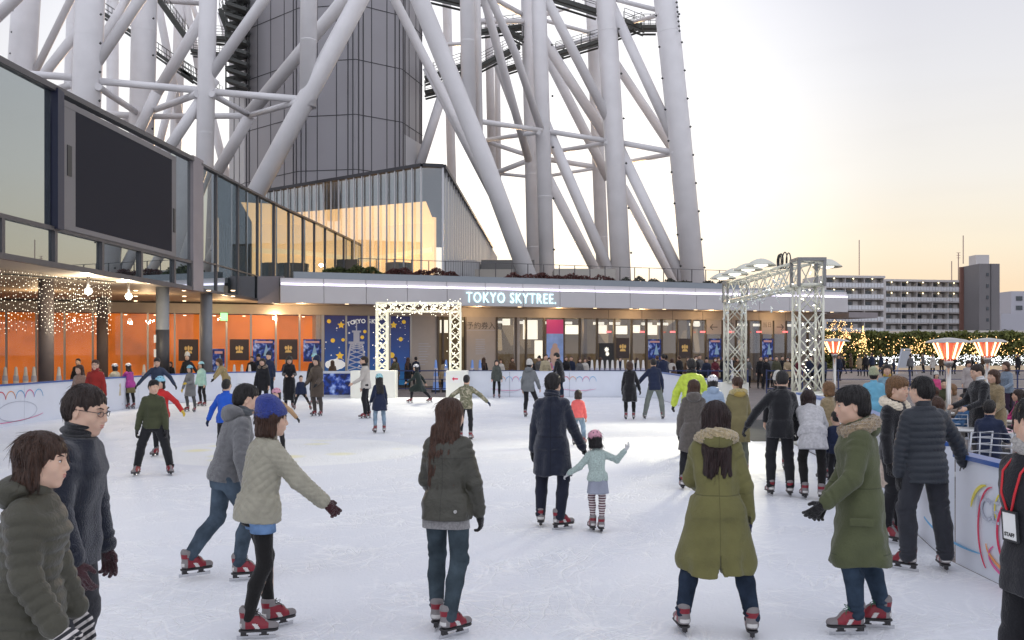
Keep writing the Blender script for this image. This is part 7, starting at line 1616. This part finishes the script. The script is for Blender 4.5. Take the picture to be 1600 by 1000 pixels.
person('woman in dark coat and white pompom hat near the back left corner', 293, 36.5, 1.78, 190, hair='long', hat='pom', hatm=c_('white_knit', (.62, .60, .56)), sex='f', top=F_blackc, hem=-.2, legs=F_denimd, arms=((6, 30, 10, 30), (6, 12, 10, 8)), vox=.026)
person('woman in mustard tan coat bending with arms spread by the left back wall', 354, 33, 1.68, 125, hair='bob', hairm=M_h_brown, sex='f', top=c_('mustard_tan', (.32, .25, .12)), hem=-.16, legs=F_blackc, glove=F_glove, lean=24, arms=((40, 20, 46, 14), (10, 55, 10, 60)), head=(0, 14), vox=.022)
person('child in bright blue jacket behind the grey hooded sweater', 352, 16.2, 1.40, -10, kid=True, hair='short', hairm=M_h_black, top=c_('royal_blue', (.02, .10, .52)), hem=-.05, legs=F_blackc, glove=F_navyc, arms=((0, 30, 6, 24), (10, 12, 20, 6)), vox=.016)
person('small child in pink helmet with tan sleeves stretched out, behind the blue beanie', 433, 17.2, 1.18, 175, kid=True, hair='bob', hat='helmet', hatm=mat('helmet_pink', (.62, .30, .38)), top=c_('tan_cotton', (.42, .27, .15)), hem=-.05, legs=F_blackc, glove=F_glove, arms=((10, 50, 14, 44), (10, 40, 14, 40)), vox=.018)
person('woman in black coat with fur edged hood facing the camera', 411, 30, 1.66, 176, hair='bob', hairm=M_h_dark, sex='f', top=F_blackc, topt=.03, hem=-.15, fur=c_('brown_fur', (.16, .11, .07), 'fur'), legs=F_blackc, vox=.022)
person('tall man in navy jacket and dark cap behind the fur hood woman', 421, 36.8, 1.82, 170, hair='short', hat='beanie', hatm=F_navyc, top=F_navyc, hem=-.08, legs=F_denimd, vox=.026)
person('woman in very long black coat looking down at a white card', 452, 32, 1.73, 195, hair='longdark', sex='f', top=F_black, hem=-.40, flare=.02, legs=F_blackc, arms=((14, 10, 80, -14), (14, 10, 80, -14)), head=(0, 24), vox=.022)
person('small child in dark clothes between the long black coat and the brown quilted coat', 470, 31, 1.12, 200, kid=True, hair='short', top=F_navyc, hem=-.05, legs=F_blackc, feet=((-.3, .1, 0, 10), (.2, 0, 0, -10)), vox=.024)
person('woman in brown padded coat and dark beret', 496, 28, 1.71, 158, hair='bob', hairm=M_h_dark, sex='f', hat='beanie', hatm=F_navyc, top=c_('brown_down', (.085, .062, .045), 'down'), topk='down', topt=.03, hem=-.22, legs=c_('grey_brown', (.07, .06, .055)), arms=((14, 10, 50, -4), (14, 10, 50, 0)), vox=.020, glove=F_glove)
person('person in pale blue helmet behind the brown padded coat', 492, 34, 1.76, 175, hair='short', hat='helmet', hatm=mat('helmet_aqua', (.35, .66, .70)), top=F_blackc, hem=-.05, legs=F_blackc, vox=.026)
person('person in white jacket with black scarf facing left before the light arch', 572, 27, 1.74, 100, hair='short', hairm=M_h_dark, top=c_('off_white_cotton', (.52, .48, .43)), hem=-.06, legs=F_blackc, legt=.006, scarf=F_glove, arms=((20, 8, 60, 0), (-4, 12, 20, 6)), feet=((-.08, .05, 0, 4), (.1, -.05, 0, -6)), vox=.020)
person('child in navy coat, pale jeans and light blue helmet before the light arch', 593, 22.3, 1.32, 18, kid=True, hair='longdark', hat='helmet', hatm=mat('helmet_aqua', (.35, .66, .70)), sex='f', top=F_navyc, topt=.02, hem=-.16, flare=.03, legs=F_denimp, arms=((12, 10, 40, 8), (4, 10, 10, 8)), glove=c_('white_cotton', (.62, .62, .62)), vox=.018)
person('girl in dark cape and white helmet striding left in front of the gate opening', 655, 35, 1.50, 84, hair='bob', hairm=M_h_black, sex='f', hat='helmet', hatm=mat('helmet_white', (.72, .72, .74)), top=c_('bottle_green', (.022, .032, .028)), hem=-.2, flare=.05, legs=F_blackc, skates=True, feet=((-.06, .32, 0, 0), (.06, -.4, .02, 0)), arms=((30, 10, 60, 0), (-40, 10, -30, 10)), lean=12, crouch=.04, vox=.022, lace='b')
person('child in camouflage jacket with arms spread behind the olive leather jacket woman', 728, 20.5, 1.36, -6, kid=True, hair='short', hairm=M_h_black, top=c_('camouflage', (.20, .19, .12), 'camo'), hem=-.06, legs=F_blackc, glove=F_navyc, arms=((10, 50, 10, 46), (8, 50, 8, 46)), lean=10, vox=.017)
person('woman in grey green jacket and black leggings at the back wall arcs', 776, 38.4, 1.52, 184, hair='longdark', sex='f', top=c_('grey_green_fleece', (.07, .08, .07), 'wool'), hem=-.10, legs=F_tights, vox=.026)
person('person in grey hooded jacket and white cap skating away near the back wall', 826, 27.6, 1.64, -22, hair='short', hat='beanie', hatm=c_('white_knit', (.62, .60, .56)), top=c_('mid_grey_fleece', (.17, .18, .185)), topt=.026, hem=-.08, hood=c_('mid_grey_fleece', (.17, .18, .185)), legs=F_blackc, legt=.002, feet=((-.08, -.05, 0, 4), (.3, .12, 0, -10)), arms=((6, 14, 14, 6), (10, 16, 30, 6)), lean=8, vox=.02)
person('person in cream coat outside the back wall leaning towards another', 851, 41, 1.80, 200, hair='short', hairm=M_h_dark, top=c_('cream_wool', (.44, .38, .25), 'wool'), hem=-.15, legs=F_denimd, lean=10, vox=.028, skates=False)
person('man in black coat with bent head at the back wall', 876, 36.5, 1.84, 60, hair='short', hairm=M_h_black, top=F_black, hem=-.16, legs=F_denimd, lean=12, head=(0, 24), vox=.024)
person('child in coral jacket and pale jeans just right of the tall navy coat', 903, 19.4, 1.06, -12, kid=True, hair='bob', hairm=M_h_dark, top=c_('coral_down', (.80, .14, .13), 'down'), topk='down', hem=-.03, under=c_('grey_quilt', (.3, .32, .32)), legs=F_denimp, legt=.01, feet=((-.08, 0, 0, 0), (.14, -.05, .02, -8)), vox=.016)
# staff member at the right edge
rs, is_ = person('smiling staff member in black jacket with red lanyard at the right edge', 1626, 4.5, 1.69, 100, hair='short', hairm=M_h_black, top=c_('staff_black', (.018, .018, .022)), topt=.026, hem=-.08, legs=F_blackc, legt=.012, scarf=c_('pale_scarf', (.5, .48, .45), 'knit'), arms=((-16, 3, -8, 0), (-16, 3, -8, 0)), head=(62, 4), vox=.009)
mb = MB(); nk, fw, rg, up_ = is_['neck'], is_['fwd'], is_['rgt'], is_['upv']; cc_ = nk + fw * .150 - up_ * .33
for s in (-1, 1): mb.tube([nk + rg * .06 * s + fw * .04 + up_ * .0, nk + rg * .06 * s + fw * .125 - up_ * .08, nk + rg * .045 * s + fw * .152 - up_ * .18, cc_ + up_ * .06 + rg * .012 * s], .006, 6)
mb.build('lanyard', mat('lanyard_red', (.6, .02, .03), .5), rs, local=True)
o_ = Vector(cc_) ; Mx = Matrix((( -rg[0], up_[0], fw[0], cc_[0]), (-rg[1], up_[1], fw[1], cc_[1]), (-rg[2], up_[2], fw[2], cc_[2]), (0, 0, 0, 1)))
mb = MB(); mb.box(-.048, .048, -.075, .065, -.004, .004, 0, Mx); bd_ = mb.build('badge', mat('paper', (.8, .8, .78)), rs, local=True)
mb = MB(); mb.box(-.052, .052, -.079, -.070, -.005, .006, 0, Mx); mb.box(-.052, .052, .058, .069, -.005, .006, 0, Mx); mb.box(-.052, -.045, -.07, .058, -.005, .006, 0, Mx); mb.box(.045, .052, -.07, .058, -.005, .006, 0, Mx); mb.build('badge_frame', M_black, bd_, local=True)
cu_ = text_obj('lettering', 'STAFF', M_black, .026, Mx @ Matrix.Translation((-.038, -.055, .005)), None, .001, bold=.0006); cu_.parent = bd_

def flap(root, c, sx, w_, h_, m, name='pocket', n=(1, 0, 0)):
    b = MB(); c = Vector(c); n = Vector(n).normalized(); t_ = Vector((0, 0, 1)).cross(n).normalized(); Mx_ = Matrix(((t_.x, n.x, 0, c.x), (t_.y, n.y, 0, c.y), (t_.z, n.z, 1, c.z), (0, 0, 0, 1))); b.box(-w_ / 2, w_ / 2, -.006, .006, -h_ / 2, h_ / 2, 0, Mx_); return b.build(name, m, root, bevel=.004, local=True)
flap(r9, (-.222, .04, .80), 1, .16, .055, gp2, n=(-1, .12, .05)); flap(r8, (.225, .03, .80), 1, .15, .05, gp, n=(1, .1, 0))
mb = MB()
for z in (.94, 1.10): mb.tube([(.205, -.02 + .02, z), (.205, .06, z)], .005, 6)
mb.build('toggle', mat('toggle_pale', (.6, .6, .58), .4), r2, local=True)
b = MB(); b.tube([(.11, -.145, .865), (.11, -.155, .865)], .012, 10); b.build('snap_button', M_steel, r5, local=True)
# ---- outside on the right, cafe corner
def sitter(lab, xp, D, h, face, **kw): person(lab, xp, D, h, face, skates=False, crouch=.525 * h + .01 - .50, feet=((-.12, .42, 0, 5), (.12, .40, 0, -5)), arms=((30, 10, 80, -6), (30, 10, 80, -6)), **kw)
person('person in light blue jacket and pale green hat with strap outside the right wall', 1364, 18, 1.60, -30, hair='short', hat='beanie', hatm=c_('pale_green_knit', (.42, .46, .30), 'knit'), top=c_('sky_blue', (.16, .42, .58)), topt=.034, hem=-.12, legs=F_blackc, skates=False, vox=.018, lean=10)
person('dark haired woman with yellow collar beside the light blue jacket', 1386, 20, 1.66, 160, hair='bob', sex='f', top=c_('sky_grey', (.20, .33, .42)), scarf=c_('gold_knit', (.62, .38, .06)), hem=-.1, legs=F_blackc, skates=False, vox=.02)
person('standing man in long black coat and white collar among the cafe tables', 1533, 15.6, 1.73, 100, hair='short', hairm=M_h_dark, top=F_black, topt=.022, hem=-.20, scarf=c_('white_cotton', (.62, .62, .62)), legs=c_('grey_trouser', (.10, .10, .10)), legt=.008, skates=False, arms=((20, 8, 70, -4), (20, 10, 72, -6)), head=(0, 12), vox=.016)
person('woman in camel coat right behind the black coated man', 1556, 16.4, 1.62, 110, hair='bob', hairm=M_h_brown, sex='f', top=c_('camel_coat', (.30, .23, .13)), topt=.03, hem=-.2, legs=c_('grey_trouser', (.1, .1, .1)), skates=False, arms=((10, 10, 60, 0), (10, 10, 50, 0)), vox=.017)
sitter('seated person with brown hair in grey coat behind the nearest heater pole', 1462, 18.4, 1.6, 60, hair='bob', hairm=M_h_brown, sex='f', top=c_('grey_marl', (.20, .20, .20)), hem=-.04, legs=F_blackc, vox=.018)
sitter('seated person in blue jacket at the table left of the black coated man', 1512, 16.6, 1.5, 80, hair='short', top=c_('steel_blue', (.05, .12, .24)), hem=-.04, legs=F_blackc, vox=.018)
sitter('seated person in beige coat bending over the table near the heater', 1500, 20.5, 1.62, 100, hair='bob', hairm=M_h_blond, top=c_('stone_coat', (.32, .26, .22)), hem=-.04, legs=F_blackc, lean=20, vox=.02)
sitter('seated person in magenta jacket at the right edge table', 1596, 17.6, 1.55, 70, hair='long', hairm=M_h_dark, sex='f', top=c_('magenta_down', (.40, .03, .16)), hem=-.04, legs=F_blackc, vox=.018)
sitter('seated person in navy coat with back turned at the table nearest the rink wall', 1545, 13.4, 1.6, -40, hair='short', top=F_navyc, hem=-.04, legs=F_blackc, vox=.016)
sitter('seated woman in white jacket between the two right heaters', 1530, 19.5, 1.58, 200, hair='bob', hairm=M_h_brown, sex='f', top=c_('off_white_cotton', (.52, .48, .43)), hem=-.04, legs=F_blackc, vox=.02)
sitter('seated person in olive coat behind the nearest heater pole, further back', 1476, 23, 1.62, 150, hair='short', top=c_('olive_bomber', (.058, .064, .032)), hem=-.04, legs=F_blackc, vox=.022)
person('woman in blue grey cardigan, brown scarf and dark skirt standing near the right heater', 1574, 25, 1.66, 110, hair='bob', hairm=M_h_brown, sex='f', top=c_('blue_grey_knit', (.22, .28, .36), 'knit'), scarf=c_('brown_knit', (.15, .08, .06), 'knit'), skirt=(c_('plum_skirt', (.035, .02, .04)), .02, -.3, .04), hem=-.03, legs=F_tights, skates=False, arms=((10, 12, 70, 0), (10, 12, 70, 0)), vox=.02)
person('woman in pale grey coat looking down between two heaters', 1512, 33, 1.62, 175, hair='bob', hairm=M_h_dark, sex='f', top=c_('pale_coat2', (.40, .36, .35)), hem=-.15, legs=F_blackc, skates=False, head=(0, 20), vox=.026)
person('child in pink jacket and white cap left of the nearest heater', 1462, 31, 1.20, 180, kid=True, hair='bob', hat='pom', hatm=c_('white_knit', (.62, .60, .56)), top=c_('hot_pink', (.62, .08, .22)), hem=-.08, legs=F_blackc, skates=False, vox=.026)

# ---- people far off: a few built once, then copied with other colours
PR = []
def proto(**kw):
    r, _ = person('x',800, 30, 1.66, 0, vox=.034, skates=False, **kw); PR.append([r, True]); return len(PR) - 1
proto(hair='short', top=F_black, hem=-.06, legs=F_blackc); proto(hair='bob', sex='f', top=F_black, hem=-.2, flare=.02, legs=F_blackc)
proto(hair='long', sex='f', top=F_black, hem=-.22, legs=F_blackc, arms=((14, 10, 70, -6), (4, 10, 10, 6)), scarf=F_glove); proto(hair='short', top=F_black, hem=-.18, legs=F_blackc, feet=((-.08, .22, 0, 0), (.08, -.25, .02, 0)), arms=((-20, 8, -6, 6), (20, 8, 34, 6)))
proto(hair='short', hat='beanie', hatm=F_glove, top=F_black, topk='down', topt=.03, hem=-.08, legs=F_blackc); proto(hair='bob', sex='f', top=F_black, hem=-.15, legs=F_blackc, mask=True, arms=((20, 8, 80, -6), (20, 8, 80, -6)))
def recolour(root, names, m):
    for ch in root.children:
        if ch.name.split('.')[0] in names and ch.type == 'MESH':
            ch.material_slots[0].link = 'OBJECT'; ch.material_slots[0].material = m
def far(pi, xp, D, face, topm, legm=None, hairm_=None, s=1.0, lab='', group=None):
    p = PR[pi]
    if p[1]: r = p[0]; p[1] = False
    else: r = copy_tree(p[0])
    r.location = (px(xp, D), D, 0); r.rotation_euler = (0, 0, R(face)); r.scale = (s, s, s)
    tm = c_('far_' + '_'.join(str(int(q * 1000)) for q in topm), topm); recolour(r, ('coat', 'jacket', 'collar', 'hood'), tm)
    if legm: recolour(r, ('trousers',), c_('far_' + '_'.join(str(int(q * 1000)) for q in legm), legm))
    if hairm_: recolour(r, ('hair',), hairm_)
    tag(r, lab, 'person', group or 'people strolling beyond the rink')
BK, NV, GR, BR, BG, OL, WN, WH, RD, PK = (.014, .014, .017), (.02, .028, .055), (.12, .12, .125), (.10, .06, .035), (.36, .28, .18), (.08, .08, .05), (.11, .02, .03), (.55, .52, .48), (.4, .03, .03), (.5, .2, .25)
CN = {BK: 'black', NV: 'navy', GR: 'grey', BR: 'brown', BG: 'beige', OL: 'olive', WN: 'wine red', WH: 'white', RD: 'red', PK: 'pink'}
Q = [  # x, D, prototype, facing, colour, size, where
 (868 - 250, 46, 2, 20, BR, .98, 'by the starry mural'), (637, 47, 2, -20, BK, .96, 'bending by the right end of the starry mural'), (618, 46, 5, 150, OL, .98, 'before the starry mural beside the arch'), (694, 47.5, 1, 30, BG, .9, 'in the doorway behind the small arch'), (706, 47, 4, -10, BK, .98, 'left of the arch leg behind the doorway'), (716, 48, 0, 20, BR, .95, 'right of the arch leg by the notice'),
 (783, 49, 1, 170, WH, .9, 'at the lit window right of the notice'), (830, 48, 0, 10, BK, .95, 'below the drink banner'), (858, 47, 5, 180, PK, .96, 'right under the drink banner'), (884, 47, 2, 190, BK, 1, 'left of the group at the ticket doors'), (893, 48, 0, 160, NV, 1, 'behind the black coat man at the doors'), (905, 46.5, 2, 200, GR, .95, 'with a red bag near the row of cones'), (914, 47, 1, 180, WH, .95, 'at the left end of the cone row'),
 (1027, 46, 0, 0, NV, 1.02, 'right of the cone row'), (1041, 47.5, 4, 10, GR, 1, 'beside the far corner of the rink wall'), (1050, 47, 1, -10, WH, .94, 'right of the far rink corner'), (1053, 45.5, 1, -10, BR, .72, 'small child in front of the ticket doors'), (1087, 46.2, 5, 180, BK, 1.02, 'with white face mask at the middle of the queue'), (1093, 49, 0, 180, GR, 1.05, 'taller one behind the masked queue'), (1104, 47, 4, 170, NV, .95, 'left of the masked woman in the queue'), (1117, 46, 5, 180, WN, .98, 'with face mask before the arrow boards'), (1136, 46, 5, 178, NV, 1.02, 'with face mask left of the tall arch'),
 (1131, 49, 0, 175, BK, 1, 'behind the masked queue'), (1152, 49, 2, 180, BR, .96, 'behind the left leg of the tall arch'), (1188, 48, 0, 185, BK, 1, 'between the legs of the tall arch'), (1197, 47, 1, 175, BK, .97, 'second between the legs of the tall arch'), (1203, 50, 4, 180, GR, 1, 'behind others between the arch legs'), (1213, 48.5, 0, 170, OL, 1.0, 'right of centre between the arch legs'), (1230, 47, 5, 178, BG, .98, 'left of the right arch leg'), (1236, 50, 2, 182, BK, .95, 'behind the right arch leg'), (1287, 47, 0, 20, NV, 1, 'just right of the tall arch'), (1283, 49, 1, 180, BK, .9, 'partly behind the tall arch right leg'),
 (1318, 78, 3, 80, BK, .9, 'walking past the orange lit tree'), (1343, 72, 1, 10, BG, 1.0, 'walking away in front of the hedge'), (1353, 70, 0, 0, BK, 1.02, 'first of a dark pair before the hedge'), (1363, 71, 0, 8, NV, 1.05, 'second of a dark pair before the hedge'), (1386, 76, 4, 60, BK, .75, 'crouching by the white light bed'), (1397, 77, 2, 90, NV, .75, 'small one by the sandwich board'), (1423, 70, 4, 5, GR, .98, 'with pale backpack in front of the sandwich board'), (1457, 74, 1, 180, WH, 1, 'in pale clothes before the light bed'), (1471, 73, 0, 180, BR, .95, 'beside the pale dressed one at the light bed'), (1518, 76, 3, -80, BK, .85, 'bending before the white light bed'),
 (1330, 80, 2, 60, BR, 1, 'right of the orange lit tree'), (1376, 79, 1, -70, NV, 1, 'between the dark pair and the sandwich board'), (1443, 81, 0, 90, GR, 1, 'right of the sandwich board by the light bed'), (1490, 77, 2, 180, BK, 1, 'behind the nearest heater by the light bed'), (1535, 79, 4, -90, BR, 1, 'below the second heater by the light bed'), (1590, 75, 1, 180, BK, 1, 'far right before the white light bed'), (1310, 60, 0, 185, NV, 1, 'alone behind the third heater'), (1272, 62, 3, 90, BK, 1, 'crossing the plaza behind the near arch leg'),
 (650, 50, 0, 15, NV, .97, 'at the right edge of the starry mural'), (756, 49, 2, 10, BK, .95, 'in front of the beige notice wall'), (800, 50, 1, 200, BR, .95, 'at the second lit window right of the notice'), (843, 49, 4, 150, GR, .98, 'just left of the drink banner'), (921, 49, 0, 10, BK, .98, 'behind the left end of the cone row'), (938, 50, 2, -10, OL, .95, 'before the black glowing board'), (969, 50, 5, 180, NV, .97, 'before the gold emblem poster between the doors'), (996, 49, 1, 30, BK, .95, 'behind the right end of the cone row'), (1062, 50, 0, 20, BK, 1, 'before the poster left of the arrow boards'), (1075, 48.5, 2, 170, BR, .97, 'left of the masked queue'), (1122, 50, 1, 190, BG, .96, 'under the left arrow board'), (1144, 50.5, 0, 180, BK, 1, 'left leg of the tall arch, behind'), (1168, 49, 5, 180, GR, .97, 'seen through the left leg of the tall arch'), (1222, 51, 0, 175, BK, 1, 'under the right arrow board'), (1248, 49, 1, 185, WN, .95, 'behind the near leg of the tall arch'), (1266, 50, 4, 175, NV, 1, 'through the near leg of the tall arch'),
 (394, 42.5, 0, 175, BK, 1.02, 'outside the back left wall near the black posters'), (404, 43, 4, 185, NV, 1.05, 'next to the dark poster outside the back wall'), (312, 40.2, 2, 180, BK, .8, 'sitting low behind the back left wall'), (330, 40.4, 0, 180, GR, .8, 'low behind the wall beside the second pillar'), (123, 34, 0, 180, BK, 1.0, 'outside the left wall behind the tan coat woman'), (153, 34, 1, 175, BR, .93, 'outside the left wall by the red jacket man'), (267, 41, 1, 180, BK, .88, 'outside the wall at the thick grey pillar'), (448, 44, 0, 180, NV, .95, 'outside the back wall at the black poster'), (520, 43, 2, 30, BR, .9, 'outside the back wall under the cloud of the mural')]
for xp, D, pi, fc, col, s, where in Q: far(pi, xp, D, fc, col, BK if pi != 3 else NV, None if random.random() < .6 else M_h_brown, s, 'distant person in %s top %s' % (CN[col], where))
